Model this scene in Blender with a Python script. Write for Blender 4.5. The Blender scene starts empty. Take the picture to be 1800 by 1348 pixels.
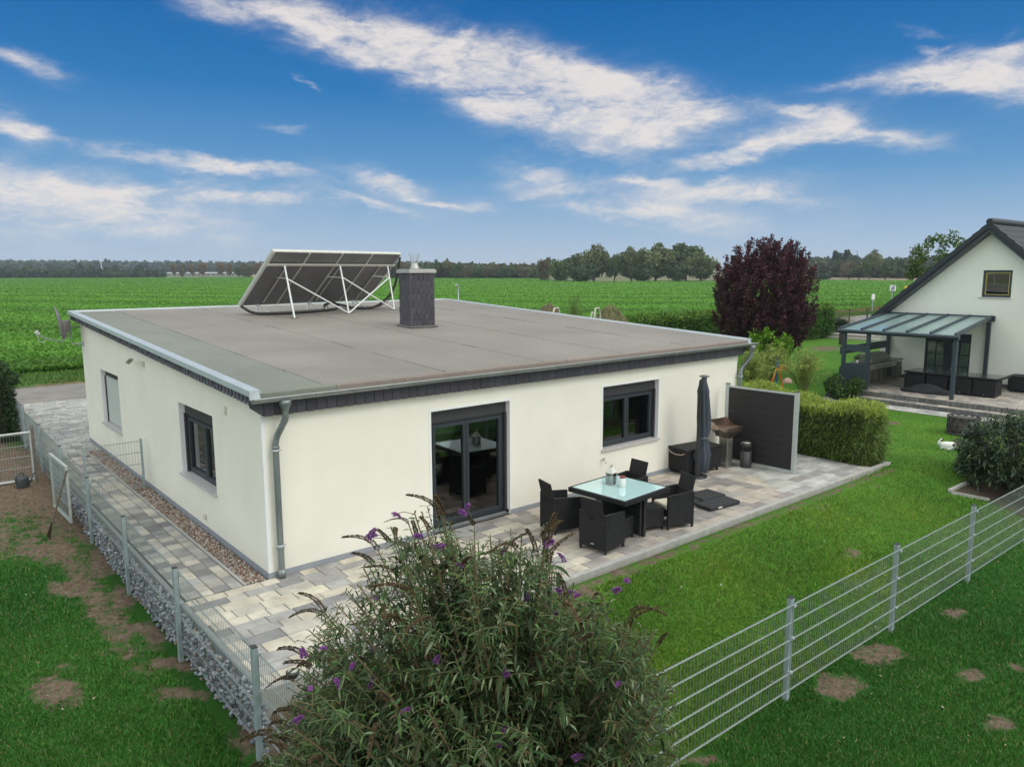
import bpy, bmesh, math, random
import numpy as np
from mathutils import Vector, Matrix
rnd = random.Random(7)
RG = np.random.default_rng(11)
HAZE = 0.00024
R = math.radians

# ------------------------------------------------------------ camera
SC = bpy.context.scene
COL = SC.collection
F_PX, PIT, ROLL, YAW = 1328.6, 0.14831, -0.00381, -0.69587
CAM = np.array([-3.7712, -9.7314, 4.1714])
_f = np.array([-math.sin(YAW)*math.cos(PIT), math.cos(YAW)*math.cos(PIT), -math.sin(PIT)])
_r = np.array([math.cos(YAW), math.sin(YAW), 0.0])
_u = np.cross(_r, _f)
_r, _u = math.cos(ROLL)*_r+math.sin(ROLL)*_u, -math.sin(ROLL)*_r+math.cos(ROLL)*_u
cd = bpy.data.cameras.new('camera'); cam = bpy.data.objects.new('camera', cd); COL.objects.link(cam)
M = Matrix.Identity(4)
for i in range(3):
    M[i][0] = _r[i]; M[i][1] = _u[i]; M[i][2] = -_f[i]; M[i][3] = CAM[i]
cam.matrix_world = M
cd.sensor_width = 36; cd.lens = 36*F_PX/1800; cd.clip_end = 9000; cd.clip_start = 0.1
SC.camera = cam
def ray(u, v): return _f+_r*(u-900)/F_PX+_u*(674-v)/F_PX
def at(axis, val, u, v):
    i = 'xyz'.index(axis); d = ray(u, v); return CAM+d*((val-CAM[i])/d[i])

# ------------------------------------------------------------ sky, sun, exposure
SUN_EL, SUN_AZ = 46.0, 160.0      # azimuth clockwise from +Y
w = bpy.data.worlds.new('World'); SC.world = w; w.use_nodes = True
nt = w.node_tree; nt.nodes.clear()
def N(t, **k):
    n = nt.nodes.new(t)
    for a, b in k.items(): setattr(n, a, b)
    return n
def L(a, b): nt.links.new(a, b)
def mth(op, a, b=None, c=None, clamp=False):
    n = N('ShaderNodeMath', operation=op, use_clamp=clamp)
    for i, x in enumerate((a, b, c)):
        if x is None: continue
        if isinstance(x, (int, float)): n.inputs[i].default_value = x
        else: L(x, n.inputs[i])
    return n.outputs[0]
out = N('ShaderNodeOutputWorld'); bg = N('ShaderNodeBackground')
sky = N('ShaderNodeTexSky', sky_type='NISHITA', sun_disc=False)
sky.sun_elevation = R(SUN_EL); sky.sun_rotation = R(SUN_AZ); sky.air_density = 1.0; sky.dust_density = 0.6; sky.ozone_density = 2.5
tc = N('ShaderNodeTexCoord'); sep = N('ShaderNodeSeparateXYZ'); L(tc.outputs['Generated'], sep.inputs[0])
sx, sy, sz = sep.outputs
az = mth('ARCTAN2', sx, sy); el = mth('ARCSINE', sz)
def ang(u, v):
    d = ray(u, v); d = d/np.linalg.norm(d); return math.atan2(d[0], d[1]), math.asin(d[2])
# stretched noise for cirrus
comb = N('ShaderNodeCombineXYZ'); L(mth('MULTIPLY', az, 1.0), comb.inputs[0]); L(mth('MULTIPLY', el, 2.6), comb.inputs[1])
rotm = N('ShaderNodeMapping'); rotm.inputs['Rotation'].default_value = (0, 0, R(-16)); L(comb.outputs[0], rotm.inputs[0])
nz = N('ShaderNodeTexNoise'); L(rotm.outputs[0], nz.inputs['Vector']); nz.inputs['Scale'].default_value = 9; nz.inputs['Detail'].default_value = 11; nz.inputs['Roughness'].default_value = 0.62; nz.inputs['Distortion'].default_value = 0.55
nz2 = N('ShaderNodeTexNoise'); L(rotm.outputs[0], nz2.inputs['Vector']); nz2.inputs['Scale'].default_value = 34; nz2.inputs['Detail'].default_value = 9; nz2.inputs['Roughness'].default_value = 0.68; nz2.inputs['Distortion'].default_value = 1.1
wv = N('ShaderNodeTexNoise'); L(comb.outputs[0], wv.inputs['Vector']); wv.inputs['Scale'].default_value = 7; wv.inputs['Detail'].default_value = 6; wv.inputs['Roughness'].default_value = 0.6
wsep = N('ShaderNodeSeparateXYZ'); L(wv.outputs['Color'], wsep.inputs[0])
azw = mth('ADD', az, mth('MULTIPLY', mth('SUBTRACT', wsep.outputs[0], 0.5), 0.16))
elw = mth('ADD', el, mth('MULTIPLY', mth('SUBTRACT', wsep.outputs[1], 0.5), 0.075))
CL = [  # u, v, half length, half width, tilt (deg, falling to the right), strength
 (470,20,150,30,14,.8),(640,62,150,34,17,.9),(800,110,150,48,16,1.1),(930,150,150,52,14,1.25),(1060,180,110,55,10,1.1),(1100,150,70,26,5,.8),
 (1190,213,70,24,0,1.3),(950,205,160,32,14,.8),(560,60,180,30,18,.45),
 (30,105,95,22,14,1.1),(20,212,90,24,16,1.2),(45,228,55,12,2,.7),(330,283,190,11,12,.75),(420,300,90,8,6,.7),(270,325,80,12,-2,1.0),
 (60,335,190,26,10,.95),(170,352,220,24,6,.7),(60,385,220,28,8,.55),(280,398,170,16,3,.5),(400,350,70,11,0,.8),(495,345,45,9,0,.6),
 (690,325,90,13,12,.9),(770,355,60,8,6,.9),(640,362,60,8,16,.7),(560,318,90,8,10,.35),
 (950,305,85,20,4,1.0),(960,335,80,14,-4,.8),(1130,310,60,10,6,.9),(1272,310,24,7,-20,.7),
 (1200,345,170,22,-8,.75),(1290,338,130,14,3,.7),(1100,368,110,10,2,.6),(1240,385,170,20,6,.5),
 (1380,248,100,20,-15,1.2),(1300,270,100,12,-8,1.0),(1530,240,120,16,6,.9),(1440,210,130,16,8,.4),(1370,198,50,9,4,.6),
 (1740,140,190,26,4,1.2),(1640,148,170,16,-2,.8),(1520,140,90,9,-8,.7),(1770,100,90,16,6,.8),(1640,85,26,12,35,.7),(1640,45,60,10,14,.5),(1765,62,16,9,0,.5),
 (555,148,26,7,32,.8),(495,216,60,8,0,.5),(1030,262,90,10,6,.5),
 (250,330,420,60,8,.34),(60,390,260,50,5,.42),(1250,352,300,52,0,.34),(1450,215,240,50,5,.26),(760,60,420,62,16,.30),(700,350,200,36,8,.30),(1000,200,260,70,10,.32),(1700,130,200,50,0,.3),(100,300,240,20,6,.4),
]
acc = None
for (u, v, hl, hw, t, a) in CL:
    v = v  # image row in the photograph, turned into a sky direction
    a0, e0 = ang(u, v); ct, st = math.cos(R(t)), math.sin(R(t))
    a1, e1 = ang(u+hl*ct, v+hl*st); a2, e2 = ang(u+hw*st, v-hw*ct)
    m00, m10, m01, m11 = a1-a0, e1-e0, a2-a0, e2-e0
    det = m00*m11-m01*m10
    da = mth('SUBTRACT', azw, a0); de = mth('SUBTRACT', elw, e0)
    p = mth('ADD', mth('MULTIPLY', da, m11/det), mth('MULTIPLY', de, -m01/det))
    q = mth('ADD', mth('MULTIPLY', da, -m10/det), mth('MULTIPLY', de, m00/det))
    r2 = mth('MULTIPLY_ADD', p, p, mth('MULTIPLY', q, q))
    g = mth('MULTIPLY', mth('EXPONENT', mth('MULTIPLY', r2, -0.9)), a)
    acc = g if acc is None else mth('ADD', acc, g)
fb = mth('ADD', mth('MULTIPLY', mth('SUBTRACT', nz.outputs[0], 0.5), 2.0), mth('MULTIPLY', mth('SUBTRACT', nz2.outputs[0], 0.5), 1.0))
acc = mth('MINIMUM', acc, 1.5)
dens = mth('MULTIPLY', acc, mth('ADD', 0.72, fb))
cr = N('ShaderNodeMapRange', interpolation_type='SMOOTHSTEP'); L(dens, cr.inputs[0]); cr.inputs[1].default_value = 0.02; cr.inputs[2].default_value = 1.50
# thin milky veil low on the horizon
veil = mth('MULTIPLY', mth('EXPONENT', mth('MULTIPLY', mth('MAXIMUM', el, 0.0), -11.0)), 0.30)
# soft tint of the clear sky by height (deep blue overhead in the frame, pale at the horizon)
rmp = N('ShaderNodeValToRGB'); L(mth('MULTIPLY', mth('MAXIMUM', el, 0.0), 1/0.40), rmp.inputs[0])
E_ = rmp.color_ramp.elements
E_[0].position = 0; E_[0].color = (0.50, 0.60, 0.74, 1); E_[1].position = 1; E_[1].color = (0.0, 0.085, 0.31, 1)
for pos, c in ((0.12, (0.33, 0.49, 0.69, 1)), (0.30, (0.115, 0.32, 0.60, 1)), (0.55, (0.018, 0.185, 0.49, 1)), (0.78, (0.0, 0.125, 0.40, 1))):
    e = E_.new(pos); e.color = c
nis = N('ShaderNodeMix', data_type='RGBA', blend_type='MULTIPLY'); nis.inputs[0].default_value = 1
L(sky.outputs[0], nis.inputs[6]); nis.inputs[7].default_value = (0.10, 0.10, 0.10, 1)
clear = N('ShaderNodeMix', data_type='RGBA'); clear.inputs[0].default_value = 0.96
L(nis.outputs[2], clear.inputs[6]); L(rmp.outputs[0], clear.inputs[7])
mixc = N('ShaderNodeMix', data_type='RGBA'); L(mth('MULTIPLY', cr.outputs[0], 0.92), mixc.inputs[0]); L(clear.outputs[2], mixc.inputs[6]); mixc.inputs[7].default_value = (0.84, 0.785, 0.75, 1)
# bright closed cloud added overhead and behind the viewer, unseen, as fill light
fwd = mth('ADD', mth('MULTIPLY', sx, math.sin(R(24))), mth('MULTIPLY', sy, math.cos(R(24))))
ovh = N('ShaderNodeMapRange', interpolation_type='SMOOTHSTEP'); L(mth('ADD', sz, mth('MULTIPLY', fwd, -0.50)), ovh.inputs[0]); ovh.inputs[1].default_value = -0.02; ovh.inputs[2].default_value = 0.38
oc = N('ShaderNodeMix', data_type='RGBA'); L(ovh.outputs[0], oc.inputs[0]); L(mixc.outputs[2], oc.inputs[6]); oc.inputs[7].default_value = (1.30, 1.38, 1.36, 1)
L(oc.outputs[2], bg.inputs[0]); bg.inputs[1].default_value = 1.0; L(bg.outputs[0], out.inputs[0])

sd = bpy.data.lights.new('sun', 'SUN'); so = bpy.data.objects.new('sun', sd); COL.objects.link(so)
sd.energy = 1.15; sd.angle = R(24); sd.color = (1.0, 0.94, 0.85)
dv = Vector((math.sin(R(SUN_AZ))*math.cos(R(SUN_EL)), math.cos(R(SUN_AZ))*math.cos(R(SUN_EL)), math.sin(R(SUN_EL))))
so.rotation_euler = (-dv).to_track_quat('-Z', 'Y').to_euler()
SC.view_settings.view_transform = 'Standard'; SC.view_settings.look = 'None'; SC.view_settings.exposure = 0.0; SC.view_settings.gamma = 1.0
SC.render.engine = 'CYCLES'

# ------------------------------------------------------------ materials
MATS = {}
def mat(name, col=(0.5, 0.5, 0.5), rough=0.7, metal=0.0, var=0.12, scale=8.0, bump=0.0, bscale=None, attr=False, spec=0.5, trans=0.0, glass=False, stretch=None, detail=6, coat=0.0, col2=None, thr=None):
    if name in MATS: return MATS[name]
    m = bpy.data.materials.new(name); m.use_nodes = True; MATS[name] = m
    t = m.node_tree; b = t.nodes['Principled BSDF']; o = t.nodes['Material Output']
    n = t.nodes.new; l = t.links.new
    tcn = n('ShaderNodeTexCoord'); vec = tcn.outputs['Object']
    if stretch:
        mp = n('ShaderNodeMapping'); mp.inputs['Scale'].default_value = stretch; l(vec, mp.inputs[0]); vec = mp.outputs[0]
    nzz = n('ShaderNodeTexNoise'); nzz.inputs['Scale'].default_value = scale; nzz.inputs['Detail'].default_value = detail; nzz.inputs['Roughness'].default_value = 0.6; l(vec, nzz.inputs['Vector'])
    mr = n('ShaderNodeMapRange'); l(nzz.outputs[0], mr.inputs[0]); mr.inputs[1].default_value = 0.3; mr.inputs[2].default_value = 0.7; mr.inputs[3].default_value = 1-var; mr.inputs[4].default_value = 1+var
    if attr:
        at_ = n('ShaderNodeAttribute'); at_.attribute_name = 'col'; base = at_.outputs['Color']
    else:
        rg = n('ShaderNodeRGB'); rg.outputs[0].default_value = (*col, 1); base = rg.outputs[0]
    if col2:
        mx2 = n('ShaderNodeMix'); mx2.data_type = 'RGBA'; n2 = n('ShaderNodeTexNoise'); n2.inputs['Scale'].default_value = thr[0]; n2.inputs['Detail'].default_value = 7; l(vec, n2.inputs['Vector'])
        m2 = n('ShaderNodeMapRange'); l(n2.outputs[0], m2.inputs[0]); m2.inputs[1].default_value = thr[1]; m2.inputs[2].default_value = thr[2]
        l(m2.outputs[0], mx2.inputs[0]); l(base, mx2.inputs[6]); mx2.inputs[7].default_value = (*col2, 1); base = mx2.outputs[2]
    mu = n('ShaderNodeMix'); mu.data_type = 'RGBA'; mu.blend_type = 'MULTIPLY'; mu.inputs[0].default_value = 1
    l(base, mu.inputs[6]); l(mr.outputs[0], mu.inputs[7]); l(mu.outputs[2], b.inputs['Base Color'])
    b.inputs['Roughness'].default_value = rough; b.inputs['Metallic'].default_value = metal; b.inputs['Specular IOR Level'].default_value = spec
    b.inputs['Coat Weight'].default_value = coat
    if bump:
        nb = n('ShaderNodeTexNoise'); nb.inputs['Scale'].default_value = bscale or scale*4; nb.inputs['Detail'].default_value = 4; l(vec, nb.inputs['Vector'])
        bp = n('ShaderNodeBump'); bp.inputs['Strength'].default_value = bump; bp.inputs['Distance'].default_value = 0.02; l(nb.outputs[0], bp.inputs['Height']); l(bp.outputs[0], b.inputs['Normal'])
    if trans:
        tr = n('ShaderNodeBsdfTranslucent'); l(mu.outputs[2], tr.inputs[0]); ms = n('ShaderNodeMixShader'); ms.inputs[0].default_value = trans
        l(b.outputs[0], ms.inputs[1]); l(tr.outputs[0], ms.inputs[2]); l(ms.outputs[0], o.inputs[0])
    return m
def glassmat(name, tint=(0.75, 0.8, 0.8), alpha=0.75, rough=0.02, refl=None):
    if name in MATS: return MATS[name]
    m = bpy.data.materials.new(name); m.use_nodes = True; MATS[name] = m
    t = m.node_tree; t.nodes.clear(); n = t.nodes.new; l = t.links.new
    o = n('ShaderNodeOutputMaterial'); tr = n('ShaderNodeBsdfTransparent'); tr.inputs[0].default_value = (*tint, 1)
    gl = n('ShaderNodeBsdfGlossy'); gl.inputs['Roughness'].default_value = rough
    fr = n('ShaderNodeFresnel'); fr.inputs[0].default_value = 1.65
    mp = n('ShaderNodeMath'); mp.operation = 'MULTIPLY_ADD'; l(fr.outputs[0], mp.inputs[0]); mp.inputs[1].default_value = 1.5; mp.inputs[2].default_value = 0.03; mp.use_clamp = True
    nz_ = n('ShaderNodeTexNoise'); nz_.inputs['Scale'].default_value = 1.4; b_ = n('ShaderNodeBump'); b_.inputs['Strength'].default_value = 0.03; l(nz_.outputs[0], b_.inputs['Height']); l(b_.outputs[0], gl.inputs['Normal'])
    ms = n('ShaderNodeMixShader'); l(mp.outputs[0], ms.inputs[0]); l(tr.outputs[0], ms.inputs[1]); l(gl.outputs[0], ms.inputs[2]); l(ms.outputs[0], o.inputs[0])
    return m

# ------------------------------------------------------------ object helpers
def tag(o, label=None, cat=None, group=None, kind=None):
    if label: o['label'] = label
    if cat: o['category'] = cat
    if group: o['group'] = group
    if kind: o['kind'] = kind
    return o
def empty(name, loc=(0, 0, 0), rz=0, label=None, cat=None, group=None):
    o = bpy.data.objects.new(name, None); COL.objects.link(o); o.location = loc; o.rotation_euler = (0, 0, rz); o.empty_display_size = 0.2
    return tag(o, label, cat, group)
def kids(o): return [c for c in bpy.data.objects if c.parent == o]
def copy_tree(o, parent=None, label=None):
    ch = kids(o)
    c = o.copy(); COL.objects.link(c); c.parent = parent
    for k in ch: copy_tree(k, c)
    if label: c['label'] = label
    return c
class MB:
    def __init__(s): s.v = []; s.f = []; s.c = []; s.sm = []
    def add(s, vs, fs, col=None, smooth=False):
        n = len(s.v); s.v += [tuple(map(float, p)) for p in vs]; s.f += [tuple(n+i for i in f) for f in fs]
        s.c += [col or (1, 1, 1)]*len(fs); s.sm += [smooth]*len(fs); return s
    def box(s, x0, x1, y0, y1, z0, z1, col=None, mtx=None):
        vs = [(x, y, z) for z in (z0, z1) for y in (y0, y1) for x in (x0, x1)]
        if mtx is not None: vs = [mtx@Vector(p) for p in vs]
        return s.add(vs, [(0, 2, 3, 1), (4, 5, 7, 6), (0, 1, 5, 4), (2, 6, 7, 3), (0, 4, 6, 2), (1, 3, 7, 5)], col)
    def bar(s, p, q, w_=0.04, h=None, col=None, up=(0, 0, 1)):
        p = Vector(p); q = Vector(q); d = (q-p).normalized(); h = h or w_; u = Vector(up)
        if abs(d.dot(u)) > 0.98: u = Vector((0, 1, 0))
        a = d.cross(u).normalized()*w_/2; b = a.cross(d).normalized()*h/2
        vs = [p-a-b, p+a-b, p+a+b, p-a+b, q-a-b, q+a-b, q+a+b, q-a+b]
        return s.add(vs, [(3, 2, 1, 0), (4, 5, 6, 7), (0, 1, 5, 4), (1, 2, 6, 5), (2, 3, 7, 6), (3, 0, 4, 7)], col)
    def tube(s, pts, r, n=8, col=None, caps=True):
        pts = [Vector(p) for p in pts]; rs = r if isinstance(r, (list, tuple)) else [r]*len(pts); rings = []; prev = None
        for i, p in enumerate(pts):
            d = (pts[min(i+1, len(pts)-1)]-pts[max(i-1, 0)]).normalized()
            if prev is None: a = d.cross(Vector((0, 0, 1)) if abs(d.z) < 0.95 else Vector((1, 0, 0))).normalized()
            else: a = (prev-d*prev.dot(d)).normalized()
            prev = a; b = d.cross(a)
            rings.append([p+(a*math.cos(2*math.pi*k/n)+b*math.sin(2*math.pi*k/n))*rs[i] for k in range(n)])
        vs = [v for g in rings for v in g]; fs = []
        for i in range(len(pts)-1):
            for k in range(n): fs.append((i*n+k, i*n+(k+1) % n, (i+1)*n+(k+1) % n, (i+1)*n+k))
        s.add(vs, fs, col, True)
        if caps:
            m = (len(pts)-1)*n; s.add(rings[0], [tuple(range(n-1, -1, -1))], col); s.add(rings[-1], [tuple(range(n))], col)
        return s
    def lathe(s, prof, n=20, c=(0, 0, 0), col=None, smooth=True, sx=1, sy=1):
        vs = []; fs = []
        for (r, z) in prof:
            for k in range(n): vs.append((c[0]+sx*r*math.cos(2*math.pi*k/n), c[1]+sy*r*math.sin(2*math.pi*k/n), c[2]+z))
        for i in range(len(prof)-1):
            for k in range(n): fs.append((i*n+k, i*n+(k+1) % n, (i+1)*n+(k+1) % n, (i+1)*n+k))
        fs.append(tuple(range(n-1, -1, -1))); fs.append(tuple((len(prof)-1)*n+k for k in range(n)))
        return s.add(vs, fs, col, smooth)
    def prism(s, poly, axis, a, b, col=None):   # poly of 2D points, extruded along axis
        n = len(poly)
        def P(p, t): return {'x': (t, p[0], p[1]), 'y': (p[0], t, p[1]), 'z': (p[0], p[1], t)}[axis]
        vs = [P(p, a) for p in poly]+[P(p, b) for p in poly]
        return s.add(vs, [tuple(range(n)), tuple(range(2*n-1, n-1, -1))]+[(i, i+n, (i+1) % n+n, (i+1) % n) for i in range(n)], col)
    def quad(s, a, b, c, d, col=None): return s.add([a, b, c, d], [(0, 1, 2, 3)], col)
    def build(s, name, m, parent=None, bevel=0, fix=True, loc=None):
        me = bpy.data.meshes.new(name); me.from_pydata(s.v, [], s.f); 
        if fix:
            bm = bmesh.new(); bm.from_mesh(me); bmesh.ops.recalc_face_normals(bm, faces=bm.faces); bm.to_mesh(me); bm.free()
        me.polygons.foreach_set('use_smooth', s.sm)
        ca = me.color_attributes.new('col', 'FLOAT_COLOR', 'CORNER')
        cc = np.ones((len(me.loops), 4), np.float32); k = 0
        for p, c in zip(s.f, s.c):
            cc[k:k+len(p), :3] = c; k += len(p)
        ca.data.foreach_set('color', cc.ravel())
        me.materials.append(m)
        o = bpy.data.objects.new(name, me); COL.objects.link(o); o.parent = parent
        if loc is not None: o.location = loc
        if bevel:
            b = o.modifiers.new('bevel', 'BEVEL'); b.width = bevel; b.segments = 2; b.limit_method = 'ANGLE'
        return o
def npmesh(name, V, F, C, m, parent=None, smooth=False):
    """V (n,3), F (k,3|4) int, C (k,3) colour per face"""
    me = bpy.data.meshes.new(name); k, q = F.shape
    me.vertices.add(len(V)); me.vertices.foreach_set('co', V.astype(np.float32).ravel())
    me.loops.add(k*q); me.loops.foreach_set('vertex_index', F.astype(np.int32).ravel())
    me.polygons.add(k); me.polygons.foreach_set('loop_start', np.arange(0, k*q, q, dtype=np.int32))
    me.update(calc_edges=True)
    if smooth: me.polygons.foreach_set('use_smooth', np.ones(k, bool))
    ca = me.color_attributes.new('col', 'FLOAT_COLOR', 'CORNER')
    cc = np.ones((k, q, 4), np.float32); cc[:, :, :3] = C[:, None, :]; ca.data.foreach_set('color', cc.ravel())
    me.materials.append(m); me.validate()
    o = bpy.data.objects.new(name, me); COL.objects.link(o); o.parent = parent
    return o
def unit(a): return a/np.maximum(np.linalg.norm(a, axis=-1, keepdims=True), 1e-9)
def leaves(P, D, ln, wd, C, droop=0.25):
    """leaf blades: kite of 4 verts, bent along its length. returns V,F,C"""
    n = len(P); D = unit(D); S = unit(np.cross(D, RG.normal(size=(n, 3)))); Nn = np.cross(S, D)
    ln = np.broadcast_to(ln, n)[:, None]; wd = np.broadcast_to(wd, n)[:, None]
    mid = P+D*ln*0.5; tip = P+D*ln-Nn*ln*droop
    V = np.stack([P, mid+S*wd/2, tip, mid-S*wd/2], 1).reshape(-1, 3)
    F = np.arange(4*n).reshape(n, 4)
    return V, F, C
def longleaves(P, D, ln, wd, C, droop=0.35):
    """lanceolate leaves drooping towards the ground: 6 verts, 2 quads"""
    n = len(P); D = unit(D); up = np.array([0, 0, 1.0]); S = unit(np.cross(D, up)+RG.normal(size=(n, 3))*0.35)
    ln = np.broadcast_to(ln, n)[:, None]; wd = np.broadcast_to(wd, n)[:, None]
    Z = np.array([0, 0, -1.0])
    m1 = P+D*ln*0.38+Z*ln*droop*0.10; m2 = P+D*ln*0.72+Z*ln*droop*0.42; tip = P+D*ln+Z*ln*droop
    V = np.stack([P, m1+S*wd*0.5, m2+S*wd*0.36, tip, m2-S*wd*0.36, m1-S*wd*0.5], 1).reshape(-1, 3)
    b = (np.arange(n)*6)[:, None]
    F = np.concatenate([b+np.array([[0, 1, 2, 5]]), b+np.array([[5, 2, 3, 4]])], 0)
    return V, F, np.concatenate([C, C], 0)
def pick(pal, n, jit=0.15):
    pal = np.array(pal); c = pal[RG.integers(0, len(pal), n)]*(1+RG.normal(size=(n, 1))*jit)
    return np.clip(c, 0.002, 1)
LEAF = mat('leaf', attr=True, rough=0.55, var=0.15, scale=3, trans=0.22, spec=0.35)
LEAFG = mat('glossy leaf', attr=True, rough=0.38, var=0.12, scale=4, trans=0.12, spec=0.5)
BARK = mat('bark', (0.10, 0.075, 0.055), 0.9, var=0.3, scale=14, bump=0.6)
TWIG = mat('twig', attr=True, rough=0.85, var=0.2, scale=20)

# ------------------------------------------------------------ ground
def ss(a, b, x):
    t = np.clip((x-a)/(b-a), 0, 1); return t*t*(3-2*t)
def G(x, y):
    x = np.asarray(x, float); y = np.asarray(y, float)
    front = -0.022-0.508*ss(-2.9, -5.6, y)
    right = -0.03-0.47*ss(13.1, 18.5, x)*(1-ss(5, 11, y)*0.4)
    right = right*(1-ss(14.5, 18.5, y))-0.015
    z = np.minimum(front, right)
    left = np.interp(y, [3, 8.8, 17], [-0.54, -0.27, -0.02])
    z = np.where((y > -5.6) & (y <= -2.72), z+(np.minimum(-.53, z)-z)*(1-ss(-1.25, -.2, x)), z)
    z = np.where(x < -1.19, np.where(y < -5.3, -0.53, np.minimum(left, z)), z)
    inb = (x > -1.15) & (x < 12.3) & (y > -2.72) & (y < 18.8)
    z = np.where(inb, -0.25, z)
    return z
def sheet(name, xs, ys, zf, m, extra=None):
    X, Y = np.meshgrid(xs, ys); Z = zf(X, Y)+0*X
    V = np.stack([X, Y, Z], -1).reshape(-1, 3); nx, ny = len(xs), len(ys)
    i = (np.arange(ny-1)[:, None]*nx+np.arange(nx-1)[None]).ravel()
    F = np.stack([i, i+1, i+1+nx, i+nx], 1)
    o = npmesh(name, V, F, np.ones((len(F), 3)), m, smooth=True)
    if extra is not None:
        a = o.data.attributes.new('bare', 'FLOAT', 'POINT'); a.data.foreach_set('value', extra(X, Y).ravel().astype(np.float32))
        a = o.data.attributes.new('zone', 'FLOAT', 'POINT'); a.data.foreach_set('value', zone(X, Y).ravel().astype(np.float32))
    tag(o, kind='structure'); return o
BARE = []   # x, y, rx, ry, strength
def bp(u, v, ru, rv, z, s=1.0):
    c = at('z', z, u, v); a = at('z', z, u+ru, v); b = at('z', z, u, v+rv)
    BARE.append((c[0], c[1], a[0]-c[0], a[1]-c[1], b[0]-c[0], b[1]-c[1], s))
for t in [(1545,1150,52,20,-.53,1.1),(1475,1205,46,26,-.53,1.1),(1455,1190,30,14,-.53,.7),(1680,1077,26,10,-.53,.9),(1705,1185,30,15,-.53,1),(1760,1273,36,17,-.53,1),(1665,1075,20,8,-.53,.6),(1500,993,18,8,-.5,.8),(1240,1335,60,14,-.53,.8),(1790,1175,20,12,-.53,.8),
          (125,1035,44,15,-.54,1.2),(190,1087,16,6,-.54,1),(95,1215,52,26,-.54,1.2),(110,1170,30,10,-.54,.7),(245,1105,44,12,-.54,.9),(290,1165,34,15,-.54,1),(320,1218,60,14,-.54,1),(280,1230,20,8,-.54,.6),(90,975,90,24,-.52,.9),(40,850,110,60,-.4,1.6),(130,900,50,42,-.45,1.4),(180,985,30,30,-.5,1),(215,1050,24,30,-.52,1),(270,1120,24,24,-.54,.9),(330,1170,20,22,-.54,.8),(355,1290,20,10,-.54,.5),(420,1310,25,26,-.54,.7),(190,1340,40,8,-.54,.8),(0,960,30,30,-.5,.8),(150,940,40,20,-.5,1),
          (1215,968,18,8,-.1,.8),(1435,905,28,8,-.2,.6),(1395,880,12,6,-.1,.7),(1130,985,50,10,-.12,.9),(1290,930,26,6,-.1,.8),(1090,1010,40,10,-.1,.8),(1430,870,22,5,-.1,.8),(1500,845,16,4,-.1,.7),(1010,1060,60,16,-.15,.9),(1570,743,14,3,-.5,1),(1690,778,18,4,-.5,.8),(1700,752,22,8,-.5,.35),(1540,868,26,8,-.2,.45),(1450,612,40,6,-.3,.8),(1620,600,60,8,-.3,.3),(480,1240,90,50,-.2,.9),(620,1230,60,30,-.3,.8),(560,1270,80,40,-.4,.8)]: bp(*t)
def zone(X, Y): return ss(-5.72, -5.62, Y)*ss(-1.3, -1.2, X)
def bare(X, Y):
    b = np.zeros_like(X)
    for (cx, cy, ax, ay, bx, by, s) in BARE:
        det = ax*by-ay*bx
        p = ((X-cx)*by-(Y-cy)*bx)/det; q = (-(X-cx)*ay+(Y-cy)*ax)/det
        b = np.maximum(b, s*np.exp(-(p*p+q*q)*0.9))
    # trodden edges: along the gabion, along the terrace kerb
    b = np.maximum(b, 0.75*np.exp(-((X+1.75)/0.30)**2)*(Y > -5)*(Y < 14)*ss(-3.2, 1.5, Y))
    b = np.maximum(b, 0.62*np.exp(-((Y+2.93)/0.13)**2)*(X > 0)*(X < 12.5))
    b = np.maximum(b, 0.85*np.exp(-((X+4.2)/3.2)**2)*ss(3.6, 5.5, Y)*(1-ss(8.5, 9.3, Y)))
    return b
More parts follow.
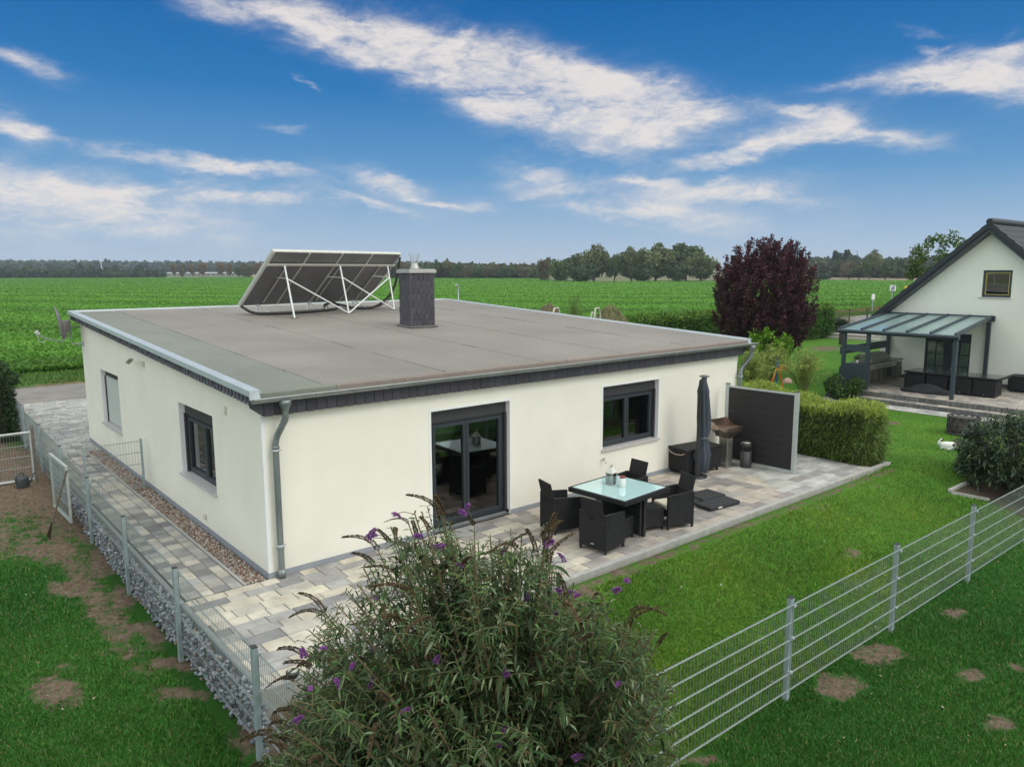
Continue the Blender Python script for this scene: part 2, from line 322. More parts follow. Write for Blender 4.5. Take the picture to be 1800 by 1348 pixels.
def lawnmat():
    m = bpy.data.materials.new('lawn'); m.use_nodes = True; t = m.node_tree; b = t.nodes['Principled BSDF']; n = t.nodes.new; l = t.links.new
    tcn = n('ShaderNodeTexCoord'); v = tcn.outputs['Object']
    def noise(sc, det=5, ro=0.6):
        k = n('ShaderNodeTexNoise'); k.inputs['Scale'].default_value = sc; k.inputs['Detail'].default_value = det; k.inputs['Roughness'].default_value = ro; l(v, k.inputs['Vector']); return k.outputs[0]
    def ramp(f, *st):
        r = n('ShaderNodeValToRGB'); l(f, r.inputs[0]); e = r.color_ramp.elements
        e[0].position, e[0].color = st[0][0], (*st[0][1], 1); e[1].position, e[1].color = st[-1][0], (*st[-1][1], 1)
        for p, c in st[1:-1]: q = e.new(p); q.color = (*c, 1)
        return r.outputs[0]
    def mix(f, a, c):
        k = n('ShaderNodeMix'); k.data_type = 'RGBA'
        if isinstance(f, float): k.inputs[0].default_value = f
        else: l(f, k.inputs[0])
        l(a, k.inputs[6]); l(c, k.inputs[7]); return k.outputs[2]
    big = ramp(noise(0.55, 4), (0.32, (0.040, 0.095, 0.012)), (0.5, (0.060, 0.135, 0.015)), (0.68, (0.105, 0.185, 0.022)))
    fine = ramp(noise(28, 6, 0.7), (0.3, (0.025, 0.065, 0.009)), (0.52, (0.062, 0.150, 0.017)), (0.75, (0.13, 0.24, 0.035)))
    g = mix(0.5, big, fine)
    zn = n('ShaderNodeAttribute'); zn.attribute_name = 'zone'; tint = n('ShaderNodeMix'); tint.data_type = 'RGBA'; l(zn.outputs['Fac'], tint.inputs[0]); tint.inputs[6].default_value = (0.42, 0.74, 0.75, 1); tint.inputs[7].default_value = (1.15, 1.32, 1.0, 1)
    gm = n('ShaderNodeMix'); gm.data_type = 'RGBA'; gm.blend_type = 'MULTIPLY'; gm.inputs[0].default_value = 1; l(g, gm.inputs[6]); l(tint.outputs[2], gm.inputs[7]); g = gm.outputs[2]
    soil = ramp(noise(12, 8, 0.72), (0.3, (0.080, 0.055, 0.038)), (0.5, (0.165, 0.120, 0.085)), (0.75, (0.28, 0.215, 0.155)))
    at_ = n('ShaderNodeAttribute'); at_.attribute_name = 'bare'
    ma = n('ShaderNodeMath'); ma.operation = 'MULTIPLY_ADD'; l(noise(5, 7, 0.7), ma.inputs[0]); ma.inputs[1].default_value = 2.2; ma.inputs[2].default_value = -1.1
    mb_ = n('ShaderNodeMath'); mb_.operation = 'ADD'; l(at_.outputs['Fac'], mb_.inputs[0]); l(ma.outputs[0], mb_.inputs[1])
    mr = n('ShaderNodeMapRange'); l(mb_.outputs[0], mr.inputs[0]); mr.inputs[1].default_value = 0.36; mr.inputs[2].default_value = 0.72
    col = mix(mr.outputs[0], g, soil); l(col, b.inputs['Base Color']); b.inputs['Roughness'].default_value = 0.95; b.inputs['Specular IOR Level'].default_value = 0.2
    bu = n('ShaderNodeBump'); bu.inputs['Strength'].default_value = 0.9; bu.inputs['Distance'].default_value = 0.03; l(noise(45, 4, 0.8), bu.inputs['Height']); l(bu.outputs[0], b.inputs['Normal'])
    return m
LAWN = lawnmat()
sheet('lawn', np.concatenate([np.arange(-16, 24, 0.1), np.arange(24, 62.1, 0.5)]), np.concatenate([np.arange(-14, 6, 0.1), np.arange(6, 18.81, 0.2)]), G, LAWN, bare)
EARTH = mat('dry ground', (0.17, 0.14, 0.075), 0.95, var=0.35, scale=0.05, col2=(0.09, 0.12, 0.035), thr=(0.02, 0.42, 0.6))
o = MB().quad((-4000, -3000, -0.9), (5000, -3000, -0.9), (5000, 6000, -0.9), (-4000, 6000, -0.9)).build('ground', EARTH); tag(o, kind='structure')
o = MB().quad((-3000, 18.7, -0.06), (4000, 18.7, -0.06), (4000, 5000, -0.06), (-3000, 5000, -0.06)).build('far_ground', EARTH); tag(o, kind='structure')
o = MB().box(62.0, 400, -60, 18.7, -0.8, -0.10).build('neighbouring_meadow', mat('meadow', (0.08, 0.14, 0.03), 0.95, var=0.3, scale=0.4)); tag(o, kind='structure')
ASPH = mat('asphalt', (0.20, 0.185, 0.17), 0.9, var=0.14, scale=1.3, bump=0.4, bscale=90, col2=(0.25, 0.225, 0.195), thr=(0.5, 0.45, 0.6))
o = MB().box(-200, 320, 18.75, 22.6, -0.4, 0.004).build('road', ASPH); tag(o, kind='structure')
VERGE = mat('verge grass', (0.075, 0.15, 0.025), 0.95, var=0.35, scale=3, bump=0.8, bscale=60, col2=(0.17, 0.14, 0.06), thr=(0.35, 0.5, 0.62))
o = MB().box(-200, 340, 22.6, 26.6, -0.4, 0.03).build('verge', VERGE); tag(o, kind='structure')
# beet field: outline from the photograph's far field edge, laid on the plain
fe = [(-260, 484.5), (0, 484.5), (100, 486), (225, 487.6), (330, 487), (450, 486.6), (600, 487.2), (760, 488), (870, 489), (945, 489.6), (975, 493), (1060, 496), (1130, 495), (1250, 494), (1350, 493), (1440, 492.5), (1600, 494), (1900, 497)]
pts = [at('z', 0.0, u, v)[:2] for u, v in fe]
FIELD = mat('beet field', (0.115, 0.270, 0.026), 0.9, var=0.38, scale=2.2, bump=0.9, bscale=6, detail=9, spec=0.1, col2=(0.070, 0.185, 0.018), thr=(0.9, 0.48, 0.66))
mb = MB(); vs = [(x, y, 0.04) for x, y in pts]+[(340, 26.4, 0.04), (-200, 26.4, 0.04)]
mb.add(vs, [tuple(range(len(vs)))]); o = mb.build('beet_field', FIELD); tag(o, kind='structure')
if o.data.polygons[0].normal.z < 0: o.data.flip_normals()

# ------------------------------------------------------------ paving
PAVE = mat('paver', attr=True, rough=0.85, var=0.27, scale=3.2, bump=0.25, bscale=60, detail=8)
GRAVELBASE = mat('joint sand', (0.11, 0.095, 0.08), 0.95, var=0.3, scale=30)
def pavecol(tone):
    r = rnd.random()
    if tone == 'warm': pal = [(.50, .455, .37), (.44, .41, .355), (.33, .32, .305), (.24, .235, .235), (.55, .51, .43)]; wts = [.26, .22, .26, .14, .12]
    elif tone == 'brown': pal = [(.36, .315, .275), (.43, .375, .315), (.29, .265, .245), (.48, .425, .345), (.23, .21, .20)]; wts = [.3, .24, .24, .1, .12]
    elif tone == 'dark': pal = [(.21, .205, .20), (.43, .40, .34), (.29, .285, .275), (.35, .335, .305), (.17, .165, .165)]; wts = [.16, .26, .26, .24, .08]
    else: pal = [(.36, .355, .335), (.45, .44, .41), (.29, .285, .275), (.40, .385, .355)]; wts = [.3, .3, .2, .2]
    c = rnd.choices(pal, wts)[0]; k = rnd.uniform(0.90, 1.10); return tuple(a*k for a in c)
def pave(name, x0, x1, y0, y1, z, along, tone, widths, lens, th=0.05, tonef=None):
    mb = MB(); g = 0.0045; a0, a1, b0, b1 = (x0, x1, y0, y1) if along == 'x' else (y0, y1, x0, x1)
    b = b0; k = 0
    while b < b1-0.02:
        wd = widths[k % len(widths)] if along == 'y' else rnd.choice(widths); k += 1
        if b+wd > b1-0.06: wd = b1-b
        a = a0-rnd.uniform(0, 0.3)
        while a < a1:
            ln = rnd.choice(lens); s, e = max(a, a0), min(a+ln, a1); a += ln
            if e-s < 0.03: continue
            dz = rnd.uniform(-0.0015, 0.0015); cxx = (s+e)/2
            tn = tonef((cxx if along == 'x' else b)) if tonef else tone
            r = (s+g, e-g, b+g, b+wd-g) if along == 'x' else (b+g, b+wd-g, s+g, e-g)
            c = pavecol(tn); ch = 0.008; zt = z+dz
            vs = [(r[0], r[2], zt-ch), (r[1], r[2], zt-ch), (r[1], r[3], zt-ch), (r[0], r[3], zt-ch), (r[0]+ch, r[2]+ch, zt), (r[1]-ch, r[2]+ch, zt), (r[1]-ch, r[3]-ch, zt), (r[0]+ch, r[3]-ch, zt)]
            mb.add(vs, [(4, 5, 6, 7), (0, 1, 5, 4), (1, 2, 6, 5), (2, 3, 7, 6), (3, 0, 4, 7)], c)
        b += wd
    mb.box(x0+0.003, x1-0.003, y0+0.003, y1-0.003, z-th, z-0.010, (0.13, 0.115, 0.10))
    o = mb.build(name, PAVE, fix=False); tag(o, kind='structure'); return o
pave('terrace', -1.13, 12.1, -2.60, -0.02, 0.0, 'x', 'warm', [.16, .20, .24], [.24, .32, .36, .44, .48], 0.3, tonef=lambda x: 'warm' if x+rnd.uniform(-1.2, 1.2) < 3.2 else ('brown' if x+rnd.uniform(-1, 1) < 9.5 else 'pale'))
pave('side_path', -1.10, -0.36, 0.0, 9.95, 0.0, 'y', 'dark', [.20, .16, .22, .16], [.20, .24, .28], 0.3)
pave('driveway', -1.2, 12.0, 11.2, 18.7, 0.0, 'x', 'pale', [.14, .18, .22], [.22, .34, .44], 0.3)
pave('path_end', -1.2, -0.02, 9.98, 11.19, 0.0, 'x', 'pale', [.16, .20], [.24, .34], 0.3)
CONC = mat('kerb concrete', (0.36, 0.35, 0.33), 0.9, var=0.15, scale=9, bump=0.3)
mb = MB(); mb.box(-1.20, 12.86, -2.71, -2.612, -0.5, 0.012); mb.box(12.78, 12.86, -2.608, 3.2, -0.5, 0.012); mb.box(12.1, 12.15, -2.608, -2.5, -0.3, 0.0)
o = mb.build('terrace_kerb', CONC, bevel=0.008); tag(o, kind='structure')
mb = MB(); mb.box(-1.19, -1.135, -2.608, 11.2, -0.5, 0.012); o = mb.build('path_kerb', mat('grey kerb', (.22, .235, .235), .85, var=.15, scale=8), bevel=0.006); tag(o, kind='structure')
mb = MB(); mb.box(-0.355, -0.315, 0.0, 10.0, -0.3, 0.008); mb.box(-0.315, 0, 10.0, 10.04, -0.3, 0.008); o = mb.build('gravel_strip_edging', CONC); tag(o, kind='structure')
SOIL = mat('planting soil', (0.075, 0.05, 0.035), 0.95, var=0.35, scale=16, bump=0.8)
o = MB().box(12.1, 12.78, -2.50, 3.2, -0.4, -0.03).build('hedge_bed', SOIL); tag(o, kind='structure')
# pebbles and gabion stones: blobs from a low icosphere
def ico():
    bm = bmesh.new(); bmesh.ops.create_icosphere(bm, subdivisions=1, radius=1); V = np.array([v.co[:] for v in bm.verts]); F = np.array([[v.index for v in f.verts] for f in bm.faces]); bm.free(); return V, F
def ico2():
    bm = bmesh.new(); bmesh.ops.create_icosphere(bm, subdivisions=2, radius=1); V = np.array([v.co[:] for v in bm.verts]); F = np.array([[v.index for v in f.verts] for f in bm.faces]); bm.free(); return V, F
IV, IF = ico()
def blobs(name, P, S, cols, m, jit=0.2, smooth=False, parent=None):
    n = len(P); V = IV[None]*S[:, None, :]*(1+RG.normal(size=(n, len(IV), 1))*jit)
    a = RG.uniform(0, 6.28, n); c, s = np.cos(a)[:, None], np.sin(a)[:, None]
    V = np.stack([V[..., 0]*c-V[..., 1]*s, V[..., 0]*s+V[..., 1]*c, V[..., 2]], -1)+P[:, None]
    F = IF[None]+(np.arange(n)*len(IV))[:, None, None]
    return npmesh(name, V.reshape(-1, 3), F.reshape(-1, 3), np.repeat(cols, len(IF), 0), m, parent, smooth)
STONE = mat('stone', attr=True, rough=0.85, var=0.25, scale=30, bump=0.3)
n = 5200; P = np.stack([RG.uniform(-0.30, -0.035, n), RG.uniform(0.03, 9.97, n), RG.uniform(-0.035, -0.002, n)], 1)
blobs('pebbles', P, RG.uniform(0.010, 0.024, (n, 3)), pick([(.34, .25, .18), (.22, .16, .13), (.42, .35, .28), (.28, .26, .25), (.46, .42, .38), (.25, .14, .10)], n), STONE, 0.12, True); tag(bpy.data.objects['pebbles'], kind='stuff', label='brown and beige river pebbles in the strip along the left wall', cat='pebbles')
o = MB().box(-0.313, -0.0, 0.0, 10.0, -0.3, -0.03).build('gravel_strip', GRAVELBASE); tag(o, kind='structure')
n = 4200; y = RG.uniform(-2.95, 8.2, n); t = RG.uniform(0, 1, n); zl = np.interp(y, [3, 8.8], [-0.55, -0.27])
P = np.stack([-1.21-RG.uniform(0, 0.095, n), y, zl+.02+(-0.045-zl)*t], 1)
S = RG.uniform(0.014, 0.034, (n, 3))
o = blobs('gabion_stones', P, S, pick([(.20, .225, .26), (.27, .30, .335), (.14, .155, .18), (.34, .37, .40), (.21, .23, .26), (.24, .19, .16)], n, .1), STONE, 0.22); tag(o, kind='stuff', label='blue grey crushed stones heaped behind the wire along the side path', cat='stones')

# ------------------------------------------------------------ the flat-roofed house
HW, HD = 10.98, 11.32
def rz(y): return 2.61+0.05*y
CREAM = mat('cream render', (0.84, 0.81, 0.72), 0.92, var=0.035, scale=1.1, bump=0.35, bscale=170, spec=0.2)
WHITE = mat('white trim', (0.80, 0.80, 0.79), 0.7, var=0.03, scale=5)
PLINTH = mat('grey plinth', (0.27, 0.29, 0.32), 0.85, var=0.08, scale=6)
ANTH = mat('anthracite frame', (0.030, 0.037, 0.046), 0.42, var=0.08, scale=3, spec=0.5)
BOXD = mat('shutter box', (0.040, 0.037, 0.042), 0.5, var=0.06, scale=3)
GRANITE = mat('granite sill', (0.50, 0.48, 0.475), 0.35, var=0.35, scale=70, detail=3)
REVEAL = mat('reveal', (0.82, 0.80, 0.82), 0.9, var=0.05, scale=30)
ZINC = mat('zinc', (0.33, 0.35, 0.355), 0.42, 0.75, var=0.14, scale=5, stretch=(1, 1, 0.35), spec=0.5)
ZINCP = mat('zinc pipe', (0.235, 0.265, 0.27), 0.45, 0.65, var=0.25, scale=7, stretch=(1, 1, 0.2))
ALU = mat('verge metal', (0.47, 0.51, 0.53), 0.45, 0.35, var=0.07, scale=4)
GLASS = glassmat('window glass', (0.86, 0.88, 0.85))
def shingmat():
    m = bpy.data.materials.new('slate shingle'); m.use_nodes = True; t = m.node_tree; b = t.nodes['Principled BSDF']; n = t.nodes.new; l = t.links.new
    a = n('ShaderNodeAttribute'); a.attribute_name = 'col'; l(a.outputs['Color'], b.inputs['Base Color']); b.inputs['Roughness'].default_value = 0.6
    return m
SHING = shingmat()
def shcol(): k = rnd.uniform(0.82, 1.18); return (0.052*k, 0.047*k, 0.062*k)
def feltmat():
    m = bpy.data.materials.new('roofing felt'); m.use_nodes = True; t = m.node_tree; b = t.nodes['Principled BSDF']; n = t.nodes.new; l = t.links.new
    tcn = n('ShaderNodeTexCoord'); v = tcn.outputs['Object']; a = n('ShaderNodeAttribute'); a.attribute_name = 'col'
    k = n('ShaderNodeTexNoise'); k.inputs['Scale'].default_value = 55; k.inputs['Detail'].default_value = 5; k.inputs['Roughness'].default_value = 0.8; l(v, k.inputs['Vector'])
    k2 = n('ShaderNodeTexNoise'); k2.inputs['Scale'].default_value = 0.55; k2.inputs['Detail'].default_value = 7; l(v, k2.inputs['Vector'])
    mr = n('ShaderNodeMapRange'); l(k.outputs[0], mr.inputs[0]); mr.inputs[1].default_value = .25; mr.inputs[2].default_value = .75; mr.inputs[3].default_value = .58; mr.inputs[4].default_value = 1.42
    mr2 = n('ShaderNodeMapRange'); l(k2.outputs[0], mr2.inputs[0]); mr2.inputs[1].default_value = .3; mr2.inputs[2].default_value = .7; mr2.inputs[3].default_value = .88; mr2.inputs[4].default_value = 1.10
    mm = n('ShaderNodeMath'); mm.operation = 'MULTIPLY'; l(mr.outputs[0], mm.inputs[0]); l(mr2.outputs[0], mm.inputs[1])
    mu = n('ShaderNodeMix'); mu.data_type = 'RGBA'; mu.blend_type = 'MULTIPLY'; mu.inputs[0].default_value = 1; l(a.outputs['Color'], mu.inputs[6]); l(mm.outputs[0], mu.inputs[7])
    l(mu.outputs[2], b.inputs['Base Color']); b.inputs['Roughness'].default_value = .9; b.inputs['Specular IOR Level'].default_value = .25
    bu = n('ShaderNodeBump'); bu.inputs['Strength'].default_value = .35; bu.inputs['Distance'].default_value = .01; l(k.outputs[0], bu.inputs['Height']); l(bu.outputs[0], b.inputs['Normal'])
    return m
FELT = feltmat()
def weather(m):
    t = m.node_tree; b = t.nodes['Principled BSDF']; n = t.nodes.new; l = t.links.new; src = b.inputs['Base Color'].links[0].from_socket
    tc_ = n('ShaderNodeTexCoord'); sp = n('ShaderNodeSeparateXYZ'); l(tc_.outputs['Object'], sp.inputs[0])
    mp = n('ShaderNodeMapping'); mp.inputs['Scale'].default_value = (2.2, 2.2, .7); l(tc_.outputs['Object'], mp.inputs[0]); k = n('ShaderNodeTexNoise'); k.inputs['Scale'].default_value = 1.0; k.inputs['Detail'].default_value = 7; l(mp.outputs[0], k.inputs[0])
    base_ = n('ShaderNodeMapRange'); l(sp.outputs[2], base_.inputs[0]); base_.inputs[1].default_value = .42; base_.inputs[2].default_value = .05; base_.inputs[3].default_value = 0; base_.inputs[4].default_value = 1
    st = n('ShaderNodeMapRange'); l(k.outputs[0], st.inputs[0]); st.inputs[1].default_value = .48; st.inputs[2].default_value = .80; st.inputs[4].default_value = .055
    ad = n('ShaderNodeMath'); ad.operation = 'MULTIPLY_ADD'; l(base_.outputs[0], ad.inputs[0]); ad.inputs[1].default_value = .07; l(st.outputs[0], ad.inputs[2])
    mx = n('ShaderNodeMix'); mx.data_type = 'RGBA'; l(ad.outputs[0], mx.inputs[0]); l(src, mx.inputs[6]); mx.inputs[7].default_value = (.30, .29, .21, 1); l(mx.outputs[2], b.inputs['Base Color'])
weather(CREAM)
house = empty('flat_roof_house', (0, 0, 0), 0, 'cream rendered bungalow with flat grey felt roof and slate edged eaves', 'house')
def wallface(mb, axis, c, u0, u1, z0, ztop, holes):
    """wall sheet at axis=c; holes (u0,u1,z0,z1); ztop(u)"""
    us = sorted({u0, u1, *[h[0] for h in holes], *[h[1] for h in holes]})
    def P(u, z): return (u, c, z) if axis == 'y' else (c, u, z)
    for a, b in zip(us[:-1], us[1:]):
        hs = sorted([h for h in holes if h[0] <= a+1e-6 and h[1] >= b-1e-6], key=lambda h: h[2]); z = z0
        for h in hs:
            if h[2] > z+1e-6: mb.quad(P(a, z), P(b, z), P(b, h[2]), P(a, h[2]))
            z = h[3]
        mb.quad(P(a, z), P(b, z), P(b, ztop(b)), P(a, ztop(a)))
DOOR = (2.70, 4.30, 0.0, 1.99); WF = (6.60, 8.24, 0.777, 1.985)
WL1 = (7.86, 9.51, 0.752, 1.98); WL2 = (1.96, 3.67, 0.752, 1.98)
mb = MB()
wallface(mb, 'y', 0, 0, HW, 0.07, lambda u: rz(0)-0.05, [DOOR[:2]+(0.07, DOOR[3]), WF])
wallface(mb, 'x', 0, 0, HD, 0.07, lambda u: rz(u)-0.05, [WL1, WL2])
wallface(mb, 'x', HW, 0, HD, 0.0, lambda u: rz(u)-0.05, [])
wallface(mb, 'y', HD, 0, HW, 0.0, lambda u: rz(HD)-0.05, [])
wo = mb.build('wall', CREAM, house, fix=False)
RD = 0.155
for (a, b, c, d) in (DOOR, WF):
    mb = MB(); mb.add([(a, 0, c), (a, 0, d), (b, 0, d), (b, 0, c), (a, RD, c), (a, RD, d), (b, RD, d), (b, RD, c)], [(0, 1, 5, 4), (1, 2, 6, 5), (2, 3, 7, 6)]); mb.build('window_reveal', REVEAL, house)
for (a, b, c, d) in (WL1, WL2):
    mb = MB(); mb.add([(0, a, c), (0, a, d), (0, b, d), (0, b, c), (RD, a, c), (RD, a, d), (RD, b, d), (RD, b, c)], [(0, 1, 5, 4), (1, 2, 6, 5), (2, 3, 7, 6)]); mb.build('window_reveal', REVEAL, house)
# white render bands round the openings and the house corner
for (a, b, c, d) in (DOOR, WF):
    mb = MB(); pl = [(a-.045, c), (a-.045, d+.045), (b+.045, d+.045), (b+.045, c), (b, c), (b, d), (a, d), (a, c)]
    vs = [(p[0], -.006, p[1]) for p in pl]+[(p[0], 0, p[1]) for p in pl]
    mb.add(vs, [(0, 1, 6, 7), (1, 2, 5, 6), (2, 3, 4, 5)]+[(i, i+8, (i+1) % 8+8, (i+1) % 8) for i in range(8)]); mb.build('white_surround', WHITE, house)
mb = MB(); mb.prism([(-.006, -.006), (.05, -.006), (.05, 0), (0, 0), (0, .05), (-.006, .05)], 'z', .07, 2.30); mb.build('corner_trim', WHITE, house)
mb = MB(); mb.box(-0.012, 2.69, -0.016, 0.03, -0.1, 0.075); mb.box(4.31, HW+0.01, -0.016, 0.03, -0.1, 0.075); mb.box(-0.012, 0.03, 0.03, HD, -0.1, 0.075); mb.box(4.3, 4.312, 0.03, RD, -0.1, 0.075)
mb.build('plinth', PLINTH, house)
# roof: slab, felt sheets laid front to back with lap joints
XL, XR, YF, YB = -0.15, 11.15, -0.14, 11.62
mb = MB()
mb.prism([(YF, rz(YF)-0.012), (YB, rz(YB)-0.012), (YB, rz(YB)-0.16), (YF, rz(YF)-0.10)], 'x', XL+0.01, XR-0.01, (0.07, 0.065, 0.06))
nst = 11; ws = (XR-XL)/nst; greenish = [(.175, .195, .165), (.225, .225, .205)]
for i in range(nst):
    x0 = XL+i*ws; x1 = x0+ws; y = YF-rnd.uniform(0.0, 3.5); first = True
    while y < YB:
        ln = rnd.choice([1.1, 1.6, 2.4, 3.2]) ; ya, yb = max(y, YF), min(y+ln, YB); y += ln
        if yb-ya < 0.05: continue
        k = rnd.uniform(0.975, 1.025)
        base = (.246, .224, .202) if i > 0 else (.212, .220, .192)
        if i == 1: base = (.240, .222, .200)
        c = tuple(q*k for q in base); zt = 0.004+0.004*(i % 2)
        g = 0.006
        vs = [(x0+g*(i > 0), ya+g, rz(ya)+zt), (x1, ya+g, rz(ya)+zt), (x1, yb-.022, rz(yb)+zt+0.005), (x0+g*(i > 0), yb-.022, rz(yb)+zt+0.005)]
        # slightly wavy lap edge
        lo = [(v[0], v[1], v[2]-0.02) for v in vs]
        mb.add(vs+lo, [(0, 1, 2, 3), (4, 5, 1, 0), (5, 6, 2, 1), (6, 7, 3, 2), (7, 4, 0, 3)], c)
roof = mb.build('roof', FELT, house, fix=False)
mb = MB()   # rounded felt drip edge over the eaves
prof = [(YF+0.02, rz(YF)+0.013), (YF-0.02, rz(YF)+0.006), (YF-0.035, rz(YF)-0.012), (YF-0.035, rz(YF)-0.075), (YF+0.0, rz(YF)-0.08), (YF+0.02, rz(YF)-0.02)]
for k in range(10):
    a = XL+0.06+(XR-XL-0.12)*k/10; b = XL+0.06+(XR-XL-0.12)*(k+1)/10
    q = rnd.uniform(.9, 1.08); dz = 0.002*(k % 2)
    mb.prism([(p[0], p[1]+dz) for p in prof], 'x', a, b-0.004, (.25*q, .21*q, .185*q) if k else (.20, .215, .18))
mb.build('eaves_edge', FELT, roof)
mb = MB()
def vprof(x, s, y0, y1):   # verge flashing: raised cap
    for a, b in ((y0, y1),):
        pl = [(x-s*0.05, 0.040), (x+s*0.085, 0.048), (x+s*0.105, 0.016), (x+s*0.105, 0.0), (x-s*0.04, -0.01), (x-s*0.045, -0.035), (x-s*0.058, -0.035)]
        vs = [(p[0], a, rz(a)+p[1]) for p in pl]+[(p[0], b, rz(b)+p[1]) for p in pl]; n = len(pl)
        mb.add(vs, [tuple(range(n)), tuple(range(2*n-1, n-1, -1))]+[(i, i+n, (i+1) % n+n, (i+1) % n) for i in range(n)])
for k in range(6):
    L0 = (YB-YF+0.04)/6; vprof(XL, 1, YF-0.04+k*L0, YF-0.04+(k+1)*L0-0.003); vprof(XR, -1, YF-0.04+k*L0, YF-0.04+(k+1)*L0-0.003)
pl = [(YB+0.03, -0.08), (YB+0.03, 0.045), (YB-0.06, 0.038), (YB-0.07, 0.0)]
mb.prism([(p[0], rz(YB)+p[1]) for p in pl], 'x', XL+0.08, XR-0.08)
mb.build('verge_flashing', ALU, roof)
# front corner caps of the flashing, folded down over the gutter
for s, x in ((1, XL), (-1, XR)):
    mb = MB(); z = rz(YF); vs = [(x-s*.055, YF-.04, z+.043), (x+s*.06, YF-.04, z+.038), (x+s*.085, YF-.055, z-.03), (x+s*.075, YF-.06, z-.085), (x-s*.01, YF-.065, z-.12), (x-s*.058, YF-.05, z-.07)]
    mb.add(vs+[(v[0], v[1]+.02, v[2]) for v in vs], [(0, 1, 2, 3, 4, 5), (11, 10, 9, 8, 7, 6)]+[(i, i+6, (i+1) % 6+6, (i+1) % 6) for i in range(6)])
    mb.build('flashing_cap', ALU, roof)
# fascia with slate shingles (front band with cut corners, small shingles at the verges)
mb = MB(); FZ0, FZ1 = 2.275, 2.50; yf = -0.105
mb.prism([(0.0, FZ0+.004), (HW, FZ0+.004), (HW+.15, FZ0+.12), (HW+.15, FZ1+0.02), (-.15, FZ1+0.02), (-.15, FZ0+.12)], 'y', yf+.006, -0.001, (.03, .027, .035))
x = -.148; k = 0; sw = 0.150
while x < HW+.14:
    a, b = x, min(x+sw-.007, HW+.148); c = shcol()
    def lowz(t): return FZ0+max(0, (-t)/.15*.12, (t-HW)/.15*.12)
    y0 = yf-.002-.006*rnd.random()
    m_ = (a+b)/2
    pts_ = [(a, lowz(a)+.010), (a+.012, lowz(a+.012)), (b-.035, lowz(b-.035)), (b-.012, lowz(b)+.012), (b, lowz(b)+.04), (b, FZ1), (a, FZ1)]
    mb.prism(pts_, 'y', y0-.008, yf+.006, c); x += sw; k += 1
y = YF+.12
while y < YB-.02:   # verge shingles, left and right
    c = shcol()
    for x0, x1 in ((XL+.012, XL+.026), (XR-.026, XR-.012)):
        o_ = .006*rnd.random(); z = rz(y)
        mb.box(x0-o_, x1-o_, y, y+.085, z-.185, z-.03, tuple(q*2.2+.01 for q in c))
    y += .135
mb.prism([(YF+.1, rz(YF+.1)-.165), (YB, rz(YB)-.165), (YB, rz(YB)-.05), (YF+.1, rz(YF+.1)-.05)], 'x', XL+.030, 0.0, (.035, .033, .038))
mb.prism([(YF+.1, rz(YF+.1)-.165), (YB, rz(YB)-.165), (YB, rz(YB)-.05), (YF+.1, rz(YF+.1)-.05)], 'x', HW, XR-.030, (.035, .033, .038))
mb.prism([(HD, rz(HD)-.165), (YB, rz(YB)-.165), (YB, rz(YB)-.07), (HD, rz(HD)-.07)], 'x', 0.0, HW, (.035, .033, .038))
mb.build('slate_fascia', SHING, house)
# gutter
gy, gz, gr = -.215, 2.535, .062
mb = MB(); n = 10; vs = []; fs = []
for xx in (-.19, 11.36):
    for k in range(n+1):
        t = math.pi+math.pi*k/n; vs.append((xx, gy+gr*math.cos(t), gz+gr*math.sin(t)))
    for k in range(n+1):
        t = 2*math.pi-math.pi*k/n; vs.append((xx, gy+(gr-.005)*math.cos(t), gz+(gr-.005)*math.sin(t)))
m = 2*(n+1)
fs = [(i, (i+1) % m, (i+1) % m+m, i+m) for i in range(m)]
mb.add(vs, fs, None, True)
for xx in (-.19, 11.355): mb.add([(xx, gy+gr*math.cos(math.pi+math.pi*k/n), gz+gr*math.sin(math.pi+math.pi*k/n)) for k in range(n+1)]+[(xx+.004, gy+gr*math.cos(math.pi+math.pi*k/n), gz+gr*math.sin(math.pi+math.pi*k/n)) for k in range(n+1)], [tuple(range(n+1)), tuple(range(2*n+1, n, -1))])
mb.tube([(-.19, gy-gr-.004, gz+.004), (11.36, gy-gr-.004, gz+.004)], .010, 8)
xx = .12
while xx < 11.3:
    mb.tube([(xx, gy+(gr+.003)*math.cos(t), gz+(gr+.003)*math.sin(t)) for t in [math.pi*1.02+math.pi*.96*k/8 for k in range(9)]], .006, 5); xx += .56
gut = mb.build('gutter', ZINC, house)
def downpipe(ox, wx, yw, zb):
    mb = MB(); mb.lathe([(.030, -.002), (.085, 0), (.082, -.055), (.050, -.125), (.045, -.15)][::-1], 16, (ox, gy, gz-.045))
    p = [(ox, gy, gz-.18), (ox, gy, gz-.26), (ox-.01*(ox > 5), gy+.01, gz-.31)]
    p += [(wx+(ox-wx)*.62, (gy+yw)/2-.01, gz-.42), (wx+(ox-wx)*.22, yw-.012, gz-.54), (wx, yw, gz-.64), (wx, yw, gz-.72), (wx, yw, zb)]
    # smooth
    q = [Vector(a) for a in p]; s = [q[0]]
    for a, b in zip(q[:-1], q[1:]): s += [a*.75+b*.25, a*.25+b*.75]
    s.append(q[-1]); mb.tube(s, .044, 14)
    for z in (gz-.70, .42): mb.lathe([(.049, -.022), (.051, -.018), (.051, .018), (.049, .022)], 14, (wx, yw, z))
    mb.lathe([(.052, 0), (.052, .12)], 14, (wx, yw, zb))
    o = mb.build('downpipe', ZINCP, house)
    for z in (gz-.74, .46): c = MB(); c.tube([(wx-.06, yw-.01, z), (wx+.075, yw-.01, z)], .008, 6); c.lathe([(.056, -.012), (.056, .012)], 14, (wx, yw, z)); c.box(wx-.01, wx+.01, yw, 0, z-.01, z+.01); c.build('pipe_clip', ALU, o)
    return o
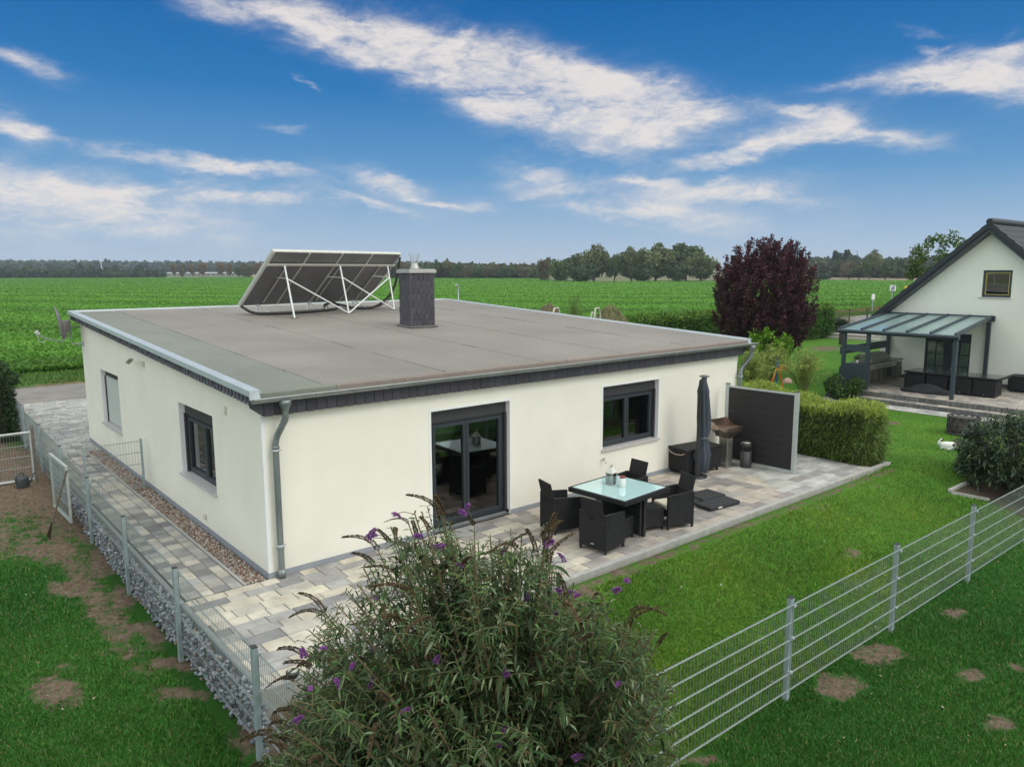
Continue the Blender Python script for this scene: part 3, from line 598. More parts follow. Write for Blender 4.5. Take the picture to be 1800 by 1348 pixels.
downpipe(.25, .145, -.085, 0.0); downpipe(11.19, 10.99, -.085, -0.02)
# windows and doors
def frame_y(mb, a, b, c, d, y0, y1, t): mb.box(a, a+t, y0, y1, c, d); mb.box(b-t, b, y0, y1, c, d); mb.box(a+t, b-t, y0, y1, c, c+t); mb.box(a+t, b-t, y0, y1, d-t, d)
def window(face, u0, u1, z0, z1, split, label=None, name='window', shut=.2, sill=True, closed=False):
    """face 'y' (front) or 'x' (left wall); built as front then swapped"""
    m = None
    if face == 'x': m = Matrix(((0, 1, 0, 0), (1, 0, 0, 0), (0, 0, 1, 0), (0, 0, 0, 1)))
    def fin(mb, nm, mt, par, **k):
        if m is not None: mb.v = [tuple(m@Vector(p)) for p in mb.v]
        return mb.build(nm, mt, par, **k)
    w_ = empty(name); w_.parent = house
    if label: w_['label'] = label
    y0 = RD-.03
    mb = MB(); mb.box(u0+.002, u1-.002, y0-.025, y0+.1, z1-shut, z1-.002); mb.box(u0+.002, u1-.002, y0-.028, y0-.02, z1-shut-.008, z1-shut+.002, None)
    mb.box(u0+.002, u0+.045, y0-.05, y0+.02, z0, z1-shut); mb.box(u1-.045, u1-.002, y0-.05, y0+.02, z0, z1-shut)
    fin(mb, 'shutter_box', BOXD, w_, bevel=.003)
    zt = z1-shut-.003
    mb = MB(); frame_y(mb, u0+.045, u1-.045, z0, zt, y0+.0, y0+.06, .045)
    us = [u0+.09]+split+[u1-.09]
    for a, b in zip(us[:-1], us[1:]): frame_y(mb, a+.004, b-.004, z0+.05, zt-.05, y0-.015, y0+.05, .055)
    fin(mb, 'frame', ANTH, w_, bevel=.004)
    mb = MB()
    for a, b in zip(us[:-1], us[1:]): mb.box(a+.055, b-.055, y0+.022, y0+.030, z0+.10, zt-.10)
    fin(mb, 'pane', GLASS, w_)
    if sill: fin(MB().box(u0-.03, u1+.03, -.055, RD-.02, z0-.035, z0-.001), 'sill', GRANITE, w_, bevel=.006)
    if closed:
        mb = MB(); z = z0+.01
        while z < zt-.02: mb.prism([(y0-.020, z), (y0-.011, z), (y0-.011, z+.043), (y0-.020, z+.043), (y0-.029, z+.022)], 'x', u0+.046, u1-.046); z += .047
        fin(mb, 'roller_shutter', mat('shutter slat', (.50, .53, .50), .6, var=.05), w_)
    return w_
window('y', *WF, [7.40]); window('x', *WL2, [2.72], label='dark framed window nearer the corner on the left wall')
window('x', *WL1, [8.7], label='window on the left wall with its pale roller shutter down', closed=True, shut=.16)
d_ = window('y', DOOR[0], DOOR[1], .045, DOOR[3], [3.46], name='patio_door', sill=False)
o = MB().box(DOOR[0]+.01, DOOR[1]-.01, .02, RD+.1, -.01, .028).box(DOOR[0]+.04, DOOR[1]-.04, .06, .09, .028, .045).build('threshold', ZINC, d_)
# room behind the glass
ROOMW = mat('room wall', (.78, .74, .66), .9, var=.04); ROOMF = mat('wooden floor', (.28, .20, .15), .45, var=.3, scale=3, stretch=(1, 8, 1)); 
mb = MB(); r0, r1, r2, r3 = .32, 10.7, .26, 5.2
mb.quad((r0, r3, .02), (r1, r3, .02), (r1, r3, 2.3), (r0, r3, 2.3)); mb.quad((r0, r2, .02), (r0, r3, .02), (r0, r3, 2.3), (r0, r2, 2.3)); mb.quad((r1, r2, .02), (r1, r3, .02), (r1, r3, 2.3), (r1, r2, 2.3)); mb.quad((r0, r2, 2.3), (r1, r2, 2.3), (r1, r3, 2.3), (r0, r3, 2.3))
mb.quad((5.6, .26, .02), (5.6, r3, .02), (5.6, r3, 2.3), (5.6, .26, 2.3))
mb.build('room_wall', ROOMW, house, fix=False)
MB().quad((r0, r2, .022), (r1, r2, .022), (r1, r3, .022), (r0, r3, .022)).build('room_floor', ROOMF, house, fix=False)
mb = MB(); mb.box(.2, .26, .05, r3, .0, .3)
# curtains inside front window
CURT = mat('curtain', (.50, .47, .42), .9, var=.1)
mb = MB()
for a, b in ((6.75, 6.98), (7.62, 8.14)):
    n = 24; vs = []
    for i in range(n+1):
        x = a+(b-a)*i/n; vs += [(x, .30+.02*math.sin(i*1.3), .8), (x, .30+.02*math.sin(i*1.3), 1.95)]
    mb = MB(); mb.add(vs, [(2*i, 2*i+2, 2*i+3, 2*i+1) for i in range(n)]); mb.build('curtain', CURT, house, fix=False)
# chimney
CH = empty('chimney'); CH.parent = house
cx0, cx1, cy0, cy1, cz0, cz1 = 5.56, 6.20, 5.02, 5.52, 2.80, 4.12
mb = MB(); mb.box(cx0+.015, cx1-.015, cy0+.015, cy1-.015, cz0, cz1, (.03, .027, .033))
rows = 8; hh = (cz1-2.90)/rows
for r in range(rows):
    z0 = 2.90+r*hh-.02; off = (r % 2)*.07
    for side in ('f', 'l', 'r'):
        ln0, ln1 = (cx0, cx1) if side == 'f' else (cy0, cy1); x = ln0-off
        while x < ln1-.01:
            a, b = max(x, ln0), min(x+.137, ln1); x += .14
            if b-a < .02: continue
            c = shcol(); pr = .018+.006*rnd.random()
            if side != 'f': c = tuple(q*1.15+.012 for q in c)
            pl = [(a, z0+.012), (a+.02, z0), (b-.03, z0), (b-.004, z0+.035), (b-.004, z0+hh+.01), (a, z0+hh+.01)]
            if b-a < .06: pl = [(a, z0), (b-.003, z0), (b-.003, z0+hh+.01), (a, z0+hh+.01)]
            if side == 'f': mb.prism(pl, 'y', cy0+.015-pr-.010*(1), cy0+.016, c)
            elif side == 'l': mb.prism(pl, 'x', cx0+.015-pr, cx0+.016, c)
            else: mb.prism(pl, 'x', cx1-.016, cx1-.015+pr, c)
mb.box(cx0-.008, cx0+.01, cy0-.012, cy0+.004, 2.88, cz1, (.12, .115, .12))
mb.build('slate_cladding', SHING, CH)
MB().box(cx0-.045, cx1+.045, cy0-.045, cy1+.045, cz1, cz1+.07).box(cx0-.02, cx1+.02, cy0-.02, cy1+.02, cz1+.07, cz1+.09).build('chimney_cap', mat('cap metal', (.44, .43, .42), .5, .4, var=.1), CH, bevel=.006)
mb = MB(); c0 = (5.84, 5.27, cz1+.09); mb.lathe([(.125, 0), (.11, .03), (.085, .10), (.08, .14)], 18, c0)
for k in range(8):
    a = 2*math.pi*k/8; mb.tube([(c0[0]+.07*math.cos(a), c0[1]+.07*math.sin(a), c0[2]+.13), (c0[0]+.125*math.cos(a), c0[1]+.125*math.sin(a), c0[2]+.36)], .005, 5)
    b = 2*math.pi*(k+1)/8
mb.build('flue_cowl', mat('steel', (.42, .42, .40), .45, .7, var=.08), CH)
MB().prism([(cy0-.07, rz(cy0)+.016), (cy1+.07, rz(cy1)+.018), (cy1+.07, rz(cy1)+.055), (cy0-.07, rz(cy0)+.05)], 'x', cx0-.06, cx1+.06, (.16, .15, .145)).build('flashing_collar', FELT, CH, bevel=.01)
# small fittings on the walls
PLAST = mat('ivory plastic', (.62, .60, .50), .5, var=.04)
t = empty('floodlight', (0, 6.0, 2.44), 0, 'slim wall floodlight with motion sensor high on the left wall', 'lamp')
MB().box(-.05, .0, -.38, -.30, -.04, .06).tube([(-.03, -.34, 0), (-.10, -.24, .02), (-.13, -.16, .03)], .012, 6).build('wall_bracket', PLAST, t, bevel=.004)
mt = Matrix.Translation((-.16, .02, .04))@Matrix.Rotation(R(-18), 4, 'X')@Matrix.Rotation(R(28), 4, 'Y')
MB().box(-.045, .03, -.17, .17, -.018, .018, mtx=mt).build('lamp_head', mat('lamp head', (.36, .34, .26), .5), t, bevel=.006)
t = empty('sensor_box', (0, 1.32, 2.16), 0, 'small ivory sensor box on the left wall near the corner below the eaves', 'sensor')
MB().box(-.025, -.002, -.025, .025, -.06, .06).build('housing', PLAST, t, bevel=.004); MB().box(-.035, -.025, -.013, .013, -.05, .0).build('cover', PLAST, t, bevel=.003)
t = empty('outdoor_socket', (0, 2.57, .23), 0, 'small ivory power socket low on the left wall', 'socket')
MB().box(-.03, -.002, -.035, .035, -.05, .05).build('housing', PLAST, t, bevel=.005); MB().box(-.042, -.03, -.028, .028, -.035, .03).build('lid', PLAST, t, bevel=.004)
t = empty('garden_tap', (6.60, 0, .585), 0, 'chrome garden tap on the cream wall behind the table', 'tap'); CHR = mat('chrome', (.55, .53, .50), .2, 1.0, var=.05)
MB().lathe([(.03, -.004), (.03, .004)], 12).tube([(0, 0, 0), (0, -.07, 0), (0, -.10, -.03), (0, -.10, -.06)], .012, 8).build('spout', CHR, t); MB().bar((-.03, -.05, .03), (.03, -.05, .03), .012).tube([(0, -.05, 0), (0, -.05, .03)], .006, 6).build('handle', CHR, t)
# satellite dish
t = empty('satellite_dish', (0, 11.12, 2.44), 0, 'grey satellite dish on a bracket at the far left house corner', 'satellite dish')
DG = mat('dish grey', (.20, .19, .19), .6, .1, var=.15); DL = mat('dish galvanised', (.40, .42, .43), .45, .6, var=.15)
mb = MB(); mb.tube([(0, 0, 0), (-.21, .12, 0), (-.23, .14, .03), (-.23, .14, .66)], .017, 8); mb.box(-.012, -.001, -.05, .05, -.06, .06); mb.tube([(-.23, .14, .42), (.05, .25, .42)], .012, 6); mb.build('mast', DL, t)
mb = MB(); vs = []; fs = []; nr, na = 6, 28
for i in range(nr+1):
    r = i/nr
    for k in range(na):
        a = 2*math.pi*k/na; vs.append((.075*r*r, .37*r*math.cos(a), .41*r*math.sin(a)))
for i in range(nr):
    for k in range(na): fs.append((i*na+k, i*na+(k+1) % na, (i+1)*na+(k+1) % na, (i+1)*na+k))
vs2 = [(v[0]-.012, v[1], v[2]) for v in vs]
ml = Matrix.Translation((-.40, .12, .52))@Matrix.Rotation(R(-7), 4, 'Z')@Matrix.Rotation(R(-8), 4, 'Y')@Matrix.Scale(-1, 4, (1, 0, 0))
mb.add([ml@Vector(v) for v in vs+vs2], fs+[tuple(len(vs)+i for i in f) for f in fs], None, True)
e0 = nr*na; mb.add([ml@Vector(v) for v in vs[e0:]+vs2[e0:]], [(k, (k+1) % na, (k+1) % na+na, k+na) for k in range(na)])
mb.build('reflector', DG, t)
MB().box(-.40, -.24, .09, .17, .30, .58).bar((-.36, .13, .15), (-.34, .13, .55), .07, .09).build('mount_bracket', DG, t, bevel=.008)
mb = MB(); mb.tube([(-.36, .12, .14), (-.42, .11, .08), (-.55, .06, .10), (-.78, .0, .18), (-.93, -.05, .27)], .018, 6); mb.build('feed_arm', DL, t)
MB().lathe([(.02, -.05), (.032, -.04), (.032, .05), (.028, .06)], 12, (-.95, -.05, .32)).bar((-1.0, -.05, .34), (-.90, -.05, .30), .05).tube([(-.95, -.05, .27), (-.93, -.04, .12), (-.86, -.02, .08), (-.78, 0, .15)], .008, 5).build('receiver', mat('receiver plastic', (.5, .5, .47), .5), t)
# sensor pole behind the roof
t = empty('roof_lamp', (11.3, 11.12, 2.7), 0, 'small grey lamp on a short pole at the far roof corner', 'lamp')
MB().tube([(-.12, -.1, .25), (0, 0, .3), (0, 0, .95)], .022, 8).build('pole', DL, t); MB().box(-.20, .10, -.045, .045, -.035, .035, mtx=Matrix.Translation((-.05, 0, .98))@Matrix.Rotation(R(9), 4, 'Y')@Matrix.Rotation(R(50), 4, 'Z')).build('lamp_head', DL, t, bevel=.01)
# ------------------------------------------------------------ solar collector
t = empty('solar_collector', (3.27, 9.37, 0), math.radians(14.94), 'large tilted solar thermal collector on white struts on the flat roof', 'solar collector')
Ls, s_, zb, zt_ = 4.336, 1.413, 3.33, 4.62     # local x along the panel, local -y towards the terrace
SW = mat('white strut', (.80, .81, .81), .4, .3, var=.06); SBACK = mat('collector back', (.19, .185, .195), .38, .35, var=.12, scale=3); SRAIL = mat('collector rail', (.58, .57, .53), .4, .4, var=.08)
dirT = Vector((0, -s_, zt_-zb)); Lt = dirT.length; eT = dirT.normalized(); nT = -Vector((1, 0, 0)).cross(eT)
def SP(a, b, c=0): p = Vector((0, 0, zb))+Vector((a, 0, 0))+eT*b+nT*c; return tuple(p)
pw = Ls/4
for k in range(4):
    mb = MB(); a, b = k*pw+.012, (k+1)*pw-.012
    vs = [SP(a, 0, 0), SP(b, 0, 0), SP(b, Lt, 0), SP(a, Lt, 0), SP(a, 0, .08), SP(b, 0, .08), SP(b, Lt, .08), SP(a, Lt, .08)]
    mb.add(vs, [(0, 1, 2, 3), (4, 5, 6, 7), (0, 1, 5, 4), (1, 2, 6, 5), (2, 3, 7, 6), (3, 0, 4, 7)]); mb.build('collector_panel', SBACK, t)
mb = MB()
for b in (-.01, Lt+.01): mb.bar(SP(-.03, b, .04), SP(Ls+.03, b, .04), .04, .08, up=tuple(nT))
mb.bar(SP(-.02, Lt*.80, -.05), SP(Ls+.02, Lt*.80, -.05), .05, .05, up=tuple(nT)) if nT.y > 0 else mb.bar(SP(-.02, Lt*.80, -.05), SP(Ls+.02, Lt*.80, -.05), .05)
for k in range(5):
    mb.bar(SP(k*pw, 0, .0), SP(k*pw, Lt, .0), .045, .05, up=tuple(nT))
mb.bar(SP(-.02, 0, .04), SP(-.02, Lt, .04), .03, .07, up=tuple(nT)); mb.bar(SP(Ls+.02, 0, .04), SP(Ls+.02, Lt, .04), .03, .07, up=tuple(nT))
mb.bar(SP(.6, .1, -.03), SP(.6, Lt*.8, -.03), .03); mb.bar(SP(2.35, .1, -.03), SP(2.35, Lt*.8, -.03), .03); mb.bar(SP(Ls-.5, .1, -.03), SP(Ls-.5, Lt*.8, -.03), .03)
mb.build('rail_frame', SRAIL, t)
cr_, sr_ = math.cos(-math.radians(14.94)), math.sin(-math.radians(14.94))
def tol(x, y, z): dx, dy = x-3.27, y-9.37; return (dx*cr_-dy*sr_, dx*sr_+dy*cr_, z)
feet = [tol(4.12, 8.10, 3.03), tol(5.86, 8.58, 3.06), tol(7.57, 9.09, 3.08)]
tops = [SP(f[0]-.02, Lt*.80, -.07) for f in feet]
for f, p in zip(feet, tops): MB().tube([f, p], .024, 8).build('strut', SW, t); MB().box(f[0]-.09, f[0]+.09, f[1]-.06, f[1]+.06, f[2]-.03, f[2]+.004).build('foot_plate', mat('foot felt', (.10, .09, .085), .9), t)
def lerp(a, b, k): return tuple(a[i]+(b[i]-a[i])*k for i in range(3))
for a, b in ((lerp(tops[0], feet[0], .25), feet[1]), (lerp(tops[1], feet[1], .24), feet[2]), (lerp(tops[2], feet[2], .26), feet[1])): MB().tube([a, b], .020, 8).build('brace', SW, t)
for k in (.5, 2.15, 3.8):
    MB().tube([SP(k, .0, -.0), (k+.04, -.50, rz(8.95+k*.25)+.02)], .014, 6).build('stay', SW, t); MB().tube([lerp(feet[min(2, int(k/1.6))], tops[min(2, int(k/1.6))], .75), SP(k, Lt*.55, -.02)], .012, 6).build('stay', SW, t)
    MB().bar((k, 0, zb), (k, .05, rz(9.4+k*.25)+.01), .05).build('rear_foot', SW, t)
HOSE = mat('hose foam', (.028, .026, .026), .75, var=.1)
def hose(pts, r=.034):
    q = [Vector(p) for p in pts]; 
    for _ in range(2):
        s = [q[0]]
        for a, b in zip(q[:-1], q[1:]): s += [a*.75+b*.25, a*.25+b*.75]
        s.append(q[-1]); q = s
    return MB().tube(q, r, 8).build('insulated_pipe', HOSE, t)
hose([(-.03, -.04, zb-.02), (.12, -.30, rz(9.0)+.06), (.5, -.55, rz(9)+.05), (1.2, -.72, rz(9)+.05), (2.1, -.68, rz(9.2)+.05), (2.85, -.45, rz(9.6)+.05), (3.0, -.2, rz(9.7)+.12), (2.95, -.1, rz(9.8)+.22)])
hose([(Ls+.05, -1.36, zt_-.06), (Ls+.04, -1.28, 4.1), (Ls-.05, -1.15, 3.55), (Ls-.5, -.95, rz(9.2)+.07), (Ls-1.1, -.75, rz(9.2)+.05), (2.95, -.35, rz(9.6)+.15), (2.75, -.25, rz(9.6)+.22), (2.55, -.2, rz(9.6)+.16)])
hose([(Ls+.02, -1.2, 3.9), (Ls-.1, -1.1, 3.35), (Ls-.4, -.9, 3.14), (Ls-.8, -.75, 3.13)], .012)
MB().lathe([(.09, 0), (.07, .02), (.06, .14)], 12, (2.62, -.15, rz(9.8)+.01)).build('roof_outlet', ZINC, t)

# ------------------------------------------------------------ wire mesh fences
GALV = mat('galvanised', (.33, .40, .42), .5, .35, var=.15, scale=9)
GALVW = mat('galvanised wire', (.28, .32, .315), .5, .45, var=.06)
DARKCAP = mat('post cap', (.03, .03, .03), .6)
def wire_panel(name, L_, h, par, loc, rz_, m=GALVW, step=.05, r=.0024, rows=6, sheet_=None, z0=None):
    """panel along local +x; origin at the bottom left corner"""
    mb = MB(); n = int(round(L_/step))
    for i in range(n+1):
        x = i*L_/n; z1 = h
        mb.add([(x-r, 0, 0), (x, -r, 0), (x+r, 0, 0), (x, r, 0), (x-r, 0, z1), (x, -r, z1), (x+r, 0, z1), (x, r, z1)], [(0, 1, 5, 4), (1, 2, 6, 5), (2, 3, 7, 6), (3, 0, 4, 7)])
    for k in range(rows):
        z = .02+k*(h-.04)/(rows-1); q = .0042
        for s in (-1, 1):
            y = s*(r+q)
            mb.add([(0, y-q, z), (0, y, z-q), (0, y+q, z), (0, y, z+q), (L_, y-q, z), (L_, y, z-q), (L_, y+q, z), (L_, y, z+q)], [(0, 1, 5, 4), (1, 2, 6, 5), (2, 3, 7, 6), (3, 0, 4, 7)])
    o = mb.build(name, m, par); o.location = loc; o.rotation_euler = (0, 0, rz_); return o
def fence(label, p0, d, n0, n1, zg, ztop, side, skip=(), wz=None):
    """posts at p0+k*2.52*d, wire on the side given"""
    t = empty('wire_fence', (p0[0], p0[1], 0), 0, label, 'fence'); d = Vector(d); a = math.atan2(d.y, d.x); s = Vector((side[0], side[1]))
    proto = {}
    for k in range(n0, n1+1):
        q = d*2.52*k; z0 = zg(k); z1 = ztop(k)
        mt = Matrix.Translation((q.x, q.y, 0))@Matrix.Rotation(a, 4, 'Z')
        po = MB().box(-.033, .033, -.026, .026, z0-.1, z1, mtx=mt).build('post', GALV, t, bevel=.004)
        c = MB(); c.box(-.035, .035, -.028, .028, z1, z1+.008, mtx=mt); c.build('cap', DARKCAP, po)
        e = s*.040
        for z in (z1-.08, z1-.45, z1-.85): c = MB(); c.box(q.x+e.x-.02, q.x+e.x+.02, q.y+e.y-.02, q.y+e.y+.02, z-.012, z+.012); c.build('clamp', ALU, po)
        if k < n1 and k not in skip:
            off = s*.036; h = 1.03
            wire_panel('mesh_panel', 2.51, h, t, (q.x+off.x, q.y+off.y, z1-.045-h), a)
    return t
fence('galvanised wire mesh fence running across the lawn on the right', (.979, -5.691, 0), (1, -.0117, 0), -1, 9, lambda k: -.53, lambda k: .667, (0, -1))
fl_z = lambda k: float(np.interp(-3.0+2.52*k, [3, 8.8, 17], [-.54, -.27, -.02]))
fl_t = lambda k: [.64, .655, .655, .655, .70, .80, .83, .93, .95][max(0, min(8, k+1))] if k >= -1 else .66
fence('galvanised wire mesh fence with stone filled foot along the side path', (-1.352, -3.0, 0), (.0048, 1, 0), -1, 7, fl_z, fl_t, (1, 0), skip=())
# cross fence between the house and the side path fence
t = empty('low_wire_fence', (-.13, 5.80, 0), 0, 'narrow wire mesh barrier across the side path fixed beside the house wall', 'fence')
MB().box(-.02, .02, -.02, .02, -.05, 1.0).build('post', GALV, t, bevel=.003); MB().box(-1.0, -.96, -.0, .04, -.05, .96).build('post', GALV, t, bevel=.003)
o = wire_panel('mesh_panel', .96, .93, t, (-.98, .02, .04), R(-1), step=.05, rows=5)
# open gate leaf folded against the fence
TUBEM = mat('gate frame metal', (.50, .53, .51), .5, .45, var=.14, scale=7)
t = empty('garden_gate', (-1.50, 5.22, 0), R(92), 'pale framed wire mesh gate standing folded against the fence beside the shovel', 'gate')
mb = MB(); z0, z1, L_ = -.24, .80, 1.35
mb.box(0, L_, -.02, .02, z1-.05, z1); mb.box(0, L_, -.02, .02, z0, z0+.05); mb.box(0, .05, -.02, .02, z0+.05, z1-.05); mb.box(L_-.05, L_, -.02, .02, z0+.05, z1-.05); mb.build('gate_frame', TUBEM, t, bevel=.004)
wire_panel('mesh_panel', L_-.10, z1-z0-.1, t, (.05, 0, z0+.05), 0, rows=5)
# tube framed panel leading off to the left with brown end post
t = empty('tube_gate', (-1.50, 9.0, 0), R(181), 'tube framed wire mesh gate across the lawn behind the watering can', 'gate')
mb = MB(); mb.tube([(.04, 0, .80), (3.2, 0, .80)], .024, 8); mb.tube([(.04, 0, -.22), (3.2, 0, -.22)], .024, 8); mb.tube([(.04, 0, -.30), (.04, 0, .84)], .024, 8); mb.build('gate_frame', TUBEM, t)
wire_panel('mesh_panel', 3.1, .98, t, (.07, 0, -.20), 0, rows=5)
MB().box(-.03, .03, -.03, .03, -.35, .92).build('end_post', mat('weathered post', (.14, .12, .11), .8, var=.25, scale=12), t, bevel=.004)
# watering can
t = empty('watering_can', (-1.80, 8.62, -.30), R(200), 'dark grey watering can on bare soil beside the fence', 'watering can')
PL = mat('dark plastic', (.045, .05, .055), .5, var=.1)
MB().lathe([(.10, 0), (.105, .01), (.11, .20), (.095, .25), (.07, .26)], 16, sx=1.15, sy=.85).build('can_body', PL, t); MB().tube([(-.10, 0, .06), (-.16, 0, .12), (-.24, 0, .27), (-.27, 0, .28)], [.022, .02, .014, .02], 8).build('spout', PL, t); MB().tube([(-.04, 0, .26), (-.02, 0, .33), (.07, 0, .33), (.14, 0, .24), (.125, 0, .10)], .012, 6).build('handle', PL, t)
# shovel leaning on the gate
t = empty('shovel', (-1.80, 5.05, -.42), 0, 'old shovel with wooden handle leaning against the garden gate', 'shovel')
a_, b_ = Vector((0, .15, .25)), Vector((.27, -.05, 1.19)); MB().tube([a_, lerp(a_, b_, .5), b_], [.019, .016, .018], 8).build('handle', mat('old wood', (.13, .10, .075), .8, var=.3, scale=15, stretch=(1, 1, .2)), t)
mb = MB(); mb.add([(-.02, .08, .27), (.02, .16, .28), (-.02, .20, .12), (-.05, .10, -.02), (-.10, .02, .10)], [(0, 1, 2, 3, 4)]); mb.add([(-.03, .07, .27), (.01, .15, .28), (-.03, .19, .12), (-.06, .09, -.02), (-.11, .01, .10)], [(4, 3, 2, 1, 0)]); mb.build('blade', mat('rusty steel', (.09, .065, .05), .7, .4, var=.3), t)

# ------------------------------------------------------------ terrace furniture
def rattan():
    m = bpy.data.materials.new('black rattan'); m.use_nodes = True; t = m.node_tree; b = t.nodes['Principled BSDF']; n = t.nodes.new; l = t.links.new
    tcn = n('ShaderNodeTexCoord'); w1 = n('ShaderNodeTexWave'); w1.bands_direction = 'Z'; w1.inputs['Scale'].default_value = 14; w1.inputs['Distortion'].default_value = .6; l(tcn.outputs['Object'], w1.inputs[0])
    w2 = n('ShaderNodeTexChecker'); w2.inputs['Scale'].default_value = 60; l(tcn.outputs['Object'], w2.inputs[0])
    k = n('ShaderNodeTexNoise'); k.inputs['Scale'].default_value = 9; l(tcn.outputs['Object'], k.inputs[0])
    ad = n('ShaderNodeMath'); ad.operation = 'MULTIPLY'; l(w1.outputs[1], ad.inputs[0]); l(k.outputs[0], ad.inputs[1])
    r = n('ShaderNodeValToRGB'); l(ad.outputs[0], r.inputs[0]); e = r.color_ramp.elements; e[0].color = (.010, .010, .011, 1); e[1].position = .7; e[1].color = (.034, .034, .037, 1)
    l(r.outputs[0], b.inputs['Base Color']); b.inputs['Roughness'].default_value = .6; b.inputs['Specular IOR Level'].default_value = .22
    bu = n('ShaderNodeBump'); bu.inputs['Strength'].default_value = .5; bu.inputs['Distance'].default_value = .006; l(w1.outputs[1], bu.inputs['Height']); l(bu.outputs[0], b.inputs['Normal'])
    return m
RAT = rattan(); BLK = mat('black lacquer', (.020, .020, .022), .4, var=.05)
IVORY = mat('ivory cushion', (.66, .61, .48), .95, var=.05, bump=.2); 
def armchair(loc, rzd, label, cushion=None, tilt=14, lift=0):
    """cube armchair, opening towards +x"""
    t = empty('rattan_armchair', loc, R(rzd), label, 'armchair', 'black rattan armchairs round the terrace table')
    w_, d_, h = .50, .50, .60; th = .045
    mb = MB(); 
    mb.prism([(-w_/2, .05), (w_/2, .05), (w_/2, h), (.10, h), (.10, h-.03), (-.10, h-.03), (-.10, h), (-w_/2, h)], 'x', 0, th) if False else None
    # back wall with a grip slot
    y0, y1 = -w_/2, w_/2; sl = .055
    mb.box(0, th, y0, y1, .06, h-.11); mb.box(0, th, y0, -sl, h-.11, h-.06); mb.box(0, th, sl, y1, h-.11, h-.06); mb.box(0, th, y0, y1, h-.06, h)
    mb.build('back_panel', RAT, t, bevel=.006)
    for s in (-1, 1):
        a, b = (y0, y0+th) if s < 0 else (y1-th, y1)
        MB().prism([(th+.001, .06), (d_, .06), (d_, h-.035), (th+.001, h)], 'y', a, b).build('armrest', RAT, t, bevel=.006)
    MB().box(th+.002, d_-.01, y0+th+.002, y1-th-.002, .26, .32).build('seat', RAT, t, bevel=.006)
    if cushion: MB().box(th+.03, d_-.0, y0+th+.008, y1-th-.008, .322, .40).build('cushion', cushion, t, bevel=.025)
    mt = Matrix.Translation((.055, 0, .40))@Matrix.Rotation(R(-tilt), 4, 'Y')
    MB().box(-.016, .016, y0+th+.012, y1-th-.012, 0, .44+lift, mtx=mt).build('backrest', RAT, t, bevel=.006)
    for (x, y) in ((.02, y0+.02), (.02, y1-.02), (d_-.02, y0+.02), (d_-.02, y1-.02)): MB().box(x-.016, x+.016, y-.016, y+.016, 0, .065).build('leg', BLK, t)
    MB().box(-.003, .0, -.03, .03, .115, .13).build('badge', ALU, t)
    return t
armchair((4.20, -1.06, 0), -14, 'black rattan armchair nearest the patio door, its backrest leaning to the left')
armchair((4.10, -2.17, 0), 8, 'black rattan armchair at the kerb corner of the table, nearest the shrub')
armchair((6.24, -2.24, 0), 162, 'black rattan armchair with an ivory seat cushion showing', IVORY)
armchair((6.32, -1.13, 0), 178, 'black rattan armchair on the wall side at the far end of the table')
def stool(loc, rzd, label):
    t = empty('rattan_footstool', loc, R(rzd), label, 'footstool', 'black rattan footstools under the terrace table')
    MB().box(-.19, .19, -.18, .18, .06, .34).build('stool_body', RAT, t, bevel=.008); MB().box(-.195, .195, -.185, .185, .341, .365).build('stool_top', RAT, t, bevel=.006)
    for x in (-.17, .17):
        for y in (-.16, .16): MB().box(x-.014, x+.014, y-.014, y+.014, 0, .065).build('leg', BLK, t)
stool((4.83, -2.02, 0), 8, 'black rattan footstool under the table in front of the nearest armchair'); stool((5.56, -2.02, 0), -17, 'black rattan footstool under the table before the ivory cushion')
t = empty('garden_table', (5.05, -1.83, 0), R(4), 'square black rattan table with pale turquoise glass top on the terrace', 'table')
hs = .575
mb = MB(); mb.box(-hs, hs, -hs, -hs+.07, .665, .74); mb.box(-hs, hs, hs-.07, hs, .665, .74); mb.box(-hs, -hs+.07, -hs+.07, hs-.07, .665, .74); mb.box(hs-.07, hs, -hs+.07, hs-.07, .665, .74); mb.build('table_rim', RAT, t, bevel=.006)
FROST = mat('frosted glass', (.45, .66, .66), .08, var=.02, spec=.6, coat=.6)
MB().box(-hs+.05, hs-.05, -hs+.05, hs-.05, .728, .743).build('glass_top', FROST, t, bevel=.003)
for s in (-1, 1): MB().box(-.42, .42, s*.04-.025, s*.04+.025, .05, .66).build('pedestal_panel', RAT, t) if s > 0 else MB().box(-.025, .025, -.44, .44, .05, .66).build('pedestal_panel', RAT, t)
for p in ((.10, -.42), (.0, .42), (-.40, .04), (.40, .04)): MB().box(p[0]-.028, p[0]+.028, p[1]-.028, p[1]+.028, 0, .665).build('leg', BLK, t)
# lantern and jar
t = empty('lantern', (5.06, -1.65, .743), R(10), 'silver framed glass lantern with ring handle on the turquoise table top', 'lantern')
SIL = mat('silver metal', (.50, .48, .45), .3, .8, var=.1); CLG = glassmat('clear glass', (.93, .96, .95))
mb = MB(); a = .058
for x in (-a, a):
    for y in (-a, a): mb.box(x-.006, x+.006, y-.006, y+.006, .0, .19)
mb.box(-a-.012, a+.012, -a-.012, a+.012, 0, .012); mb.box(-a-.012, a+.012, -a-.012, a+.012, .19, .20); mb.build('lantern_frame', SIL, t)
MB().add([(-a-.01, -a-.01, .20), (a+.01, -a-.01, .20), (a+.01, a+.01, .20), (-a-.01, a+.01, .20), (-.02, -.02, .285), (.02, -.02, .285), (.02, .02, .285), (-.02, .02, .285)], [(0, 1, 5, 4), (1, 2, 6, 5), (2, 3, 7, 6), (3, 0, 4, 7), (4, 5, 6, 7)]).build('lantern_roof', mat('cream metal', (.62, .60, .55), .5), t)
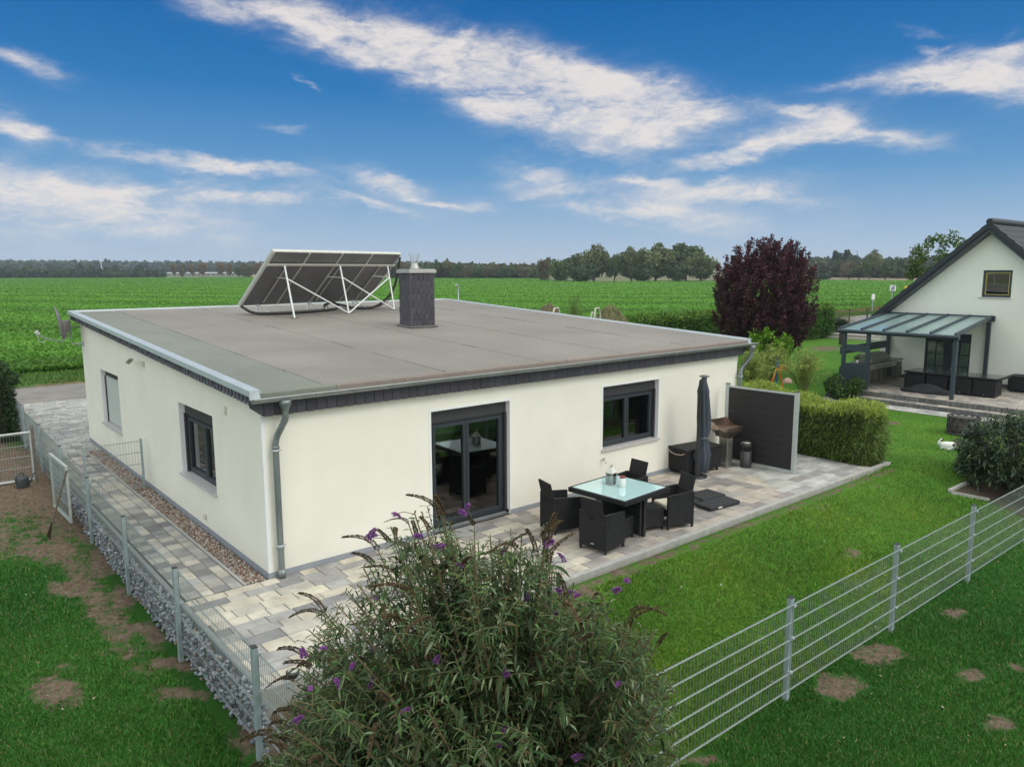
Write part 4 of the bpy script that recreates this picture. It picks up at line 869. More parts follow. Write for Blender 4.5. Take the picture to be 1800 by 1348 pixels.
mb = MB(); mb.tube([(-.035, 0, .295), (-.03, 0, .325), (0, 0, .34), (.03, 0, .325), (.035, 0, .295)], .006, 6); mb.tube([(0, 0, .28), (0, 0, .31)], .012, 8); mb.build('ring_handle', SIL, t)
mb = MB(); 
for s in (-1, 1): mb.box(s*a-.0015, s*a+.0015, -a+.007, a-.007, .013, .189); mb.box(-a+.007, a-.007, s*a-.0015, s*a+.0015, .013, .189)
mb.build('pane', CLG, t); MB().lathe([(.02, .012), (.034, .03), (.036, .05), (.02, .07)], 12).build('candle', mat('teal wax', (.10, .36, .33), .5), t)
t = empty('jar', (5.10, -1.86, .743), 0, 'white jar with a red lid beside the lantern on the table', 'jar')
MB().lathe([(.048, 0), (.055, .01), (.055, .11), (.045, .135), (.042, .145)], 18).build('jar_body', mat('white glass', (.72, .74, .72), .15, var=.03), t); MB().lathe([(.044, .145), (.046, .15), (.046, .172), (.042, .176)], 18).build('lid', mat('red lid', (.22, .035, .03), .4), t)
# folded black lounger pads
t = empty('folded_cushion', (7.15, -1.80, 0), R(-6), 'black folded lounger cushion lying on the paving behind the armchairs', 'cushion'); PAD = mat('black fabric', (.022, .023, .026), .85, var=.12, bump=.2, scale=12)
for k, (x0, x1, y0, y1, z) in enumerate(((.16, .78, -.02, .44, .005), (-.10, .70, -.42, -.04, .002), (-.38, .12, .0, .40, .0))): MB().box(x0, x1, y0, y1, z, z+.075).build('pad', PAD, t, bevel=.035)
MB().box(.10, .20, -.4225, -.4205, .03, .05).build('care_label', WHITE, t)
# storage box on castors
t = empty('storage_box', (9.07, -.33, 0), R(-8), 'dark rattan cushion box with a rope handle behind the closed parasol', 'storage box')
DRAT = RAT
MB().box(-.50, .50, -.26, .26, .07, .50).build('box_body', DRAT, t, bevel=.008); MB().box(-.52, .52, -.28, .28, .502, .545).build('lid', DRAT, t, bevel=.012)
MB().tube([(-.521, -.22, .47), (-.535, -.15, .435), (-.545, 0, .42), (-.535, .15, .435), (-.521, .22, .47)], .010, 6).build('rope_handle', mat('rope', (.42, .33, .26), .9), t)
for x in (-.44, .44):
    for y in (-.21, .21):
        MB().prism([(y+.03*math.cos(k*math.pi/6), .031+.03*math.sin(k*math.pi/6)) for k in range(12)], 'x', x-.012, x+.012).build('castor', BLK, t)
# parasol, closed
t = empty('parasol', (8.70, -.66, 0), 0, 'closed dark grey cantilever parasol beside the terrace wall', 'parasol'); FAB = mat('parasol fabric', (.052, .064, .084), .9, var=.15, scale=6, bump=.3)
mt = Matrix.Rotation(R(1.5), 4, 'Y'); MB().box(-.03, .05, -.035, .035, .0, 1.98, mtx=mt).build('mast', mat('mast metal', (.045, .047, .052), .45, .3), t, bevel=.008)
mb = MB(); prof = [(.06, 2.00), (.085, 1.90), (.11, 1.75), (.105, 1.68), (.115, 1.5), (.13, 1.2), (.125, .98), (.085, .78), (.12, .62), (.17, .42), (.15, .30), (.11, .18)]
n = 40; vs = []; fs = []
for i, (r, z) in enumerate(prof):
    for k in range(n):
        a = 2*math.pi*k/n; f = 1+(.20 if z < 1.9 else .05)*math.sin(a*8+z*1.6)+.08*math.sin(a*3+z*4); zz = z-(.14*max(0, math.sin(a*4+1))+.08*math.sin(a*2) if i >= len(prof)-2 else 0)-(.05*max(0, math.sin(a*8)) if i == 2 else 0)
        vs.append((.15+r*f*math.cos(a)+.03*math.sin(z*2), r*f*math.sin(a)*.9, zz))
for i in range(len(prof)-1):
    for k in range(n): fs.append((i*n+k, (i+1)*n+k, (i+1)*n+(k+1) % n, i*n+(k+1) % n))
mb.add(vs, fs, None, True); mb.build('canopy', FAB, t)
mb = MB(); mb.lathe([(.04, 1.98), (.055, 2.0), (.05, 2.03), (.10, 2.045), (.105, 2.06), (.06, 2.075)], 16, (.15, 0, 0)); mb.build('crown_cap', mat('grey cap', (.14, .135, .14), .5), t)
MB().lathe([(.092, .765), (.100, .775), (.100, .80), (.092, .81)], 20, (.17, 0, 0), sy=.95).build('tie_strap', mat('strap', (.10, .11, .125), .8), t)
MB().bar((.03, 0, 1.9), (.15, 0, 2.0), .03).build('arm', mat('mast metal', (.045, .047, .052), .45, .3), t)
MB().lathe([(.20, 0), (.20, .03), (.05, .04)], 24, (.02, 0, 0)).build('base_plate', BLK, t)
# pillar barbecue
t = empty('pillar_barbecue', (9.92, -.50, 0), R(-4), 'stainless steel pillar barbecue with an open tapered fire bowl against the wall', 'barbecue')
STB = mat('brushed steel', (.60, .58, .54), .33, .9, var=.25, scale=7, stretch=(1, 1, 6)); BURNT = mat('heat stained steel', (.38, .30, .25), .30, .9, var=.45, scale=7)
MB().box(-.095, .095, -.11, .11, .015, .62).build('pillar', STB, t, bevel=.006); MB().box(-.20, .20, -.20, .20, 0, .014).build('base_plate', STB, t, bevel=.003)
mb = MB(); q = [(.10, .115, .62), (.27, .22, .80), (.27, .22, .86)]; vs = []
for (a, b, z) in q: vs += [(-a, -b, z), (a, -b, z), (a, b, z), (-a, b, z)]
for (a, b, z) in ((.255, .205, .86), (.255, .205, .79), (.09, .10, .66)): vs += [(-a, -b, z), (a, -b, z), (a, b, z), (-a, b, z)]
fs = [];
for r in range(5): fs += [(r*4+k, r*4+(k+1) % 4, (r+1)*4+(k+1) % 4, (r+1)*4+k) for k in range(4)]
fs.append((23, 22, 21, 20)); mb.add(vs, fs); mb.build('fire_bowl', BURNT, t)
mb = MB(); mb.add([(-.27, .22, .86), (.27, .22, .86), (.27, .225, 1.00), (-.27, .225, 1.00), (-.27, .0, .86), (.27, 0, .86)], [(0, 1, 2, 3), (4, 0, 3), (1, 5, 2)]); mb.build('wind_guard', BURNT, t)
mb = MB(); mb.box(-.36, -.285, -.03, .0, .70, .80); mb.bar((-.33, -.01, .80), (-.26, -.01, .82), .012); mb.build('side_handle', BLK, t)
mb = MB()
for k in range(11): mb.tube([(-.24+.048*k, -.20, .84), (-.24+.048*k, .20, .84)], .004, 4)
mb.build('grill_grate', BURNT, t)
# ash bin
t = empty('ash_bin', (10.14, -.86, 0), R(-40), 'dark grey cylindrical ash bin with a side opening beside the privacy screen', 'bin'); BIN = mat('bin enamel', (.055, .052, .052), .38, .3, var=.06)
MB().lathe([(.118, 0), (.12, .008), (.12, .36)], 24).build('bin_body', BIN, t); MB().lathe([(.112, .361), (.112, .44)], 24).build('opening', mat('dark hole', (.006, .006, .006), .9), t)
MB().lathe([(.12, .441), (.122, .50), (.11, .525), (.07, .545)], 24).build('ashtray_top', BIN, t)
for a in (0, 1.57, 3.14, 4.71): MB().box(-.018, .018, .10, .119, .36, .441, mtx=Matrix.Rotation(a+.8, 4, 'Z')).build('bridge', BIN, t)
MB().lathe([(.06, .546), (.10, .528), (.104, .545), (.062, .556)], 24).build('ash_rim', STB, t)
# privacy screen
sx_ = 10.36
t = empty('privacy_screen', (sx_, -1.02, 0), R(2.0), 'tall black slatted privacy screen with aluminium posts at the end of the terrace', 'privacy screen')
WPC = mat('wpc board', (.018, .016, .019), .6, var=.12, scale=5, stretch=(1, .3, 6), bump=.15); ALP = mat('aluminium', (.52, .56, .56), .42, .5, var=.05)
for k in range(9): 
    z = .07+k*.174; MB().box(-.012, .012, -.76, .76, z, z+.170).build('board', WPC, t, bevel=.004)
for y in (-.80, .80): MB().box(-.035, .035, y-.042, y+.042, 0, 1.705 if y > 0 else 1.695).build('post', ALP, t, bevel=.004); MB().box(-.038, .038, y-.045, y+.045, 1.707, 1.72).build('post_cap', BLK, t, bevel=.003)
MB().box(-.02, .02, -.757, .757, .02, .068).build('rail', ALP, t); MB().box(-.02, .02, -.757, .757, 1.638, 1.672).build('rail', ALP, t)
# solar ground lamp at the kerb corner
t = empty('ground_lamp', (-.84, -2.66, .012), 0, 'small round solar lamp on the terrace kerb beside the fence post', 'lamp')
MB().lathe([(.035, 0), (.05, .01), (.055, .035), (.07, .04), (.07, .065), (.06, .07)], 20).build('lamp_body', PL, t); MB().lathe([(.052, .0705), (.050, .078), (.02, .08)], 20).build('lens', mat('lens', (.42, .44, .38), .15), t); MB().lathe([(.02, 0), (.02, .04)], 8, (-.085, .01, .0)).build('sensor', PL, t)
# dining table and chairs inside
DW = mat('pale painted wood', (.78, .75, .66), .5, var=.08); DWT = mat('oak', (.24, .15, .08), .45, var=.25, scale=4, stretch=(1, 6, 1))
t = empty('dining_table', (3.25, 1.45, .022), 0, 'wooden dining table indoors behind the patio door glass', 'table'); MB().box(-.75, .75, -.45, .45, .70, .74).build('tabletop', DWT, t, bevel=.004)
for x in (-.68, .68):
    for y in (-.38, .38): MB().box(x-.035, x+.035, y-.035, y+.035, 0, .70).build('leg', DW, t)
def dchair(loc, a, lab):
    t = empty('dining_chair', loc, R(a), lab, 'chair', 'dining chairs indoors'); MB().box(-.21, .21, -.20, .20, .42, .45).build('seat', DW, t)
    mb = MB(); 
    for x in (-.19, .19): mb.box(x-.018, x+.018, .17, .20, .45, .90)
    mb.box(-.21, .21, .17, .20, .86, .93); mb.box(-.17, .17, .175, .195, .54, .57); mb.bar((-.17, .185, .57), (.17, .185, .86), .02); mb.bar((.17, .186, .57), (-.17, .186, .86), .02); mb.build('backrest', DW, t)
    for x in (-.18, .18):
        for y in (-.17, .17): MB().box(x-.018, x+.018, y-.018, y+.018, 0, .42).build('leg', DW, t)
dchair((3.86, .78, .022), 172, 'pale cross back chair behind the right hand glass of the patio door'); dchair((3.05, .74, .022), 188, 'pale cross back chair behind the left hand glass of the patio door')

# ------------------------------------------------------------ neighbouring gabled house
GX, RY, RZ_, EY = 27.97, .63, 5.80, 4.45
slope = (5.80-2.31)/(4.58-.63)
def grz(y): return RZ_-abs(y-RY)*slope
nh = empty('gabled_house', (GX, RY, -.2), 0, 'pale gabled house with steep dark tiled roof beyond the lawn', 'house')
CREAM2 = mat('pale render', (.76, .77, .70), .92, var=.03, scale=1, bump=.25, bscale=120, spec=.2)
NW = (-.12, .84, 3.12, 4.11); ND = (1.05, 2.70, -.12, 1.70)
OX, OY, OZ = GX, RY, -.2
mb = MB()
us = sorted({-3.2, EY, RY, NW[0], NW[1], ND[0], ND[1]})
for a, b in zip(us[:-1], us[1:]):
    hs = sorted([h for h in (NW, ND) if h[0] <= a+1e-6 and h[1] >= b-1e-6], key=lambda h: h[2]); z = -.2
    for h in hs: mb.quad((GX, a, z), (GX, b, z), (GX, b, h[2]), (GX, a, h[2])); z = h[3]
    mb.quad((GX, a, z), (GX, b, z), (GX, b, grz(b)-.1), (GX, a, grz(a)-.1))
mb.quad((GX, EY, -.2), (38, EY, -.2), (38, EY, grz(EY)-.1), (GX, EY, grz(EY)-.1)); mb.quad((GX, -3.2, -.2), (38, -3.2, -.2), (38, -3.2, grz(-3.2)-.1), (GX, -3.2, grz(-3.2)-.1))
mb.add([(38, -3.2, -.2), (38, EY, -.2), (38, EY, grz(EY)), (38, RY, RZ_-.1), (38, -3.2, grz(-3.2))], [(0, 1, 2, 3, 4)])
def sub(mb, nm, mt, par=None, base=nh, **k):
    L0 = base.location; mb.v = [(v[0]-L0.x, v[1]-L0.y, v[2]-L0.z) for v in mb.v]; return mb.build(nm, mt, par or base, **k)
sub(mb, 'wall', CREAM2, fix=False)
mb = MB()
for h in (NW, ND):
    for (p, q_) in (((h[0], h[2]), (h[0], h[3])), ((h[1], h[2]), (h[1], h[3])), ((h[0], h[3]), (h[1], h[3])), ((h[0], h[2]), (h[1], h[2]))): mb.quad((GX, p[0], p[1]), (GX, q_[0], q_[1]), (GX+.16, q_[0], q_[1]), (GX+.16, p[0], p[1]))
sub(mb, 'window_reveal', WHITE)
mb = MB(); mb.box(GX-.015, GX+.02, -3.2, 1.05, -.2, -.06); mb.box(GX-.015, GX+.02, 2.7, EY, -.2, -.06); sub(mb, 'plinth', mat('dark plinth', (.10, .10, .10), .8))
# roof with tile ridges
TILE = mat('glazed roof tile', (.018, .025, .032), .5, var=.1, scale=4, spec=.5)
X0, X1 = GX-.42, 38.3
for s in (1, -1):
    ye = RY+s*(EY+.50-RY); mb = MB()
    nrow = 16; ln = math.hypot(ye-RY, grz(ye)-RZ_)
    ncol = 48
    for r in range(nrow):
        t0, t1 = r/nrow, (r+1)/nrow+.012
        ya, yb = RY+(ye-RY)*t0, RY+(ye-RY)*t1; za, zb_ = RZ_-abs(ya-RY)*slope+.02, RZ_-abs(yb-RY)*slope+.055
        vs = []; nn = ncol*6
        for i in range(nn+1):
            x = X0+(X1-X0)*i/nn; w_ = .022*math.cos(2*math.pi*i/6)
            vs += [(x, ya, za+w_), (x, yb, zb_+w_)]
        base = len(vs); fs = [(2*i, 2*i+2, 2*i+3, 2*i+1) for i in range(nn)]
        vs += [(X0+(X1-X0)*i/nn, yb, zb_-.03) for i in range(nn+1)]
        fs += [(2*i+1, 2*i+3, base+i+1, base+i) for i in range(nn)]
        mb.add(vs, fs)
    mb.prism([(RY, RZ_-.02), (ye, grz(ye)-.02), (ye, grz(ye)-.16), (RY, RZ_-.18)], 'x', X0+.02, X1)
    sub(mb, 'roof', TILE, fix=False)
    mb = MB()
    for r in range(nrow):   # stepped verge tiles
        t0, t1 = r/nrow, (r+1)/nrow; ya, yb = RY+(ye-RY)*t0, RY+(ye-RY)*t1; za, zb_ = grz(ya), grz(yb)
        mb.add([(X0-.03, ya, za+.05), (X0-.03, yb, zb_+.09), (X0-.03, yb, zb_-.13), (X0-.03, ya, za-.17), (X0+.16, ya, za+.06), (X0+.16, yb, zb_+.10), (X0+.012, yb, zb_-.13), (X0+.012, ya, za-.17)], [(0, 1, 2, 3), (0, 4, 5, 1), (3, 2, 6, 7), (1, 5, 6, 2)])
    sub(mb, 'verge_tiles', TILE)
    mb = MB(); mb.add([(X0+.02, RY, RZ_-.19), (X0+.02, ye, grz(ye)-.17), (X0+.02, ye, grz(ye)-.27), (X0+.02, RY, RZ_-.32), (GX, RY, RZ_-.19), (GX, ye, grz(ye)-.17), (GX, ye, grz(ye)-.27), (GX, RY, RZ_-.32)], [(0, 1, 2, 3), (3, 2, 6, 7), (1, 5, 6, 2)])
    sub(mb, 'soffit_board', ANTH)
mb = MB(); i = 0; x = X0-.05
while x < X1:
    mb.tube([(x, RY, RZ_+.06), (x+.34, RY, RZ_+.075)], [.115, .135], 10); x += .33
sub(mb, 'ridge_tiles', TILE)
# gable window
wn = empty('window'); wn.parent = nh; wn['label'] = 'small dark attic window in the gable with yellow seal line'
mb = MB(); frame_x = lambda mb, a, b, c, d, x0, x1, t: (mb.box(x0, x1, a, a+t, c, d), mb.box(x0, x1, b-t, b, c, d), mb.box(x0, x1, a+t, b-t, c, c+t), mb.box(x0, x1, a+t, b-t, d-t, d))
frame_x(mb, NW[0], NW[1], NW[2], NW[3], GX+.06, GX+.13, .09); sub(mb, 'frame', ANTH, wn)
mb = MB(); frame_x(mb, NW[0]+.09, NW[1]-.09, NW[2]+.09, NW[3]-.09, GX+.055, GX+.10, .022); sub(mb, 'seal', mat('yellow seal', (.42, .36, .08), .6), wn)
mb = MB(); mb.box(GX+.09, GX+.095, NW[0]+.11, NW[1]-.11, NW[2]+.11, NW[3]-.11); sub(mb, 'pane', GLASS, wn)
mb = MB(); mb.box(GX-.05, GX+.06, NW[0]-.02, NW[1]+.10, NW[2]-.035, NW[2]-.002); sub(mb, 'sill', GRANITE, wn)
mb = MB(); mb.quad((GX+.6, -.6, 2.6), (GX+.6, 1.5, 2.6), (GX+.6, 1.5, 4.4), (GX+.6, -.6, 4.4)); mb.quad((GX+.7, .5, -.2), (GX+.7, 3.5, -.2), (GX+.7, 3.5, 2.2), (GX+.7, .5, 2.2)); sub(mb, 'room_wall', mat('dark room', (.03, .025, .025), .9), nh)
dn = empty('terrace_door'); dn.parent = nh
mb = MB(); frame_x(mb, ND[0], ND[1], ND[2], ND[3], GX+.05, GX+.13, .07)
mid = (ND[0]+ND[1])/2; mb.box(GX+.04, GX+.13, mid-.11, mid+.11, ND[2]+.07, ND[3]-.07)
mb.box(GX+.045, GX+.12, ND[0]+.07, mid-.11, ND[3]-.35, ND[3]-.07); mb.box(GX+.045, GX+.12, mid+.11, ND[1]-.07, ND[3]-.30, ND[3]-.07)
for a, b in ((ND[0]+.07, mid-.11), (mid+.11, ND[1]-.07)):
    m_ = (a+b)/2; mb.box(GX+.06, GX+.10, m_-.015, m_+.015, ND[2]+.1, ND[3]-.30)
    for z in (.42, .88): mb.box(GX+.062, GX+.098, a, b, z-.015, z+.015)
sub(mb, 'frame', ANTH, dn)
mb = MB(); mb.box(GX+.085, GX+.09, ND[0]+.07, mid-.11, ND[2]+.07, ND[3]-.35); mb.box(GX+.085, GX+.09, mid+.11, ND[1]-.07, ND[2]+.07, ND[3]-.30); sub(mb, 'pane', GLASS, dn)
mb = MB(); n = 30
for a, b in ((ND[0]+.07, mid-.11), (mid+.11, ND[1]-.07)):
    vs = []
    for i in range(n+1): vs += [(GX+.115+.012*math.sin(i*1.5), a+(b-a)*i/n, ND[2]+.1), (GX+.115+.012*math.sin(i*1.5), a+(b-a)*i/n, 1.35)]
    mb.add(vs, [(2*i, 2*i+2, 2*i+3, 2*i+1) for i in range(n)])
sub(mb, 'curtain', mat('teal curtain', (.50, .66, .64), .9, var=.15), dn, fix=False)
# raised terrace with two block steps
NP = mat('neighbour paving', (.30, .27, .225), .85, var=.2, scale=3, bump=.2)
pave('neighbour_terrace', 23.42, 27.95, -7.5, 4.1, -.2, 'y', 'brown', [.2, .26], [.3, .4, .5], .12)
o = MB().box(23.45, 27.9, -7.5, 4.1, -.65, -.33).build('terrace_base', CONC); tag(o, kind='structure')
mb = MB(); y = -7.5
while y < 4.1: mb.box(23.30, 23.415, y, y+.155, -.65, -.195, (lambda k: (.14*k, .137*k, .13*k))(rnd.uniform(.85, 1.15))); y += .165
o = mb.build('terrace_edging', PAVE, bevel=.008); tag(o, kind='structure')
mb = MB(); y = -7.5
while y < 4.0: mb.box(22.86, 22.94, y, y+.155, -.65, -.355, (lambda k: (.12*k, .118*k, .115*k))(rnd.uniform(.85, 1.15))); y += .165
o = mb.build('step_edging', PAVE, bevel=.008); tag(o, kind='structure')
pave('terrace_step', 22.945, 23.295, -7.5, 4.0, -.352, 'y', 'brown', [.17], [.3, .4], .2)
pave('neighbour_walkway', 22.02, 22.855, -7.5, 4.0, -.488, 'y', 'pale', [.2, .22], [.3, .44, .5], .1)
# glazed patio canopy
ca = empty('patio_canopy', (23.72, .06, -.2), 0, 'dark framed glass patio roof on posts in front of the gabled house', 'patio roof')
PF = mat('dark blue grey paint', (.035, .05, .068), .45, var=.1, scale=3)
def cs(mb, nm, mt=PF, **k): return sub(mb, nm, mt, base=ca, **k)
for (y, z1) in ((3.86, 1.83), (2.97, 1.83), (.06, 1.83)): cs(MB().box(23.66, 23.78, y-.06, y+.06, -.2, z1), 'post', bevel=.006)
cs(MB().box(27.80, 27.92, .40, .52, -.2, 2.20), 'post'); cs(MB().box(27.80, 27.92, 4.02, 4.14, -.2, 2.24), 'post')
cs(MB().box(23.60, 23.76, -.05, 4.02, 1.835, 1.96), 'front_beam', bevel=.01); cs(MB().tube([(23.55, -.08, 1.93), (23.55, 4.05, 1.93)], .06, 10), 'gutter')
cs(MB().box(27.84, 27.965, .30, 4.20, 2.24, 2.44), 'wall_beam')
def cz(x): return 1.97+(x-23.6)*(2.40-1.97)/(27.9-23.6)
def cy(y, x): return y  # rafters run straight back to the wall
ys_f = [3.98, 3.18, 2.40, 1.60, .82, .04]; ys_b = [4.14, 3.42, 2.66, 1.90, 1.14, .40]
for a, b in zip(ys_f, ys_b): cs(MB().bar((23.56, a, cz(23.56)+.03), (27.86, b, cz(27.86)+.0), .065, .13), 'rafter', bevel=.006)
CANG = mat('canopy glass', (.42, .56, .54), .12, var=.03, spec=.8, trans=.35)
for k in range(5): a, b, c, d = ys_f[k]-.03, ys_f[k+1]+.03, ys_b[k]-.03, ys_b[k+1]+.03; mb = MB(); mb.add([(23.56, a, cz(23.56)), (23.56, b, cz(23.56)), (27.84, d, cz(27.84)), (27.84, c, cz(27.84)), (23.56, a, cz(23.56)-.012), (23.56, b, cz(23.56)-.012), (27.84, d, cz(27.84)-.012), (27.84, c, cz(27.84)-.012)], [(0, 1, 2, 3), (7, 6, 5, 4), (0, 1, 5, 4), (2, 3, 7, 6)]); cs(mb, 'glass_pane', CANG)
cs(MB().box(23.69, 23.74, 3.03, 3.80, -.15, .72), 'side_panel'); cs(MB().box(23.68, 23.74, 3.03, 3.80, 1.17, 1.42), 'panel_rail'); cs(MB().box(23.79, 27.79, 3.99, 4.05, 1.02, 1.30), 'panel_rail'); cs(MB().box(23.79, 27.79, 4.0, 4.04, -.15, .55), 'side_panel')
# outdoor kitchen
ok = empty('outdoor_kitchen', (24.55, 3.22, -.2), 0, 'stainless steel outdoor kitchen with grill hood under the glass canopy', 'outdoor kitchen')
def ks(mb, nm, mt, **k): return sub(mb, nm, mt, base=ok, **k)
ks(MB().box(24.56, 27.3, 3.25, 3.92, -.15, .62), 'cabinet', STB); ks(MB().box(24.52, 27.34, 3.20, 3.94, .622, .665), 'worktop', mat('dark worktop', (.10, .095, .09), .3, var=.1), bevel=.006)
x = 24.62
for k in range(6):
    ks(MB().box(x, x+.40, 3.225, 3.248, -.10, .42 if k < 5 else .55), 'door', mat('dark steel', (.16, .15, .14), .3, .8, var=.2)); ks(MB().tube([(x+.33, 3.19, .0), (x+.33, 3.19, .34)], .012, 6), 'handle', CHR); x += .445
mb = MB(); 
for k in range(7): mb.tube([(25.0+k*.2, 3.18, .52), (25.0+k*.2, 3.225, .52)], .028, 10)
ks(mb, 'control_knobs', CHR)
mb = MB(); mb.prism([(3.27, .67), (3.90, .67), (3.90, .88), (3.78, .99), (3.50, .99), (3.27, .80)], 'x', 24.75, 26.3); ks(mb, 'grill_hood', mat('hood steel', (.36, .34, .31), .35, .75, var=.15), bevel=.012)
ks(MB().tube([(24.85, 3.20, .76), (26.2, 3.20, .76)], .018, 8), 'hood_handle', CHR)
ks(MB().box(25.95, 26.25, 3.15, 3.185, .05, .42), 'towel', mat('black towel', (.015, .015, .015), .9), bevel=.01)
# rattan dining set pushed together
rs = empty('garden_dining_table', (25.75, .68, -.2), 0, 'long dark garden table with glass top under the canopy', 'table')
sub(MB().box(25.10, 26.35, -.86, 2.24, .40, .455), 'table_rim', RAT, base=rs, bevel=.006); sub(MB().box(25.16, 26.29, -.80, 2.18, .448, .462), 'glass_top', mat('smoked glass', (.045, .055, .05), .10, spec=.8), base=rs)
for a in (.05, 1.6): 
    sub(MB().box(25.6, 25.85, a-.04, a+.04, -.2, .40), 'leg', BLK, base=rs)
proto = None
labs = ['dark rattan cube seat pushed under the long garden table, nearest the outdoor kitchen', 'dark rattan cube seat second from the outdoor kitchen', 'dark rattan cube seat third from the outdoor kitchen behind the right canopy post', 'dark rattan cube seat at the open end of the long garden table']
for k, y in enumerate((1.84, 1.08, .30, -.45)):
    if proto is None:
        proto = empty('cube_seat', (25.08, y, -.2), 0, labs[0], 'cube seat', 'rattan cube seats under the neighbour table')
        MB().box(0, .62, -.355, .355, .05, .575).build('seat_body', RAT, proto, bevel=.01); MB().box(-.004, .0, -.05, .05, .49, .53).build('grip_slot', mat('dark hole', (.006,)*3, .9), proto)
        MB().box(-.004, .0, -.03, .03, .08, .095).build('badge', ALU, proto)
        for yy in (-.33, .33): MB().box(.01, .05, yy-.02, yy+.02, 0, .055).build('leg', BLK, proto)
    else: c = copy_tree(proto, label=labs[k]); c.location = (25.08, y, -.2)
b2 = empty('garden_chest', (27.5, -1.15, -.2), 0, 'dark rattan chest against the gable wall behind the table end', 'chest')
MB().box(-.36, .40, -.85, .62, .05, .52).build('chest_body', RAT, b2, bevel=.01); MB().box(-.39, .42, -.88, .65, .522, .57).build('lid', RAT, b2, bevel=.008)
for yy in (-.75, .5): MB().prism([(yy+.03*math.cos(k*math.pi/5), .03+.03*math.sin(k*math.pi/5)) for k in range(10)], 'x', -.33, -.30).build('castor', BLK, b2)
t = empty('woven_basket', (25.7, .02, .262), 0, 'round grey woven basket on the long garden table', 'basket'); MB().lathe([(.12, 0), (.19, .03), (.20, .12), (.16, .17), (.12, .175)], 16).build('basket_body', mat('grey wicker', (.16, .15, .13), .8, var=.4, scale=40), t); MB().tube([(-.15, 0, .15), (0, 0, .24), (.15, 0, .15)], .012, 6).build('handle', mat('grey wicker', (.16,)*3), t)
t = empty('plate_stack', (25.7, .62, .262), 0, 'pale crockery and shells laid on the long garden table', 'crockery'); MB().lathe([(.05, 0), (.14, .03), (.15, .04), (.04, .02)], 16).build('bowl', IVORY, t); MB().lathe([(.03, 0), (.09, .05), (.08, .09), (.02, .1)], 12, (.1, .28, 0)).build('bowl', mat('shell pink', (.5, .42, .36), .6), t)
# black cover heap
def rockmesh(name, s, seed, m, par, amp=.25, sub_=3):
    bm = bmesh.new(); bmesh.ops.create_icosphere(bm, subdivisions=sub_, radius=1); rr = random.Random(seed); ph = [rr.uniform(0, 6) for _ in range(9)]
    for v in bm.verts:
        c = v.co; f = 1+amp*(math.sin(c.x*4+ph[0])*math.sin(c.y*3+ph[1])+.5*math.sin(c.y*9+ph[2]+c.z*5)*math.sin(c.x*8+ph[3])); v.co = Vector((c.x*s[0]*f, c.y*s[1]*f, max(c.z*s[2]*f, -.02)))
    me = bpy.data.meshes.new(name); bm.to_mesh(me); bm.free(); me.polygons.foreach_set('use_smooth', [True]*len(me.polygons)); me.materials.append(m); ca_ = me.color_attributes.new('col', 'FLOAT_COLOR', 'CORNER'); ca_.data.foreach_set('color', [1.0]*(4*len(me.loops)))
    o = bpy.data.objects.new(name, me); COL.objects.link(o); o.parent = par; return o
t = empty('cover_heap', (24.55, 1.15, -.19), R(6), 'black crumpled fabric cover lying on the neighbour terrace', 'cover'); rockmesh('cover_fabric', (.24, .78, .26), 5, PAD, t, .30)
t = empty('potted_plant', (23.95, 3.45, .74), 0, 'small grassy potted plant on the ledge of the canopy side panel', 'plant')
MB().box(23.70-23.95, 24.15-23.95, -.28, .28, -.035, -.02).build('ledge', PF, t); MB().lathe([(.05, -.02), (.07, .10)], 12).build('pot', WHITE, t)
n = 140; P = RG.normal(size=(n, 3))*.03+[0, 0, .1]; D = unit(RG.normal(size=(n, 3))+[0, 0, 1.0]); npmesh('foliage', *leaves(P, D, RG.uniform(.1, .24, n), .014, pick([(.10, .13, .05), (.14, .15, .08)], n)), LEAF, t)
# rabbit on the lawn
rb = empty('rabbit', (16.98, -2.32, float(G(16.98, -2.32))+.0), R(125), 'white rabbit with dark patches lying on the lawn', 'rabbit')
FUR = bpy.data.materials.new('rabbit fur'); FUR.use_nodes = True; _t = FUR.node_tree; _n = _t.nodes.new; _l = _t.links.new; _b = _t.nodes['Principled BSDF']; _b.inputs['Roughness'].default_value = .95
_tc = _n('ShaderNodeTexCoord'); prev = None
for (p, r) in (((-.15, .10, .14), .05), ((-.15, -.10, .14), .045), ((.20, -.03, .19), .022), ((.12, .045, .25), .045)):
    vd = _n('ShaderNodeVectorMath'); vd.operation = 'DISTANCE'; _l(_tc.outputs['Object'], vd.inputs[0]); vd.inputs[1].default_value = p
    lt = _n('ShaderNodeMapRange'); _l(vd.outputs['Value'], lt.inputs[0]); lt.inputs[1].default_value = r; lt.inputs[2].default_value = r*1.15; lt.inputs[3].default_value = 1; lt.inputs[4].default_value = 0
    if prev is None: prev = lt.outputs[0]
    else: mx = _n('ShaderNodeMath'); mx.operation = 'MAXIMUM'; _l(prev, mx.inputs[0]); _l(lt.outputs[0], mx.inputs[1]); prev = mx.outputs[0]
mx = _n('ShaderNodeMix'); mx.data_type = 'RGBA'; _l(prev, mx.inputs[0]); mx.inputs[6].default_value = (.78, .77, .74, 1); mx.inputs[7].default_value = (.06, .06, .065, 1); _l(mx.outputs[2], _b.inputs['Base Color'])
